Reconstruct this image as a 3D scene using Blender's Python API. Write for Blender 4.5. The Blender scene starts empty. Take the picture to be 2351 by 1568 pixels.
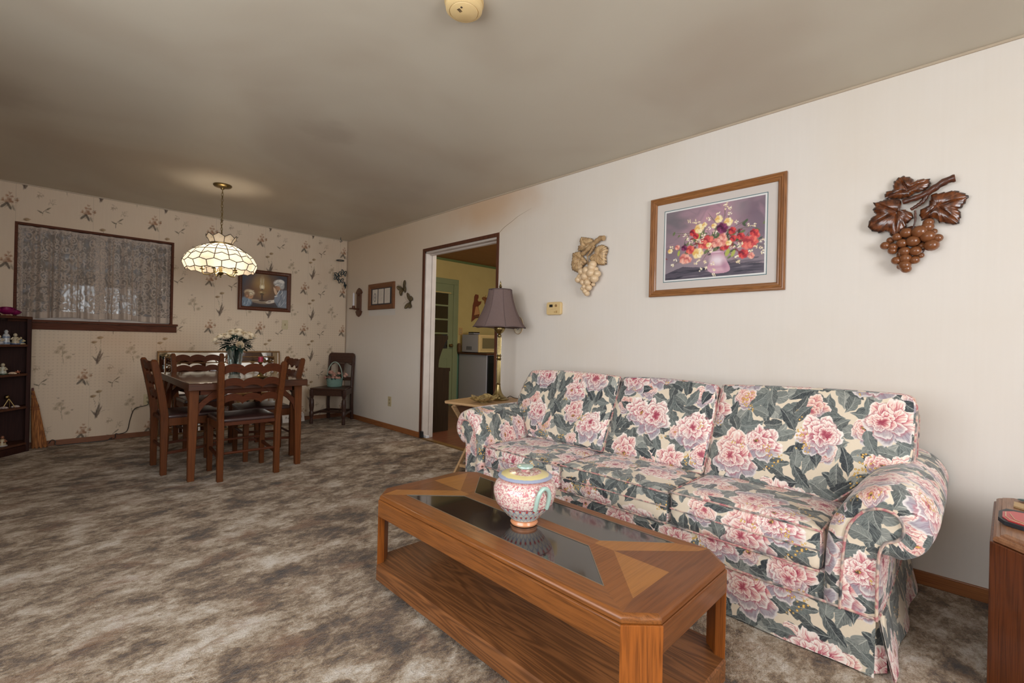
import bpy, math, random
import numpy as np
from mathutils import Vector, Matrix
sc = bpy.context.scene
COL = sc.collection
random.seed(7)
PI = math.pi
# ------------------------------------------------------------------ camera
H = 2.44; WX = 2.897; DY = 6.187; LX = -0.85; RY = -1.9
def cam_axes(yaw, pitch, roll):
    f = Vector((math.sin(yaw)*math.cos(pitch), math.cos(yaw)*math.cos(pitch), math.sin(pitch)))
    r = Vector((math.cos(yaw), -math.sin(yaw), 0)); u = r.cross(f)
    return (r*math.cos(roll)+u*math.sin(roll), -r*math.sin(roll)+u*math.cos(roll), f)
cd = bpy.data.cameras.new('camera'); cam = bpy.data.objects.new('camera', cd); COL.objects.link(cam)
r_, u_, f_ = cam_axes(math.radians(44.954), math.radians(0.023), math.radians(1.2995))
M = Matrix((( r_.x, u_.x, -f_.x, 0), (r_.y, u_.y, -f_.y, 0), (r_.z, u_.z, -f_.z, 1.0883), (0, 0, 0, 1)))
cam.matrix_world = M
cd.sensor_width = 36; cd.lens = 1056.44/2351*36; cd.clip_start = 0.05; cd.clip_end = 60
sc.camera = cam
# ------------------------------------------------------------------ world, exposure, light
sc.view_settings.view_transform = 'Standard'; sc.view_settings.look = 'None'
sc.view_settings.gamma = 1; sc.view_settings.use_curve_mapping = False
sc.view_settings.exposure = 0.0
sc.cycles.max_bounces = 8; sc.cycles.diffuse_bounces = 5; sc.cycles.adaptive_threshold = 0.035; sc.cycles.use_light_tree = False
w = bpy.data.worlds.new('world'); sc.world = w; w.use_nodes = True
w.node_tree.nodes['Background'].inputs[0].default_value = (0.30, 0.38, 0.46, 1)
w.node_tree.nodes['Background'].inputs[1].default_value = 0.12
def area(name, loc, target, sx, sy, power, col, spread=180):
    l = bpy.data.lights.new(name, 'AREA'); l.shape = 'RECTANGLE'; l.size = sx; l.size_y = sy
    l.energy = power; l.color = col; l.spread = math.radians(spread)
    o = bpy.data.objects.new(name, l); COL.objects.link(o); o.location = loc
    o.rotation_euler = (Vector(target)-Vector(loc)).to_track_quat('-Z', 'Y').to_euler()
    o['kind'] = 'helper'
    return o
# daylight entering through the two windows that lie outside the picture (left wall and rear wall)
area('daylight_side', (LX-0.16, 1.0, 1.45), (2.9, 2.3, 1.30), 2.2, 1.5, 72, (0.95, 0.97, 1.0))
area('daylight_rear', (0.80, RY-0.16, 1.45), (1.3, 3.0, 1.35), 1.4, 1.5, 84, (0.96, 0.975, 1.0))
area('fill_kitchen', (4.0, 1.75, 1.5), (4.9, 6.0, 1.0), 1.4, 1.1, 38, (0.95, 0.95, 0.92))  # added fill light to brighten the kitchen; no window stands here
# ------------------------------------------------------------------ helpers
def srgb(r, g, b):
    f = lambda c: (c/255/12.92) if c/255 <= 0.04045 else ((c/255+0.055)/1.055)**2.4
    return (f(r), f(g), f(b), 1)
class MB:
    def __init__(s): s.v = []; s.f = []; s.uv = []; s.mi = []
    def add(s, vs, fs, uvs=None, mi=0):
        n = len(s.v); s.v += [tuple(v) for v in vs]
        for k, f in enumerate(fs):
            s.f.append(tuple(i+n for i in f)); s.mi.append(mi)
            s.uv.append(uvs[k] if uvs else None)
    def box(s, x0, x1, y0, y1, z0, z1, mi=0, M=None):
        vs = [Vector((x, y, z)) for z in (z0, z1) for y in (y0, y1) for x in (x0, x1)]
        if M: vs = [M @ v for v in vs]
        s.add(vs, [(0, 2, 3, 1), (4, 5, 7, 6), (0, 1, 5, 4), (2, 6, 7, 3), (0, 4, 6, 2), (1, 3, 7, 5)], mi=mi)
    def bar(s, a, b, wd, th, up=(0, 0, 1), wd2=None, th2=None, mi=0):
        a = Vector(a); b = Vector(b); d = (b-a).normalized(); u = Vector(up)
        sd = d.cross(u).normalized(); u = sd.cross(d).normalized()
        wd2 = wd if wd2 is None else wd2; th2 = th if th2 is None else th2
        vs = []
        for p, ww, tt in ((a, wd, th), (b, wd2, th2)):
            for i, j in ((-1, -1), (1, -1), (1, 1), (-1, 1)): vs.append(p+sd*(i*ww/2)+u*(j*tt/2))
        s.add(vs, [(3, 2, 1, 0), (4, 5, 6, 7), (0, 1, 5, 4), (1, 2, 6, 5), (2, 3, 7, 6), (3, 0, 4, 7)], mi=mi)
    def prism(s, poly, fn, t0, t1, mi=0, cap=True):
        n = len(poly)
        vs = [fn(p[0], p[1], t0) for p in poly]+[fn(p[0], p[1], t1) for p in poly]
        fs = [(i, (i+1) % n, n+(i+1) % n, n+i) for i in range(n)]
        if cap: fs += [tuple(range(n))[::-1], tuple(range(n, 2*n))]
        s.add(vs, fs, mi=mi)
    def tube(s, path, rad, seg=8, closed=False, mi=0, caps=True, flat=1.0):
        P = [Vector(p) for p in path]; n = len(P)
        R = rad if isinstance(rad, (list, tuple)) else [rad]*n
        t0 = (P[1]-P[0]).normalized(); up = Vector((0, 0, 1)) if abs(t0.z) < 0.9 else Vector((1, 0, 0))
        nrm = t0.cross(up).normalized(); vs = []
        for i in range(n):
            if closed: t = (P[(i+1) % n]-P[i-1]).normalized()
            else: t = (P[min(i+1, n-1)]-P[max(i-1, 0)]).normalized()
            nrm = (nrm-t*nrm.dot(t)).normalized(); bn = t.cross(nrm)
            for k in range(seg):
                a = 2*PI*k/seg; vs.append(P[i]+nrm*(math.cos(a)*R[i])+bn*(math.sin(a)*R[i]*flat))
        fs = []
        for i in range(n if closed else n-1):
            j = (i+1) % n
            for k in range(seg): fs.append((i*seg+k, i*seg+(k+1) % seg, j*seg+(k+1) % seg, j*seg+k))
        if not closed and caps: fs += [tuple(range(seg))[::-1], tuple((n-1)*seg+k for k in range(seg))]
        s.add(vs, fs, mi=mi)
    def lathe(s, prof, c=(0, 0, 0), seg=32, mi=0, M=None, sx=1, sy=1):
        c = Vector(c); vs = []; n = len(prof)
        for r, z in prof:
            for k in range(seg):
                a = 2*PI*k/seg; v = Vector((max(r, 1e-4)*math.cos(a)*sx, max(r, 1e-4)*math.sin(a)*sy, z))
                vs.append((M @ v if M else v)+c)
        fs = []
        for i in range(n-1):
            for k in range(seg): fs.append((i*seg+k, i*seg+(k+1) % seg, (i+1)*seg+(k+1) % seg, (i+1)*seg+k))
        s.add(vs, fs, mi=mi)
    def ball(s, c, r, seg=14, rings=9, mi=0, M=None):
        r = (r, r, r) if isinstance(r, (int, float)) else r; c = Vector(c)
        vs = []
        for i in range(rings+1):
            t = PI*i/rings
            for k in range(seg):
                a = 2*PI*k/seg; st = max(math.sin(t), 1e-3)
                v = Vector((r[0]*st*math.cos(a), r[1]*st*math.sin(a), r[2]*math.cos(t)))
                vs.append((M @ v if M else v)+c)
        fs = [(i*seg+k, (i+1)*seg+k, (i+1)*seg+(k+1) % seg, i*seg+(k+1) % seg) for i in range(rings) for k in range(seg)]
        s.add(vs, fs, mi=mi)
    def grid(s, fn, nu, nv, cu=False, cv=False, mi=0, uvf=None, flip=False):
        vs = [fn(i/(nu if cu else nu-1), j/(nv if cv else nv-1)) for j in range(nv) for i in range(nu)]
        fs = []; uvs = []
        for j in range(nv if cv else nv-1):
            for i in range(nu if cu else nu-1):
                a, b = i, (i+1) % nu; c, d = j, (j+1) % nv
                f = (c*nu+a, c*nu+b, d*nu+b, d*nu+a)
                ij = [(i, j), (i+1, j), (i+1, j+1), (i, j+1)]
                if flip: f = f[::-1]; ij = ij[::-1]
                fs.append(f)
                if uvf: uvs.append([uvf(p/(nu-1), q/(nv-1)) for p, q in ij])
        s.add(vs, fs, uvs if uvf else None, mi=mi)
def thing(name, label, cat, loc=(0, 0, 0), rz=0, group=None, mat=None):
    o = bpy.data.objects.new(name, None); COL.objects.link(o); o.empty_display_size = 0.1
    o.matrix_world = mat if mat is not None else Matrix.Translation(Vector(loc)) @ Matrix.Rotation(rz, 4, 'Z')
    o['label'] = label; o['category'] = cat
    if group: o['group'] = group
    MW[o.name] = o.matrix_world.copy() if mat is None else mat.copy()
    return o
MW = {}
def tag(o, label, cat, group=None):
    o['label'] = label; o['category'] = cat
    if group: o['group'] = group
    return o
def put(name, mb, mats, parent=None, world=True, smooth=False, bevel=0, boxuv=None, base=None, label=None, kind=None, merge=False, angle=40, sub=0):
    """link one mesh object; with parent: verts given in world coords are brought to the thing's frame"""
    me = bpy.data.meshes.new(name); vs = mb.v
    if parent is not None and world:
        inv = MW[root_of(parent).name].inverted(); vs = [tuple(inv @ Vector(v)) for v in vs]
    off = None
    if parent is None and base is not None:
        off = Vector(base); vs = [tuple(Vector(v)-off) for v in vs]
    me.from_pydata(vs, [], mb.f)
    ms = mats if isinstance(mats, (list, tuple)) else [mats]
    for m in ms: me.materials.append(m)
    if len(ms) > 1: me.polygons.foreach_set('material_index', mb.mi)
    if any(u is not None for u in mb.uv):
        uvl = me.uv_layers.new(name='UVMap'); flat = []
        for f, u in zip(mb.f, mb.uv):
            for k in range(len(f)): flat += list(u[k]) if u else [0, 0]
        uvl.data.foreach_set('uv', flat)
    me.validate(); me.update()
    if merge:
        import bmesh
        bm = bmesh.new(); bm.from_mesh(me); bmesh.ops.remove_doubles(bm, verts=bm.verts, dist=1e-5)
        bmesh.ops.recalc_face_normals(bm, faces=bm.faces); bm.to_mesh(me); bm.free()
    if boxuv is not None:
        uvl = me.uv_layers.new(name='UVMap') if not me.uv_layers else me.uv_layers[0]
        for p in me.polygons:
            n = p.normal; a = max(range(3), key=lambda i: abs(n[i]))
            for li in p.loop_indices:
                c = me.vertices[me.loops[li].vertex_index].co
                uv = (c.y, c.z) if a == 0 else ((c.x, c.z) if a == 1 else (c.y, -c.x))
                uvl.data[li].uv = (uv[0]+boxuv[0], uv[1]+boxuv[1])
    o = bpy.data.objects.new(name, me); COL.objects.link(o)
    if smooth:
        me.polygons.foreach_set('use_smooth', [True]*len(me.polygons))
        try: me.set_sharp_from_angle(angle=math.radians(angle))
        except Exception: pass
    if bevel:
        b = o.modifiers.new('bevel', 'BEVEL'); b.width = bevel; b.segments = 2; b.limit_method = 'ANGLE'; b.angle_limit = math.radians(35)
    if sub:
        b = o.modifiers.new('sub', 'SUBSURF'); b.levels = sub; b.render_levels = sub
    if parent is not None: o.parent = parent
    if off is not None: o.location = off
    if label: o['label'] = label
    if kind: o['kind'] = kind
    return o
def root_of(o):
    while o.parent: o = o.parent
    return o
def dup(o, name=None, parent=None):
    c = o.copy(); COL.objects.link(c)
    if parent is not None: c.parent = parent; c.matrix_parent_inverse = o.matrix_parent_inverse.copy()
    for ch in list(o.children): dup(ch, parent=c)
    return c
def spline(pts, n):
    P = [Vector(p if len(p) == 3 else (p[0], p[1], 0)) for p in pts]; out = []
    m = len(P)-1
    for i in range(n):
        t = i/(n-1)*m; k = min(int(t), m-1); u = t-k
        p0, p1, p2, p3 = P[max(k-1, 0)], P[k], P[k+1], P[min(k+2, m)]
        out.append(0.5*((2*p1)+(p2-p0)*u+(2*p0-5*p1+4*p2-p3)*u*u+(3*p1-p0-3*p2+p3)*u**3))
    return out
# ------------------------------------------------------------------ node DSL
class NT:
    def __init__(s, name):
        s.m = bpy.data.materials.new(name); s.m.use_nodes = True; s.t = s.m.node_tree; s.t.nodes.clear()
        s.out = s.n('ShaderNodeOutputMaterial')
    def n(s, typ, **kw):
        nd = s.t.nodes.new(typ)
        for k, v in kw.items(): setattr(nd, k, v)
        return nd
    def put(s, sock, v):
        if isinstance(v, bpy.types.NodeSocket): s.t.links.new(v, sock)
        elif v is not None:
            if hasattr(sock.default_value, '__len__'):
                if isinstance(v, (int, float)): v = [v]*len(sock.default_value)
                v = list(v)[:len(sock.default_value)]
                while len(v) < len(sock.default_value): v.append(1)
            sock.default_value = v
    def math(s, op, a, b=None, c=None, clamp=False):
        nd = s.n('ShaderNodeMath', operation=op, use_clamp=clamp)
        for i, v in enumerate((a, b, c)):
            if v is not None: s.put(nd.inputs[i], v)
        return nd.outputs[0]
    def vm(s, op, a, b=None, scale=None):
        nd = s.n('ShaderNodeVectorMath', operation=op); s.put(nd.inputs[0], a)
        if b is not None: s.put(nd.inputs[1], b)
        if scale is not None: s.put(nd.inputs['Scale'], scale)
        return nd.outputs['Value'] if op in ('LENGTH', 'DOT_PRODUCT', 'DISTANCE') else nd.outputs[0]
    def xyz(s, v):
        nd = s.n('ShaderNodeSeparateXYZ'); s.put(nd.inputs[0], v); return nd.outputs
    def comb(s, x, y, z=0.0):
        nd = s.n('ShaderNodeCombineXYZ')
        for i, v in enumerate((x, y, z)): s.put(nd.inputs[i], v)
        return nd.outputs[0]
    def mix(s, f, a, b, blend='MIX'):
        nd = s.n('ShaderNodeMix', data_type='RGBA', blend_type=blend, clamp_factor=True)
        s.put(nd.inputs[0], f); s.put(nd.inputs[6], a); s.put(nd.inputs[7], b); return nd.outputs[2]
    def coord(s, w='Object'): return s.n('ShaderNodeTexCoord').outputs[w]
    def mapping(s, v, loc=(0, 0, 0), rot=(0, 0, 0), sc_=(1, 1, 1)):
        nd = s.n('ShaderNodeMapping'); s.put(nd.inputs[0], v); nd.inputs[1].default_value = loc
        nd.inputs[2].default_value = rot; nd.inputs[3].default_value = sc_; return nd.outputs[0]
    def noise(s, v, scale=5, detail=3, rough=0.5, dist=0, col=False, dim='3D'):
        nd = s.n('ShaderNodeTexNoise', noise_dimensions=dim); s.put(nd.inputs['Vector'], v); s.put(nd.inputs['Scale'], scale)
        nd.inputs['Detail'].default_value = detail; nd.inputs['Roughness'].default_value = rough; nd.inputs['Distortion'].default_value = dist
        return nd.outputs[1] if col else nd.outputs[0]
    def vor(s, v, scale, feature='F1', rnd=1.0, dim='2D'):
        nd = s.n('ShaderNodeTexVoronoi', voronoi_dimensions=dim, feature=feature); s.put(nd.inputs['Vector'], v)
        s.put(nd.inputs['Scale'], scale); nd.inputs['Randomness'].default_value = rnd; return nd.outputs
    def ramp(s, f, stops, interp='LINEAR'):
        nd = s.n('ShaderNodeValToRGB'); s.put(nd.inputs[0], f); cr = nd.color_ramp; cr.interpolation = interp
        while len(cr.elements) < len(stops): cr.elements.new(0.5)
        for e, (p, c) in zip(cr.elements, stops): e.position = p; e.color = c if len(c) == 4 else (*c, 1)
        return nd.outputs[0]
    def smooth(s, v, a, b):
        nd = s.n('ShaderNodeMapRange', interpolation_type='SMOOTHSTEP'); s.put(nd.inputs[0], v)
        s.put(nd.inputs[1], a); s.put(nd.inputs[2], b); return nd.outputs[0]
    def bump(s, h, strength=0.3, dist=0.01):
        nd = s.n('ShaderNodeBump'); s.put(nd.inputs['Height'], h); nd.inputs['Strength'].default_value = strength
        nd.inputs['Distance'].default_value = dist; return nd.outputs[0]
    def bsdf(s, col, rough=0.6, metal=0, spec=0.5, normal=None, coat=0, sheen=0, trans=0, alpha=None, ior=None):
        b = s.n('ShaderNodeBsdfPrincipled'); s.put(b.inputs['Base Color'], col); s.put(b.inputs['Roughness'], rough)
        b.inputs['Metallic'].default_value = metal; b.inputs['Specular IOR Level'].default_value = spec
        b.inputs['Coat Weight'].default_value = coat; b.inputs['Coat Roughness'].default_value = 0.12
        b.inputs['Sheen Weight'].default_value = sheen; b.inputs['Transmission Weight'].default_value = trans
        if ior: b.inputs['IOR'].default_value = ior
        if alpha is not None: s.put(b.inputs['Alpha'], alpha)
        if normal is not None: s.t.links.new(normal, b.inputs['Normal'])
        s.t.links.new(b.outputs[0], s.out.inputs[0]); return b
def plain(name, c, rough=0.5, metal=0, spec=0.5, var=0.12, vs=30, coat=0, bump=0, bscale=200, sheen=0):
    t = NT(name); co = t.coord(); c = srgb(*c)
    n = t.noise(co, vs, 3)
    col = t.mix(t.math('MULTIPLY', n, var*2), c, [x*0.55 for x in c[:3]])
    nm = t.bump(t.noise(co, bscale, 2), bump, 0.002) if bump else None
    t.bsdf(col, rough, metal, spec, nm, coat, sheen); return t.m
def wood(name, light, dark, axis=0, scale=1.0, rough=0.38, coat=0.15, contrast=1.0, wear=None, figure=False, spec=0.3):
    t = NT(name); co = t.coord(); sc_ = [34*scale]*3; sc_[axis] = 1.6*scale
    big = [7*scale]*3; big[axis] = (0.45 if figure else 0.35)*scale
    n1 = t.noise(t.mapping(co, sc_=sc_), 3.2, 4, 0.6, 0.4)
    n2 = t.noise(t.mapping(co, sc_=big), 2.0, 2, 0.5, 0.3)
    wv = t.math('SINE', t.math('MULTIPLY', n2, 95.0 if figure else 90.0))
    wv = t.math('MULTIPLY_ADD', wv, 0.5, 0.5)
    fsc = [260*scale]*3; fsc[axis] = 5*scale
    n3 = t.noise(t.mapping(co, sc_=fsc), 2.0, 2, 0.5)
    f = t.math('ADD', t.math('MULTIPLY', n1, 0.55), t.math('MULTIPLY', wv, 0.50 if figure else 0.22))
    f = t.math('ADD', f, t.math('MULTIPLY', t.math('SUBTRACT', n3, 0.5), 0.85))
    f = t.smooth(f, 0.15, 0.95)
    if contrast != 1: f = t.math('MULTIPLY', f, contrast)
    col = t.mix(f, srgb(*light), srgb(*dark))
    if wear:
        wn = t.smooth(t.noise(t.mapping(co, sc_=(14, 14, 14)), 1.6, 6, 0.75), 0.62, 0.75)
        col = t.mix(t.math('MULTIPLY', wn, wear), col, srgb(190, 160, 130))
    t.bsdf(col, t.math('MULTIPLY_ADD', n1, 0.15, rough-0.05), 0, spec, t.bump(t.math('ADD', n1, n3), 0.12, 0.001), coat); return t.m
# ------------------------------------------------------------------ surface materials
def m_wall():
    t = NT('painted_wall'); co = t.coord()
    st = t.noise(t.mapping(co, sc_=(40, 40, 1.2)), 1.5, 3)
    bl = t.noise(co, 1.3, 3)
    col = t.mix(t.math('MULTIPLY', st, 0.16), srgb(224, 218, 210), srgb(200, 190, 178))
    col = t.mix(t.math('MULTIPLY', t.smooth(bl, 0.4, 0.9), 0.5), col, srgb(214, 202, 184))
    # warmth of the light painted towards ceiling and far corner, tan stain above doorway
    x = t.xyz(co); zy = t.smooth(x[2], 0.6, 2.5); yy = t.smooth(x[1], 1.4, 5.0)
    col = t.mix(t.math('MULTIPLY', t.math('MULTIPLY', zy, yy), 0.62), col, srgb(196, 166, 122))
    dd = t.math('ADD', t.vm('LENGTH', t.vm('MULTIPLY', t.vm('SUBTRACT', co, (WX, 3.25, 2.38)), (1.0, 0.75, 2.2))), t.math('MULTIPLY', t.math('SUBTRACT', t.noise(co, 4, 2), 0.5), 0.35))
    col = t.mix(t.math('MULTIPLY', t.smooth(dd, 0.75, 0.1), 0.55), col, srgb(190, 146, 98))
    t.bsdf(col, 0.7, 0, 0.25, t.bump(t.noise(t.mapping(co, sc_=(300, 300, 120)), 1, 2), 0.05, 0.001)); return t.m
def m_ceiling():
    t = NT('painted_ceiling'); co = t.coord(); n = t.noise(co, 0.9, 3, 0.5, 0.5)
    col = t.mix(t.smooth(n, 0.35, 0.75), srgb(198, 191, 175), srgb(184, 173, 156))
    for (sx_, sy_, r0, k_) in ((1.27, 3.02, 0.22, 0.22), (-0.42, 3.9, 0.5, 0.3), (2.3, 3.9, 0.35, 0.12)):
        dd = t.vm('DISTANCE', co, (sx_, sy_, H)); dd = t.math('ADD', dd, t.math('MULTIPLY', t.math('SUBTRACT', t.noise(co, 7, 3), 0.5), 0.2))
        col = t.mix(t.math('MULTIPLY', t.smooth(dd, r0, r0*0.3), k_), col, srgb(120, 104, 90))
    t.bsdf(col, 0.45, 0, 0.35, t.bump(t.noise(co, 1.6, 2), 0.08, 0.02)); return t.m
def m_carpet():
    t = NT('sculpted_carpet'); co = t.coord()
    wv = t.noise(co, 3.0, 2, 0.5, 0, col=True)
    c2 = t.vm('ADD', co, t.vm('SCALE', wv, scale=0.05))
    n1 = t.noise(t.mapping(c2, rot=(0, 0, math.radians(-40)), sc_=(4.8, 6.4, 6)), 1.35, 6, 0.66, 0.25); n2 = t.noise(t.mapping(c2, rot=(0, 0, math.radians(-55)), sc_=(10, 15, 6)), 1.3, 5, 0.66, 0.3)
    n3 = t.noise(t.mapping(co, sc_=(190, 190, 190)), 1, 3, 0.7)
    n4 = t.noise(t.mapping(co, rot=(0, 0, 0.7), sc_=(40, 62, 30)), 1, 3, 0.7, 0.6)
    n0 = t.noise(t.mapping(c2, rot=(0, 0, math.radians(-35)), sc_=(2.1, 3.0, 3)), 1.3, 4, 0.62, 0.3)
    f = t.math('ADD', t.math('MULTIPLY', n0, 0.38), t.math('ADD', t.math('MULTIPLY', n1, 0.38), t.math('MULTIPLY', n2, 0.24)))
    f = t.math('ADD', f, t.math('MULTIPLY', t.math('SUBTRACT', n3, 0.5), 0.17))
    f = t.math('ADD', f, t.math('MULTIPLY', t.math('SUBTRACT', n4, 0.5), 0.22))
    col = t.ramp(f, [(0.375, srgb(48, 34, 22)), (0.445, srgb(98, 73, 48)), (0.495, srgb(148, 124, 95)), (0.545, srgb(186, 168, 146)), (0.62, srgb(220, 210, 198))])
    ry = t.smooth(t.noise(t.mapping(c2, rot=(0, 0, math.radians(-35)), sc_=(3, 5, 3)), 1.1, 4, 0.6, 0.4), 0.54, 0.68)
    col = t.mix(t.math('MULTIPLY', ry, 0.42), col, srgb(138, 92, 54))
    h = t.math('ADD', t.math('MULTIPLY', n3, 0.6), t.math('ADD', t.math('MULTIPLY', n1, 0.9), t.math('MULTIPLY', n4, 0.9)))
    t.bsdf(col, 0.95, 0, 0.1, t.bump(h, 0.9, 0.016), 0, 0.3); return t.m
MWALL = m_wall(); MCEIL = m_ceiling(); MCARP = m_carpet()
MBASE = wood('baseboard_wood', (158, 100, 56), (104, 60, 30), 1, 1, 0.45)
MBASEX = wood('baseboard_wood_x', (132, 84, 56), (84, 50, 32), 0, 1, 0.45)
MTRIM = wood('dark_trim', (96, 58, 40), (56, 32, 22), 2, 1, 0.6, coat=0, spec=.2)
MTRIMX = wood('dark_trim_x', (98, 58, 42), (62, 36, 26), 0, 1, 0.65, coat=0, spec=.15)
MJAMB = plain('jamb_paint', (206, 194, 184), 0.5, var=0.3, vs=8)
MBRASS = plain('brass', (160, 142, 98), 0.30, 1.0, var=0.25, vs=20)
MABRASS = plain('antique_brass', (150, 128, 84), 0.34, 1.0, var=0.4, vs=40)
MBLACK = plain('black_plastic', (18, 18, 20), 0.45)
MCREAM = plain('cream_plastic', (222, 194, 140), 0.42, var=0.08)
MIVORY = plain('ivory_plastic', (196, 182, 146), 0.45, var=0.1)
def m_glass(name, c=(1, 1, 1), rough=0.02, mixv=0.75):
    t = NT(name); g = t.n('ShaderNodeBsdfGlass'); g.inputs[0].default_value = (*c, 1); g.inputs['Roughness'].default_value = rough
    g.inputs['IOR'].default_value = 1.45; tr = t.n('ShaderNodeBsdfTransparent'); tr.inputs[0].default_value = (*c, 1)
    mx = t.n('ShaderNodeMixShader'); mx.inputs[0].default_value = mixv
    t.t.links.new(tr.outputs[0], mx.inputs[1]); t.t.links.new(g.outputs[0], mx.inputs[2]); t.t.links.new(mx.outputs[0], t.out.inputs[0]); return t.m
def m_pane(name, c=(0.9, 0.93, 0.95)):
    t = NT(name); tr = t.n('ShaderNodeBsdfTransparent'); tr.inputs[0].default_value = (*c, 1)
    g = t.n('ShaderNodeBsdfGlossy'); g.inputs['Roughness'].default_value = 0.02
    fr = t.n('ShaderNodeFresnel'); fr.inputs[0].default_value = 1.5
    mx = t.n('ShaderNodeMixShader'); t.t.links.new(fr.outputs[0], mx.inputs[0])
    t.t.links.new(tr.outputs[0], mx.inputs[1]); t.t.links.new(g.outputs[0], mx.inputs[2]); t.t.links.new(mx.outputs[0], t.out.inputs[0]); return t.m
MMIRROR = NT('mirror_silver'); MMIRROR.bsdf((0.86, 0.87, 0.86, 1), 0.02, 1.0); MMIRROR = MMIRROR.m
# ------------------------------------------------------------------ painted tiles (numpy) used as colour attributes on dense panels
def sc3(c): return np.array(srgb(*c)[:3])
class Paint:
    def __init__(s, w, h, res, bg, wrap=False):
        s.nx = int(round(w/res)); s.ny = int(round(h/res)); s.w = w; s.h = h; s.res = res; s.wrap = wrap
        s.a = np.zeros((s.ny, s.nx, 3)); s.a[:] = sc3(bg)
        s.X, s.Y = np.meshgrid((np.arange(s.nx)+.5)*res, (np.arange(s.ny)+.5)*res)
    def blend(s, m, c):
        s.a = s.a*(1-m[..., None])+sc3(c)*m[..., None]
    def dab(s, x, y, l, wd, ang=0, c=(0, 0, 0), al=1.0, soft=0.35, pw=2):
        """an elongated brush mark: half length l, half width wd, angle in degrees"""
        dx = s.X-x; dy = s.Y-y
        if s.wrap:
            dx = (dx+s.w/2) % s.w-s.w/2; dy = (dy+s.h/2) % s.h-s.h/2
        a = math.radians(ang); u = (dx*math.cos(a)+dy*math.sin(a))/l; v = (-dx*math.sin(a)+dy*math.cos(a))/max(wd, s.res*0.35)
        q = np.sqrt(np.abs(u)**pw+np.abs(v)**2)
        s.blend(np.clip((1+soft/2-q)/soft, 0, 1)*al, c)
    def stroke(s, pts, wd, c, al=1.0):
        for (x0, y0), (x1, y1) in zip(pts[:-1], pts[1:]):
            L = math.hypot(x1-x0, y1-y0)/2+wd
            s.dab((x0+x1)/2, (y0+y1)/2, L, wd, math.degrees(math.atan2(y1-y0, x1-x0)), c, al, 0.6)
    def poly(s, pts, c, al=1.0):
        n = len(pts); ins = np.zeros(s.X.shape, bool); j = n-1
        for i in range(n):
            xi, yi = pts[i]; xj, yj = pts[j]
            cond = ((yi > s.Y) != (yj > s.Y)) & (s.X < (xj-xi)*(s.Y-yi)/(yj-yi+1e-9)+xi); ins ^= cond; j = i
        s.blend(ins*al, c)
def attr_mat(name, rough=0.6, extra=None, spec=0.3, bump=None, coat=0):
    t = NT(name); a = t.n('ShaderNodeAttribute'); a.attribute_name = 'Col'; col = a.outputs[0]; nm = None
    if extra: col, nm = extra(t, col)
    t.bsdf(col, rough, 0, spec, nm, coat); return t.m
def painted_grid(name, P, mat, mapf, nx, ny, w, h, skip=None, sample=None, parent=None, kind=None, flip=False):
    """dense flat panel w x h whose vertices carry the painted colours; mapf(X,Y arrays)->(N,3) world coords"""
    xs = np.linspace(0, w, nx); ys = np.linspace(0, h, ny); X, Y = np.meshgrid(xs, ys)
    co = mapf(X.ravel(), Y.ravel()); idx = np.arange(nx*ny).reshape(ny, nx)
    q = np.stack([idx[:-1, :-1], idx[:-1, 1:], idx[1:, 1:], idx[1:, :-1]], -1)
    if flip: q = q[..., ::-1]
    if skip is not None:
        cx = (xs[:-1]+xs[1:])/2; cy = (ys[:-1]+ys[1:])/2; CX, CY = np.meshgrid(cx, cy); q = q[~skip(CX, CY)]
    q = q.reshape(-1, 4)
    me = bpy.data.meshes.new(name); me.vertices.add(len(co)); me.vertices.foreach_set('co', co.ravel().astype(np.float32))
    me.loops.add(q.size); me.loops.foreach_set('vertex_index', q.ravel().astype(np.int32))
    me.polygons.add(len(q)); me.polygons.foreach_set('loop_start', (np.arange(len(q))*4).astype(np.int32))
    me.update(calc_edges=True)
    S = sample if sample else (lambda a, b: P.a[np.clip((b/P.res).astype(int), 0, P.ny-1), np.clip((a/P.res).astype(int), 0, P.nx-1)])
    c = S(X.ravel(), Y.ravel()); rgba = np.ones((len(c), 4), np.float32); rgba[:, :3] = c
    at = me.color_attributes.new('Col', 'FLOAT_COLOR', 'POINT'); at.data.foreach_set('color', rgba.ravel())
    me.materials.append(mat); o = bpy.data.objects.new(name, me); COL.objects.link(o)
    if parent is not None: o.parent = parent
    if kind: o['kind'] = kind
    return o
# ------------------------------------------------------------------ room shell
WIN = (-0.26, 0.925, 1.175, 2.085)            # window in the papered wall: x0 x1 z0 z1
DR = (3.12, 4.285, 2.055)                     # doorway in the sofa wall: y0 y1 top
def struct(name, mb, m, **k):
    return put(name, mb, m, kind='structure', **k)
m = MB(); m.box(LX-0.1, WX+0.06, RY-0.1, DY+0.1, -0.12, 0.0); struct('floor', m, MCARP)
m = MB(); m.box(LX-0.1, WX+0.13, RY-0.1, DY+0.13, H, H+0.1); struct('ceiling', m, MCEIL)
m = MB()   # sofa wall with the doorway cut through it
m.box(WX, WX+0.13, RY-0.1, DR[0], 0, H); m.box(WX, WX+0.13, DR[1], DY+0.13, 0, H); m.box(WX, WX+0.13, DR[0], DR[1], DR[2], H)
struct('wall_right', m, MWALL)
m = MB()   # left wall with a wide window opening
m.box(LX-0.12, LX, RY, -0.2, 0, H); m.box(LX-0.12, LX, 2.2, DY, 0, H); m.box(LX-0.12, LX, -0.2, 2.2, 0, 0.68); m.box(LX-0.12, LX, -0.2, 2.2, 2.2, H)
struct('wall_left', m, MWALL)
m = MB()   # rear wall with a window opening
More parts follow.
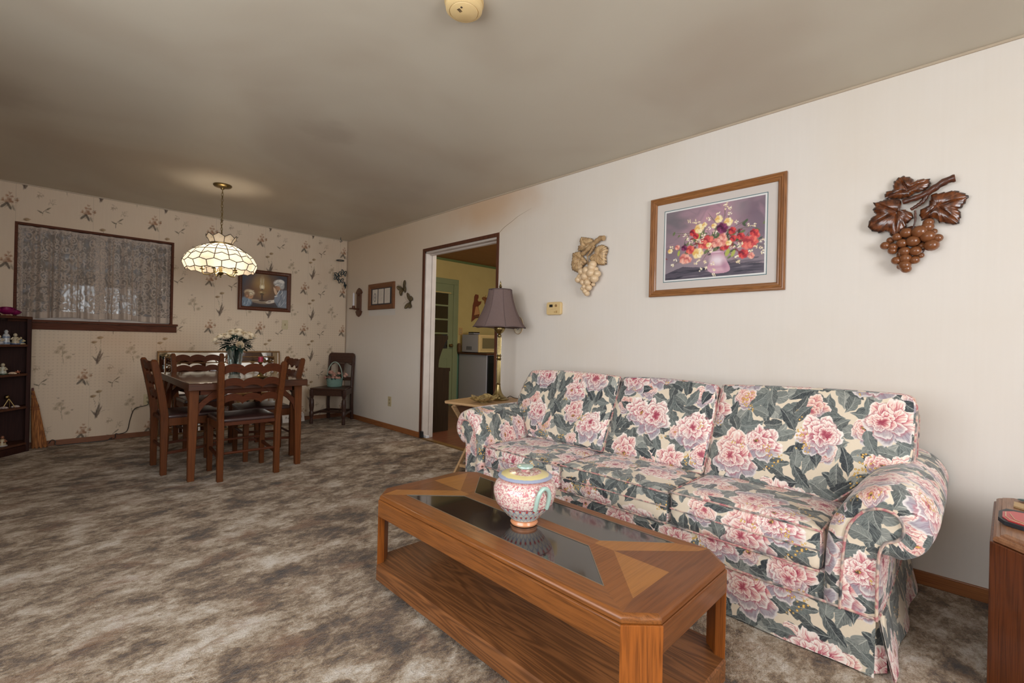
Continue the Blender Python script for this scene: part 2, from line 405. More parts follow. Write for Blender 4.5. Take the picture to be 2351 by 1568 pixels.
m.box(LX, 0.1, RY-0.12, RY, 0, H); m.box(1.5, WX, RY-0.12, RY, 0, H); m.box(0.1, 1.5, RY-0.12, RY, 0, 0.68); m.box(0.1, 1.5, RY-0.12, RY, 2.2, H)
struct('wall_rear', m, MWALL)
for nm, bx in (('window_2', (LX-0.09, LX-0.05, -0.2, 2.2)), ('window_3', None)):
    m = MB()
    if bx:
        for z in (0.68, 2.16): m.box(bx[0], bx[1], bx[2], bx[3], z, z+0.04)
        for y in (-0.2, 0.98, 2.16): m.box(bx[0], bx[1], y, y+0.04, 0.72, 2.16)
    else:
        for z in (0.68, 2.16): m.box(0.1, 1.5, RY-0.09, RY-0.05, z, z+0.04)
        for x in (0.1, 0.78, 1.46): m.box(x, x+0.04, RY-0.09, RY-0.05, 0.72, 2.16)
    struct(nm, m, MJAMB)
# --- wallpaper: one drop of the pattern painted once, repeated every 0.524 m x 0.54 m
TW, TH = 0.524, 0.54
P = Paint(TW, TH, 0.00262, (216, 199, 177), wrap=True)
def mm(cx, cy): return ((cx-145)*0.000592, TH-(cy-205)*0.000748)
GS = 1.28
def D(cx, cy, l, wd, ang, c, al=1.0, **k): x, y = mm(cx, cy); P.dab(x, y, l*GS, wd*GS*1.08, ang, tuple(v*0.94 for v in c), min(1, al*1.0), **k)
def ST(pts, wd, c, al=1.0): P.stroke([mm(*p) for p in pts], wd*1.25, tuple(v*0.92 for v in c), min(1, al*1.2))
DK = (92, 82, 70); OL = (150, 138, 112); PK = (178, 140, 112); RB = (162, 118, 88)
rg = random.Random(3)
for (x, y) in ((262, 205), (190, 265)):
    D(x, y, .017, .010, 10, (150, 122, 84), .85); D(x-8, y+6, .008, .006, -30, (110, 86, 60), .7); D(x+20, y-4, .013, .004, 15, (178, 150, 112), .8)
ST([(275, 225), (278, 300), (262, 380), (242, 520)], .0013, OL, .7); ST([(195, 285), (215, 350), (236, 440), (240, 520)], .0013, OL, .6)
ST([(205, 320), (230, 360)], .0016, DK, .5); ST([(240, 540), (175, 455)], .0035, DK, .9); ST([(240, 540), (215, 480)], .0050, (110, 96, 84), .8)
D(252, 462, .058, .0075, 78, (84, 70, 66), .95); ST([(245, 540), (300, 410)], .0048, (120, 102, 90), .85); ST([(242, 530), (282, 350)], .0022, OL, .7)
ST([(250, 530), (300, 475), (350, 455), (400, 458)], .0014, (150, 130, 110), .7)
for (x, y, s) in ((680, 345, 1.3), (632, 395, 1), (768, 465, 1), (718, 398, .8)):
    D(x, y, .017*s, .013*s, 20, (178, 160, 134), .6); D(x, y, .010*s, .004*s, 60, (140, 124, 100), .45)
ST([(700, 370), (700, 430), (712, 545)], .0016, (140, 132, 108), .6); ST([(650, 410), (690, 440), (705, 500)], .0014, (150, 140, 112), .5)
ST([(600, 330), (640, 370)], .001, OL, .5); ST([(770, 390), (720, 400), (700, 440)], .0014, (150, 140, 112), .5)
for (x, y) in ((660, 265), (715, 303), (825, 428)): D(x, y, .007, .005, 0, (134, 118, 100), .6)
for _ in range(9): D(410+rg.uniform(-34, 40), 600+rg.uniform(-30, 30), .012, .003, rg.uniform(0, 180), (160, 140, 116), .5)
for _ in range(9): D(530+rg.uniform(-46, 46), 655+rg.uniform(-30, 40), .012, .003, rg.uniform(0, 180), (168, 150, 128), .45)
ST([(430, 872), (432, 830), (445, 800), (495, 752)], .0016, DK, .8); D(408, 808, .018, .0042, 150, (104, 96, 78), .9); D(500, 756, .018, .0044, 42, (104, 96, 78), .85); D(492, 802, .014, .004, 160, (120, 110, 90), .8)
bx, by = 1030-70, 715
for (dx, dy, s, c) in ((-20, 25, 1.0, PK), (0, -5, 1.0, PK), (25, 15, .9, RB), (-55, 5, .8, (190, 150, 118)), (70, -5, .7, RB), (-15, -40, .7, (190, 148, 118)), (10, -70, .6, (188, 152, 124)), (20, -38, .6, PK)):
    for k in range(5):
        a = rg.uniform(0, 180); D(bx+dx*1.2+rg.uniform(-16, 16), by+dy*1.2+rg.uniform(-12, 12), .012*s, .0055*s, a, c, .6)
    D(bx+dx*1.2+4, by+dy*1.2+6, .006*s, .004*s, 30, (132, 84, 56), .7)
D(bx-52, by+72, .026, .0075, 52, (100, 92, 80), .92); D(bx+2, by+78, .026, .0070, 112, (84, 76, 68), .95); D(bx+45, by+95, .020, .005, 110, (150, 140, 122), .8)
for k in range(14):
    a = rg.uniform(0, 2*PI); r0 = rg.uniform(40, 70); r1 = r0+rg.uniform(30, 65)
    ST([(bx+r0*math.cos(a), by+20+r0*.8*math.sin(a)), (bx+r1*math.cos(a+.1), by+20+r1*.8*math.sin(a))], .0011, (150, 132, 108), .6)
ST([(bx+70, by+250-310), (bx+20, by-330+390)], .0008, OL, .2)
def wp_extra(t, col):
    co = t.coord(); sp = t.xyz(co)
    gx = t.math('SINE', t.math('MULTIPLY', sp[0], 2*PI/0.030)); gz = t.math('SINE', t.math('MULTIPLY', sp[2], 2*PI/0.030))
    dot = t.smooth(t.math('ADD', gx, gz), 0.7, 1.7)
    fade = t.math('SUBTRACT', 1.0, t.smooth(t.math('ABSOLUTE', t.math('SUBTRACT', sp[2], 0.85)), 0.15, 0.75))
    col = t.mix(t.math('MULTIPLY', dot, t.math('MULTIPLY', fade, 0.30)), col, srgb(176, 158, 138))
    sm = t.math('ABSOLUTE', t.math('SUBTRACT', t.math('FRACT', t.math('DIVIDE', t.math('ADD', sp[0], 10*TW-0.267), TW)), 0.5))
    seam = t.smooth(sm, 0.4955, 0.499)
    col = t.mix(t.math('MULTIPLY', seam, 0.32), col, srgb(110, 92, 76))
    n = t.noise(t.mapping(co, sc_=(60, 60, 4)), 1.5, 3); col = t.mix(t.math('MULTIPLY', n, 0.18), col, srgb(180, 156, 134))
    n = t.noise(co, 1.4, 3); col = t.mix(t.smooth(n, 0.5, 0.85), col, t.mix(0.35, col, srgb(196, 150, 108)))
    return col, t.bump(n, 0.02, 0.001)
MPAPER = attr_mat('floral_wallpaper', 0.62, wp_extra, 0.25)
x0w = LX; ww = WX-LX
def wp_sample(X, Y):
    u = (X+x0w-0.267) % TW; v = (Y-0.989-0.045) % TH
    i = np.clip((u/P.res).astype(int), 0, P.nx-1); j = np.clip((v/P.res).astype(int), 0, P.ny-1); return P.a[j, i]
painted_grid('wall_back', P, MPAPER, lambda X, Y: np.stack([X+x0w, np.full_like(X, DY), Y], 1), 770, 500, ww, H,
             skip=lambda X, Y: (X+x0w > WIN[0]) & (X+x0w < WIN[1]) & (Y > WIN[2]) & (Y < WIN[3]), sample=wp_sample, kind='structure')
m = MB()   # masonry behind the paper (carries the window reveal)
m.box(LX, WIN[0], DY+0.004, DY+0.13, 0, H); m.box(WIN[1], WX, DY+0.004, DY+0.13, 0, H)
m.box(WIN[0], WIN[1], DY+0.004, DY+0.13, 0, WIN[2]); m.box(WIN[0], WIN[1], DY+0.004, DY+0.13, WIN[3], H)
struct('wall_back_core', m, MWALL)
# baseboards
m = MB(); m.box(WX-0.014, WX, RY, DR[0]-0.03, 0, 0.062); m.box(WX-0.014, WX, DR[1]+0.03, DY, 0, 0.062); struct('baseboard_right', m, MBASE, bevel=0.003)
m = MB(); m.box(LX, WX-0.014, DY-0.014, DY-0.001, 0, 0.05); struct('baseboard_back', m, MBASEX, bevel=0.003)
m = MB(); m.box(WX-0.012, WX-0.002, DY-0.012, DY-0.002, 0.06, H); struct('trim_1', m, plain('corner_bead', (170, 150, 128), 0.6))
m = MB(); m.box(WX-0.008, WX-0.0005, RY, DY, H-0.012, H-0.0005); m.box(LX, WX-0.008, DY-0.008, DY-0.0005, H-0.012, H-0.0005)
struct('trim_2', m, plain('ceiling_bead', (188, 172, 150), 0.6))
# doorway: thin dark casing and painted jamb
m = MB(); c = 0.035
m.box(WX-0.012, WX, DR[1]-0.002, DR[1]+c, 0, DR[2]); m.box(WX-0.012, WX, DR[0]-c+0.01, DR[0]+0.002, 0, DR[2]); m.box(WX-0.012, WX, DR[0]-c+0.01, DR[1]+c, DR[2], DR[2]+c)
struct('trim_3', m, MTRIM, bevel=0.002)
m = MB(); m.box(WX-0.001, WX+0.135, DR[1]-0.02, DR[1], 0, DR[2]); m.box(WX-0.001, WX+0.135, DR[0], DR[0]+0.012, 0, DR[2]); m.box(WX-0.001, WX+0.135, DR[0], DR[1], DR[2]-0.02, DR[2])
m.box(WX+0.075, WX+0.10, DR[1]-0.032, DR[1]-0.02, 0, DR[2]-0.02); m.box(WX+0.05, WX+0.075, DR[0], DR[1], DR[2]-0.035, DR[2]-0.02)
struct('trim_4', m, MJAMB, bevel=0.002)
m = MB(); m.tube(spline([(WX-.0005, 3.10, 2.088), (WX-.0005, 3.03, 2.13), (WX-.0005, 2.94, 2.165), (WX-.0005, 2.87, 2.195), (WX-.0005, 2.80, 2.215), (WX-.0005, 2.70, 2.24)], 24), [.0022-.0018*i/23 for i in range(24)], 6); struct('trim_8', m, plain('plaster_crack', (150, 130, 98), .7))
m = MB(); m.box(WX-0.02, WX+0.03, DR[0], DR[1], 0.0, 0.012); struct('trim_5', m, plain('threshold_strip', (140, 106, 62), 0.4, 0.3))
# --- the window in the papered wall
x0, x1, z0, z1 = WIN
fr = MB()
fr.box(x0-0.0, x0+0.02, DY-0.006, DY+0.13, z0+.012, z1-.02); fr.box(x1-0.02, x1, DY-0.006, DY+0.13, z0+.012, z1-.02); fr.box(x0, x1, DY-0.006, DY+0.13, z1-0.02, z1); fr.box(x0, x1, DY+0.0, DY+0.13, z0, z0+0.012)
wn = struct('window_1', fr, MTRIMX, bevel=0.002); MW[wn.name] = Matrix.Identity(4)
s = MB(); s.box(x0-0.03, x1+0.042, DY-0.05, DY+0.02, z0-0.004, z0+0.018); put('window_sill', s, MTRIMX, wn, bevel=0.004)
s = MB(); s.box(x0-0.02, x1+0.035, DY-0.018, DY-0.001, z0-0.072, z0-0.006); put('apron', s, MTRIMX, wn, bevel=0.003)
s = MB(); yy = DY+0.075
for a, b in ((x0+0.02, 0.330), (0.332, x1-0.02)):
    s.box(a, a+0.035, yy, yy+0.03, z0+0.055, z1-0.055); s.box(b-0.035, b, yy, yy+0.03, z0+0.055, z1-0.055)
    s.box(a, b, yy, yy+0.03, z0+0.012, z0+0.055); s.box(a, b, yy, yy+0.03, z1-0.055, z1-0.02)
put('sash', s, MJAMB, wn, bevel=0.003)
s = MB(); s.box(x0+0.03, x1-0.03, yy+0.012, yy+0.016, z0+0.03, z1-0.03); put('pane', s, m_pane('window_pane'), wn)
# --- exterior seen dimly through the lace: a dark hedge beyond the glass
def leafclump(name, cx, cy, cz, rx, ry, rz_, n, mat, size, label, cat):
    mb = MB(); rr = random.Random(5)
    for _ in range(n):
        while True:
            p = Vector((rr.uniform(-1, 1), rr.uniform(-1, 1), rr.uniform(-1, 1)))
            if p.length < 1: break
        c0 = Vector((cx+p.x*rx, cy+p.y*ry, cz+p.z*rz_)); a = Vector((rr.gauss(0, 1), rr.gauss(0, 1), rr.gauss(0, 1))).normalized(); b = a.cross(Vector((rr.gauss(0, 1), rr.gauss(0, 1), 1))).normalized()
        mb.add([c0-a*size, c0+b*size*.4, c0+a*size, c0-b*size*.4], [(0, 1, 2, 3)])
    o = put(name, mb, mat); tag(o, label, cat); return o
h = leafclump('hedge', 0.5, 8.0, 1.25, 2.2, 0.5, 1.3, 5000, plain('hedge_leaf', (44, 56, 40), 0.6, var=0.4), 0.07, 'dark leafy hedge outside the lace curtained window', 'hedge')
m = MB(); m.box(-3, 2.8, DY+0.16, 9.5, -0.3, -0.02); struct('ground', m, plain('yard_soil', (60, 56, 40), 0.9))
# --- lace curtains
def m_lace():
    t = NT('lace'); co = t.coord('UV'); w_ = t.noise(co, 9, 2, 0.5, 0, col=True)
    c2 = t.vm('ADD', co, t.vm('SCALE', w_, scale=0.035))
    def motif(scale, off, R, hand, nn):
        q_ = t.vm('ADD', c2, off); v = t.vor(q_, scale, 'F1', 0.75); dv = t.vm('SUBTRACT', q_, v['Position']); x = t.xyz(dv); rc = t.xyz(v['Color'])
        r = t.math('DIVIDE', t.vm('LENGTH', dv), R); th = t.math('ADD', t.math('ARCTAN2', x[1], x[0]), t.math('MULTIPLY', rc[0], 6.283))
        sp = t.math('MULTIPLY', t.smooth(t.math('SINE', t.math('ADD', t.math('MULTIPLY', th, hand), t.math('MULTIPLY', r, 12.5))), 0.0, 0.35), t.smooth(r, 1.15, 1.0))
        pr = t.math('DIVIDE', r, t.math('MULTIPLY_ADD', t.math('POWER', t.math('ABSOLUTE', t.math('SINE', t.math('MULTIPLY', th, nn/2))), 0.6), 0.45, 0.55))
        pt_ = t.math('MULTIPLY', t.smooth(t.math('ABSOLUTE', t.math('SUBTRACT', t.math('FRACT', t.math('MULTIPLY', pr, 2.2)), 0.5)), 0.34, 0.22), t.smooth(pr, 1.0, 0.95))
        k = t.math('GREATER_THAN', rc[1], 0.45); return t.math('ADD', t.math('MULTIPLY', sp, k), t.math('MULTIPLY', pt_, t.math('SUBTRACT', 1.0, k)))
    pat = t.math('MAXIMUM', motif(11, (0, 0, 0), 0.048, 1.0, 5), t.math('MULTIPLY', motif(19, (2.3, 4.1, 0), 0.027, -1.0, 6), 0.9))
    vine = t.smooth(t.math('ABSOLUTE', t.math('SUBTRACT', t.noise(c2, 9, 1, 0.4, 0.8), 0.5)), 0.030, 0.012)
    pat = t.math('MAXIMUM', pat, vine)
    uv = t.xyz(co); hem = t.math('MAXIMUM', t.smooth(uv[1], 0.062, 0.056), t.smooth(uv[1], 0.825, 0.83))
    fc_ = t.n('ShaderNodeLayerWeight'); fc_.inputs[0].default_value = 0.5; cs_ = t.math('MAXIMUM', t.math('SUBTRACT', 1.0, fc_.outputs['Facing']), 0.25)
    a = t.math('MULTIPLY_ADD', pat, 0.46, 0.36)
    a = t.math('SUBTRACT', 1.0, t.math('POWER', t.math('SUBTRACT', 1.0, a), t.math('DIVIDE', 1.0, cs_))); a = t.math('MAXIMUM', a, t.math('MULTIPLY', hem, 0.93), clamp=True)
    d = t.n('ShaderNodeBsdfDiffuse'); d.inputs[0].default_value = srgb(222, 206, 192); tl = t.n('ShaderNodeBsdfTranslucent'); tl.inputs[0].default_value = srgb(200, 190, 180)
    ad = t.n('ShaderNodeMixShader'); ad.inputs[0].default_value = 0.3; t.t.links.new(d.outputs[0], ad.inputs[1]); t.t.links.new(tl.outputs[0], ad.inputs[2])
    tr = t.n('ShaderNodeBsdfTransparent'); mx = t.n('ShaderNodeMixShader'); t.t.links.new(a, mx.inputs[0]); t.t.links.new(tr.outputs[0], mx.inputs[1]); t.t.links.new(ad.outputs[0], mx.inputs[2])
    t.t.links.new(mx.outputs[0], t.out.inputs[0]); return t.m
MLACE = m_lace()
def curtain(xa, xb, seed, label):
    rr = random.Random(seed); ph = [rr.uniform(0, 6) for _ in range(4)]; hgt = 0.85; zt = z1-0.022
    def fn(u, v):
        x = xa+(xb-xa)*u
        flat = 0.35+0.65*math.sin(PI*u)**0.7
        A = 0.060*flat*(0.40+0.60*(1-v)**0.5)
        y = DY+0.036+A*(math.sin(u*28+ph[0]+2.2*math.sin(u*7+ph[1]))+0.40*math.sin(u*71+ph[2]))*0.6
        x += 0.012*math.sin(u*19+ph[3])*(1-v)
        z = zt-hgt*(1-v)+0.012*math.sin(u*5+ph[2])*(1-v)
        return Vector((x, y-0.010*(1-v), z))
    mb = MB(); mb.grid(fn, 220, 30, uvf=lambda u, v: (u*(xb-xa)*1.5+seed, v*hgt))
    o = put('lace_curtain', mb, MLACE, smooth=True, base=((xa+xb)/2, DY+0.03, zt), angle=80); tag(o, label, 'curtain', 'lace curtains in the papered wall window'); return o
curtain(x0+0.012, 0.318, 1, 'left lace curtain panel, above the corner bookcase')
curtain(0.322, x1-0.015, 2, 'right lace curtain panel, nearer the hanging lamp')
m = MB(); m.tube([(x0+0.02, DY+0.035, z1-0.034), (x1-0.02, DY+0.035, z1-0.034)], 0.004, 8)
tag(put('curtain_rod', m, MJAMB, base=(0.33, DY+0.03, z1-0.034)), 'thin white rod holding the lace curtains in the window', 'curtain rod')
# ------------------------------------------------------------------ kitchen beyond the doorway
KX1 = 6.9; KY0 = 1.6
def m_kwall():
    t = NT('kitchen_paint'); co = t.coord(); z = t.xyz(co)[2]; n = t.noise(co, 5, 3)
    up = t.mix(n, srgb(198, 178, 116), srgb(184, 162, 104)); dn = t.mix(n, srgb(96, 132, 112), srgb(84, 118, 100))
    t.bsdf(t.mix(t.smooth(z, 0.893, 0.895), dn, up), 0.6, 0, 0.3); return t.m
KG = plain('kitchen_green_paint', (134, 142, 104), 0.5, var=0.15, vs=6)
m = MB(); m.box(WX+0.03, KX1, KY0, DY+0.1, -0.1, 0.0); kf = NT('kitchen_vinyl'); co = kf.coord()
kc = kf.mix(kf.smooth(kf.noise(kf.mapping(co, sc_=(1.2, 10, 1)), 3, 3), 0.4, 0.6), srgb(120, 74, 54), srgb(98, 60, 44)); kf.bsdf(kc, 0.35, 0, 0.4)
struct('floor_kitchen', m, kf.m)
m = MB(); m.box(WX+0.13, KX1, KY0, DY+0.1, H, H+0.1); struct('ceiling_kitchen', m, wood('kitchen_ceiling', (150, 96, 46), (128, 78, 36), 0, 0.4, 0.6))
m = MB(); m.box(WX+0.13, KX1, DY, DY+0.12, 0, H); struct('wall_kitchen_back', m, m_kwall())
m = MB(); m.box(KX1, KX1+0.1, KY0, DY+0.1, 0, H); m.box(WX+0.13, KX1, KY0-0.1, KY0, 0, H); struct('wall_kitchen_side', m, m_kwall())
m = MB(); m.box(WX+0.13, KX1, DY-0.02, DY, H-0.035, H-0.001); struct('trim_6', m, plain('kitchen_crown', (104, 118, 70), 0.5))
kd = MB(); kd.box(4.755, 4.855, DY-0.022, DY-0.001, 0, 2.02); kd.box(3.86, 3.95, DY-0.022, DY-0.001, 0, 2.02); kd.box(3.86, 4.855, DY-0.022, DY-0.001, 2.02, 2.11)
struct('trim_7', kd, KG, bevel=0.004)
kd = MB(); yf = DY-0.012
kd.box(3.95, 4.755, yf, DY-0.001, 0, 0.95); kd.box(3.95, 4.755, yf, DY-0.001, 1.86, 2.02); kd.box(3.95, 4.07, yf, DY-0.001, 0.95, 1.86); kd.box(4.65, 4.755, yf, DY-0.001, 0.95, 1.86)
for z in (1.20, 1.43, 1.66): kd.box(4.07, 4.65, yf-0.006, DY-0.001, z-0.014, z+0.014)
kdo = struct('door_1', kd, KG, bevel=0.004); MW[kdo.name] = Matrix.Identity(4)
s = MB(); s.box(4.07, 4.65, DY-0.004, DY-0.002, 0.95, 1.86); dg = NT('dark_door_glass'); dg.bsdf(srgb(38, 32, 22), 0.06, 0, 0.9); put('pane', s, dg.m, kdo)
s = MB(); s.box(4.02, 4.69, yf-0.022, yf, 1.865, 1.882); put('shelf_strip', s, plain('door_top_strip', (196, 172, 112), 0.4), kdo)
s = MB()
for a, b, c_, d in ((4.04, 4.055, 0.12, 0.80), (4.64, 4.655, 0.12, 0.80)): s.box(a, b, yf-0.004, yf, c_, d)
for z in (0.12, 0.785): s.box(4.055, 4.64, yf-0.004, yf, z, z+0.015)
put('moulding', s, KG, kdo)
s = MB(); s.lathe([(0.0, 0.0), (0.026, 0.002), (0.026, 0.008), (0.011, 0.012), (0.011, 0.03), (0.028, 0.04), (0.030, 0.055), (0.018, 0.068), (0.0, 0.07)], (4.70, yf, 1.0), 20, M=Matrix.Rotation(PI/2, 4, 'X'))
put('door_knob', s, MBRASS, kdo, smooth=True, label='round brass knob')
# ------------------------------------------------------------------ floral fabric
def m_floral(name='floral_fabric'):
    t = NT(name); uv = t.coord('UV')
    warp = t.vm('SCALE', t.vm('SUBTRACT', t.noise(uv, 16, 2, 0.5, 0, col=True), (0.5, 0.5, 0.5)), scale=0.016)
    P0 = t.vm('ADD', uv, warp)
    fine = t.noise(uv, 90, 2)
    col = t.mix(t.noise(uv, 5, 2), srgb(234, 220, 198), srgb(218, 202, 178))
    def cell(scale, off, rnd=0.8):
        q = t.vm('ADD', P0, off); v = t.vor(q, scale, 'F1', rnd); d = t.vm('SUBTRACT', q, v['Position'])
        rc = t.xyz(v['Color']); return t.xyz(d), rc, d
    def leaves(col, scale, off, L, ratio, dark, light, edge):
        d, rc, _ = cell(scale, off, 0.85); a = t.math('MULTIPLY', rc[0], 6.283)
        ca = t.math('COSINE', a); sa = t.math('SINE', a)
        x = t.math('ADD', t.math('MULTIPLY', d[0], ca), t.math('MULTIPLY', d[1], sa)); y = t.math('SUBTRACT', t.math('MULTIPLY', d[1], ca), t.math('MULTIPLY', d[0], sa))
        x = t.math('DIVIDE', x, L); y = t.math('DIVIDE', y, L*ratio)
        y = t.math('ADD', y, t.math('MULTIPLY', t.math('MULTIPLY', x, x), 0.35))
        ax = t.math('ABSOLUTE', x); ay = t.math('ABSOLUTE', y)
        ser = t.math('MULTIPLY', t.math('POWER', t.math('ABSOLUTE', t.math('SINE', t.math('MULTIPLY_ADD', x, 4.6, t.math('MULTIPLY', ay, 0.6)))), 0.6), 0.42)
        w_ = t.math('MULTIPLY', t.math('POWER', t.math('SUBTRACT', 1.0, t.math('MINIMUM', ax, 1.0)), 0.62), t.math('MULTIPLY_ADD', ser, 0.75, 0.78))
        w_ = t.math('MULTIPLY', w_, t.math('MULTIPLY_ADD', t.smooth(x, -1.0, -0.5), 0.6, 0.4))
        m = t.smooth(t.math('SUBTRACT', w_, ay), 0.0, 0.05)
        m = t.math('MULTIPLY', m, t.math('LESS_THAN', ax, 1.0))
        vein = t.math('PINGPONG', t.math('SUBTRACT', t.math('MULTIPLY', x, 5.0), t.math('MULTIPLY', ay, 3.2)), 0.5)
        stk = t.noise(t.comb(t.math('MULTIPLY', t.math('SUBTRACT', x, t.math('MULTIPLY', ay, 0.6)), 9.0), t.math('MULTIPLY', ay, 1.2), rc[2]), 2.4, 2)
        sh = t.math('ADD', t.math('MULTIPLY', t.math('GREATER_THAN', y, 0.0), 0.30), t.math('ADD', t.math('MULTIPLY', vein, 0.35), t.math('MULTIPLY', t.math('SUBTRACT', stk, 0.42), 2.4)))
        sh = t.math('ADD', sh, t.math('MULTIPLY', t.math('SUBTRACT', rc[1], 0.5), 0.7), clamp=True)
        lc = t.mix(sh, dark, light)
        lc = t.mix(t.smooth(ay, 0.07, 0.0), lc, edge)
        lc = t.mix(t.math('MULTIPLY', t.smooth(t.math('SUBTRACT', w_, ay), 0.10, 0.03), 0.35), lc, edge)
        return t.mix(m, col, lc)
    def flower(col, scale, off, R, n, prob, pal, yellow=0.5, inner=0.62):
        d, rc, dv = cell(scale, off, 0.72)
        sz = t.math('MULTIPLY_ADD', rc[0], 0.35, 0.72)
        wob = t.vm('SUBTRACT', t.noise(P0, 26, 2, 0.5, 0, col=True), (0.5, 0.5, 0.5))
        def ring(vec, rad, nn, rot, base, amp, nz):
            r = t.math('DIVIDE', t.vm('LENGTH', vec), t.math('MULTIPLY', sz, rad)); x = t.xyz(vec); th = t.math('ADD', t.math('ARCTAN2', x[1], x[0]), rot)
            r = t.math('ADD', r, t.math('MULTIPLY', t.math('SUBTRACT', t.noise(t.comb(t.math('MULTIPLY', t.math('COSINE', th), 1.0), t.math('SINE', th), rc[0]), nz, 2), 0.5), 0.42))
            ph = t.math('ABSOLUTE', t.math('SINE', t.math('MULTIPLY', th, nn/2)))
            q = t.math('DIVIDE', r, t.math('MULTIPLY_ADD', t.math('POWER', ph, 0.5), amp, base))
            stk = t.noise(t.comb(t.math('MULTIPLY', t.math('SINE', th), 8.0), t.math('MULTIPLY', t.math('COSINE', th), 8.0), t.math('MULTIPLY', r, 1.1)), 2.2, 3, 0.6)
            return r, q, ph, stk
        rot = t.math('MULTIPLY', rc[1], 6.283)
        o1 = t.vm('SCALE', t.comb(t.math('COSINE', rot), t.math('SINE', rot), 0.0), scale=R*0.20)
        dw = t.vm('ADD', dv, t.vm('SCALE', wob, scale=R*0.35))
        mask0 = None; out = col; has = t.math('LESS_THAN', rc[2], prob)
        layers = [(dw, R, n, rot, 0.62, 0.38, 3.0), (t.vm('SUBTRACT', dw, t.vm('SCALE', o1, scale=0.45)), R*0.74, n-1, t.math('ADD', rot, 0.9), 0.60, 0.40, 3.4),
                  (t.vm('SUBTRACT', dw, o1), R*inner*0.82, max(n-2, 4), t.math('ADD', rot, 2.1), 0.58, 0.42, 3.8), (t.vm('SUBTRACT', dw, t.vm('SCALE', o1, scale=1.25)), R*inner*0.50, 4, t.math('ADD', rot, 3.3), 0.60, 0.40, 4.2)]
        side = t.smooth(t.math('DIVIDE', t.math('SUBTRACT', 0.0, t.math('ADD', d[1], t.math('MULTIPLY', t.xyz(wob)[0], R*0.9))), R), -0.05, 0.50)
        pk = t.math('GREATER_THAN', rc[1], 0.55)
        for k, L_ in enumerate(layers):
            r, q, ph, stk = ring(*L_)
            m = t.math('MULTIPLY', t.smooth(q, 1.0, 0.96), has)
            g = t.math('ADD', t.math('MULTIPLY', t.math('SUBTRACT', q, 0.36), 1.25), t.math('MULTIPLY', t.math('SUBTRACT', stk, 0.47), 2.2), clamp=True)
            fc = t.ramp(g, pal)
            fc = t.mix(t.math('MULTIPLY', pk, 0.25), fc, srgb(240, 206, 188), 'MULTIPLY')
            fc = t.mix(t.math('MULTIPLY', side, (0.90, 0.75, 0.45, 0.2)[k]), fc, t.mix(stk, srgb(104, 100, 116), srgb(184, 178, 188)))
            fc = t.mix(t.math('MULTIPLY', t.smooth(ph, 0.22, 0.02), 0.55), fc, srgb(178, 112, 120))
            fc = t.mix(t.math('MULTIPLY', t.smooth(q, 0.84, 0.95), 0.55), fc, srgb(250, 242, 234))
            if k: out = t.mix(t.math('MULTIPLY', t.math('MULTIPLY', t.smooth(q, 1.14, 1.0), has), 0.55), out, srgb(176, 96, 106))
            out = t.mix(m, out, fc)
        yc = t.math('MULTIPLY', t.smooth(r, 0.42, 0.30), t.math('MULTIPLY', has, t.math('LESS_THAN', rc[0], yellow)))
        return t.mix(yc, out, t.mix(t.smooth(fine, 0.42, 0.55), srgb(84, 66, 48), srgb(214, 168, 84)))
    G1 = (srgb(116, 122, 118), srgb(166, 168, 160), srgb(186, 186, 176)); G2 = (srgb(40, 48, 54), srgb(124, 132, 128), srgb(156, 160, 154))
    G3 = (srgb(62, 68, 70), srgb(138, 144, 138), srgb(170, 172, 164))
    col = leaves(col, 8.6, (0.3, 0.1, 0), 0.070, 0.46, *G1)
    col = leaves(col, 8.2, (1.37, 2.21, 0), 0.070, 0.50, *G2)
    col = leaves(col, 10.5, (5.11, 3.47, 0), 0.055, 0.50, *G3)
    pal = [(0.0, srgb(156, 52, 78)), (0.20, srgb(192, 98, 114)), (0.42, srgb(224, 164, 164)), (0.62, srgb(240, 216, 206)), (1.0, srgb(252, 246, 238))]
    pal2 = [(0.0, srgb(176, 74, 92)), (0.25, srgb(210, 132, 134)), (0.5, srgb(234, 190, 176)), (1.0, srgb(250, 236, 222))]
    col = flower(col, 6.3, (2.13, 6.31, 0), 0.062, 5, 0.70, pal2, 0.9)
    col = leaves(col, 8.4, (7.7, 1.9, 0), 0.060, 0.42, *G2)
    col = flower(col, 4.1, (4.51, 0.73, 0), 0.108, 6, 0.97, pal, 0.3)
    # little sprays of yellow buds
    v = t.vor(P0, 78, 'F1', 0.9); cl = t.smooth(t.noise(P0, 9, 1), 0.63, 0.66)
    bm_ = t.math('MULTIPLY', t.smooth(v['Distance'], 0.36, 0.30), t.math('MULTIPLY', cl, t.math('LESS_THAN', t.xyz(v['Color'])[0], 0.7)))
    col = t.mix(bm_, col, t.mix(t.smooth(v['Distance'], 0.1, 0.3), srgb(236, 204, 118), srgb(176, 126, 58)))
    col = t.mix(t.math('MULTIPLY', fine, 0.10), col, srgb(120, 112, 108))
    weave = t.noise(uv, 700, 1)
    t.bsdf(col, 0.62, 0, 0.3, t.bump(weave, 0.12, 0.001), 0, 0.25); return t.m
MFLO = m_floral()
def m_welt():
    t = NT('floral_welt'); co = t.coord(); n = t.noise(co, 22, 2)
    c_ = t.ramp(n, [(0.3, srgb(70, 74, 76)), (0.42, srgb(150, 140, 136)), (0.5, srgb(206, 180, 164)), (0.58, srgb(176, 104, 112)), (0.7, srgb(214, 196, 172))]); t.bsdf(c_, 0.6, 0, 0.3); return t.m
MWELT = m_welt()
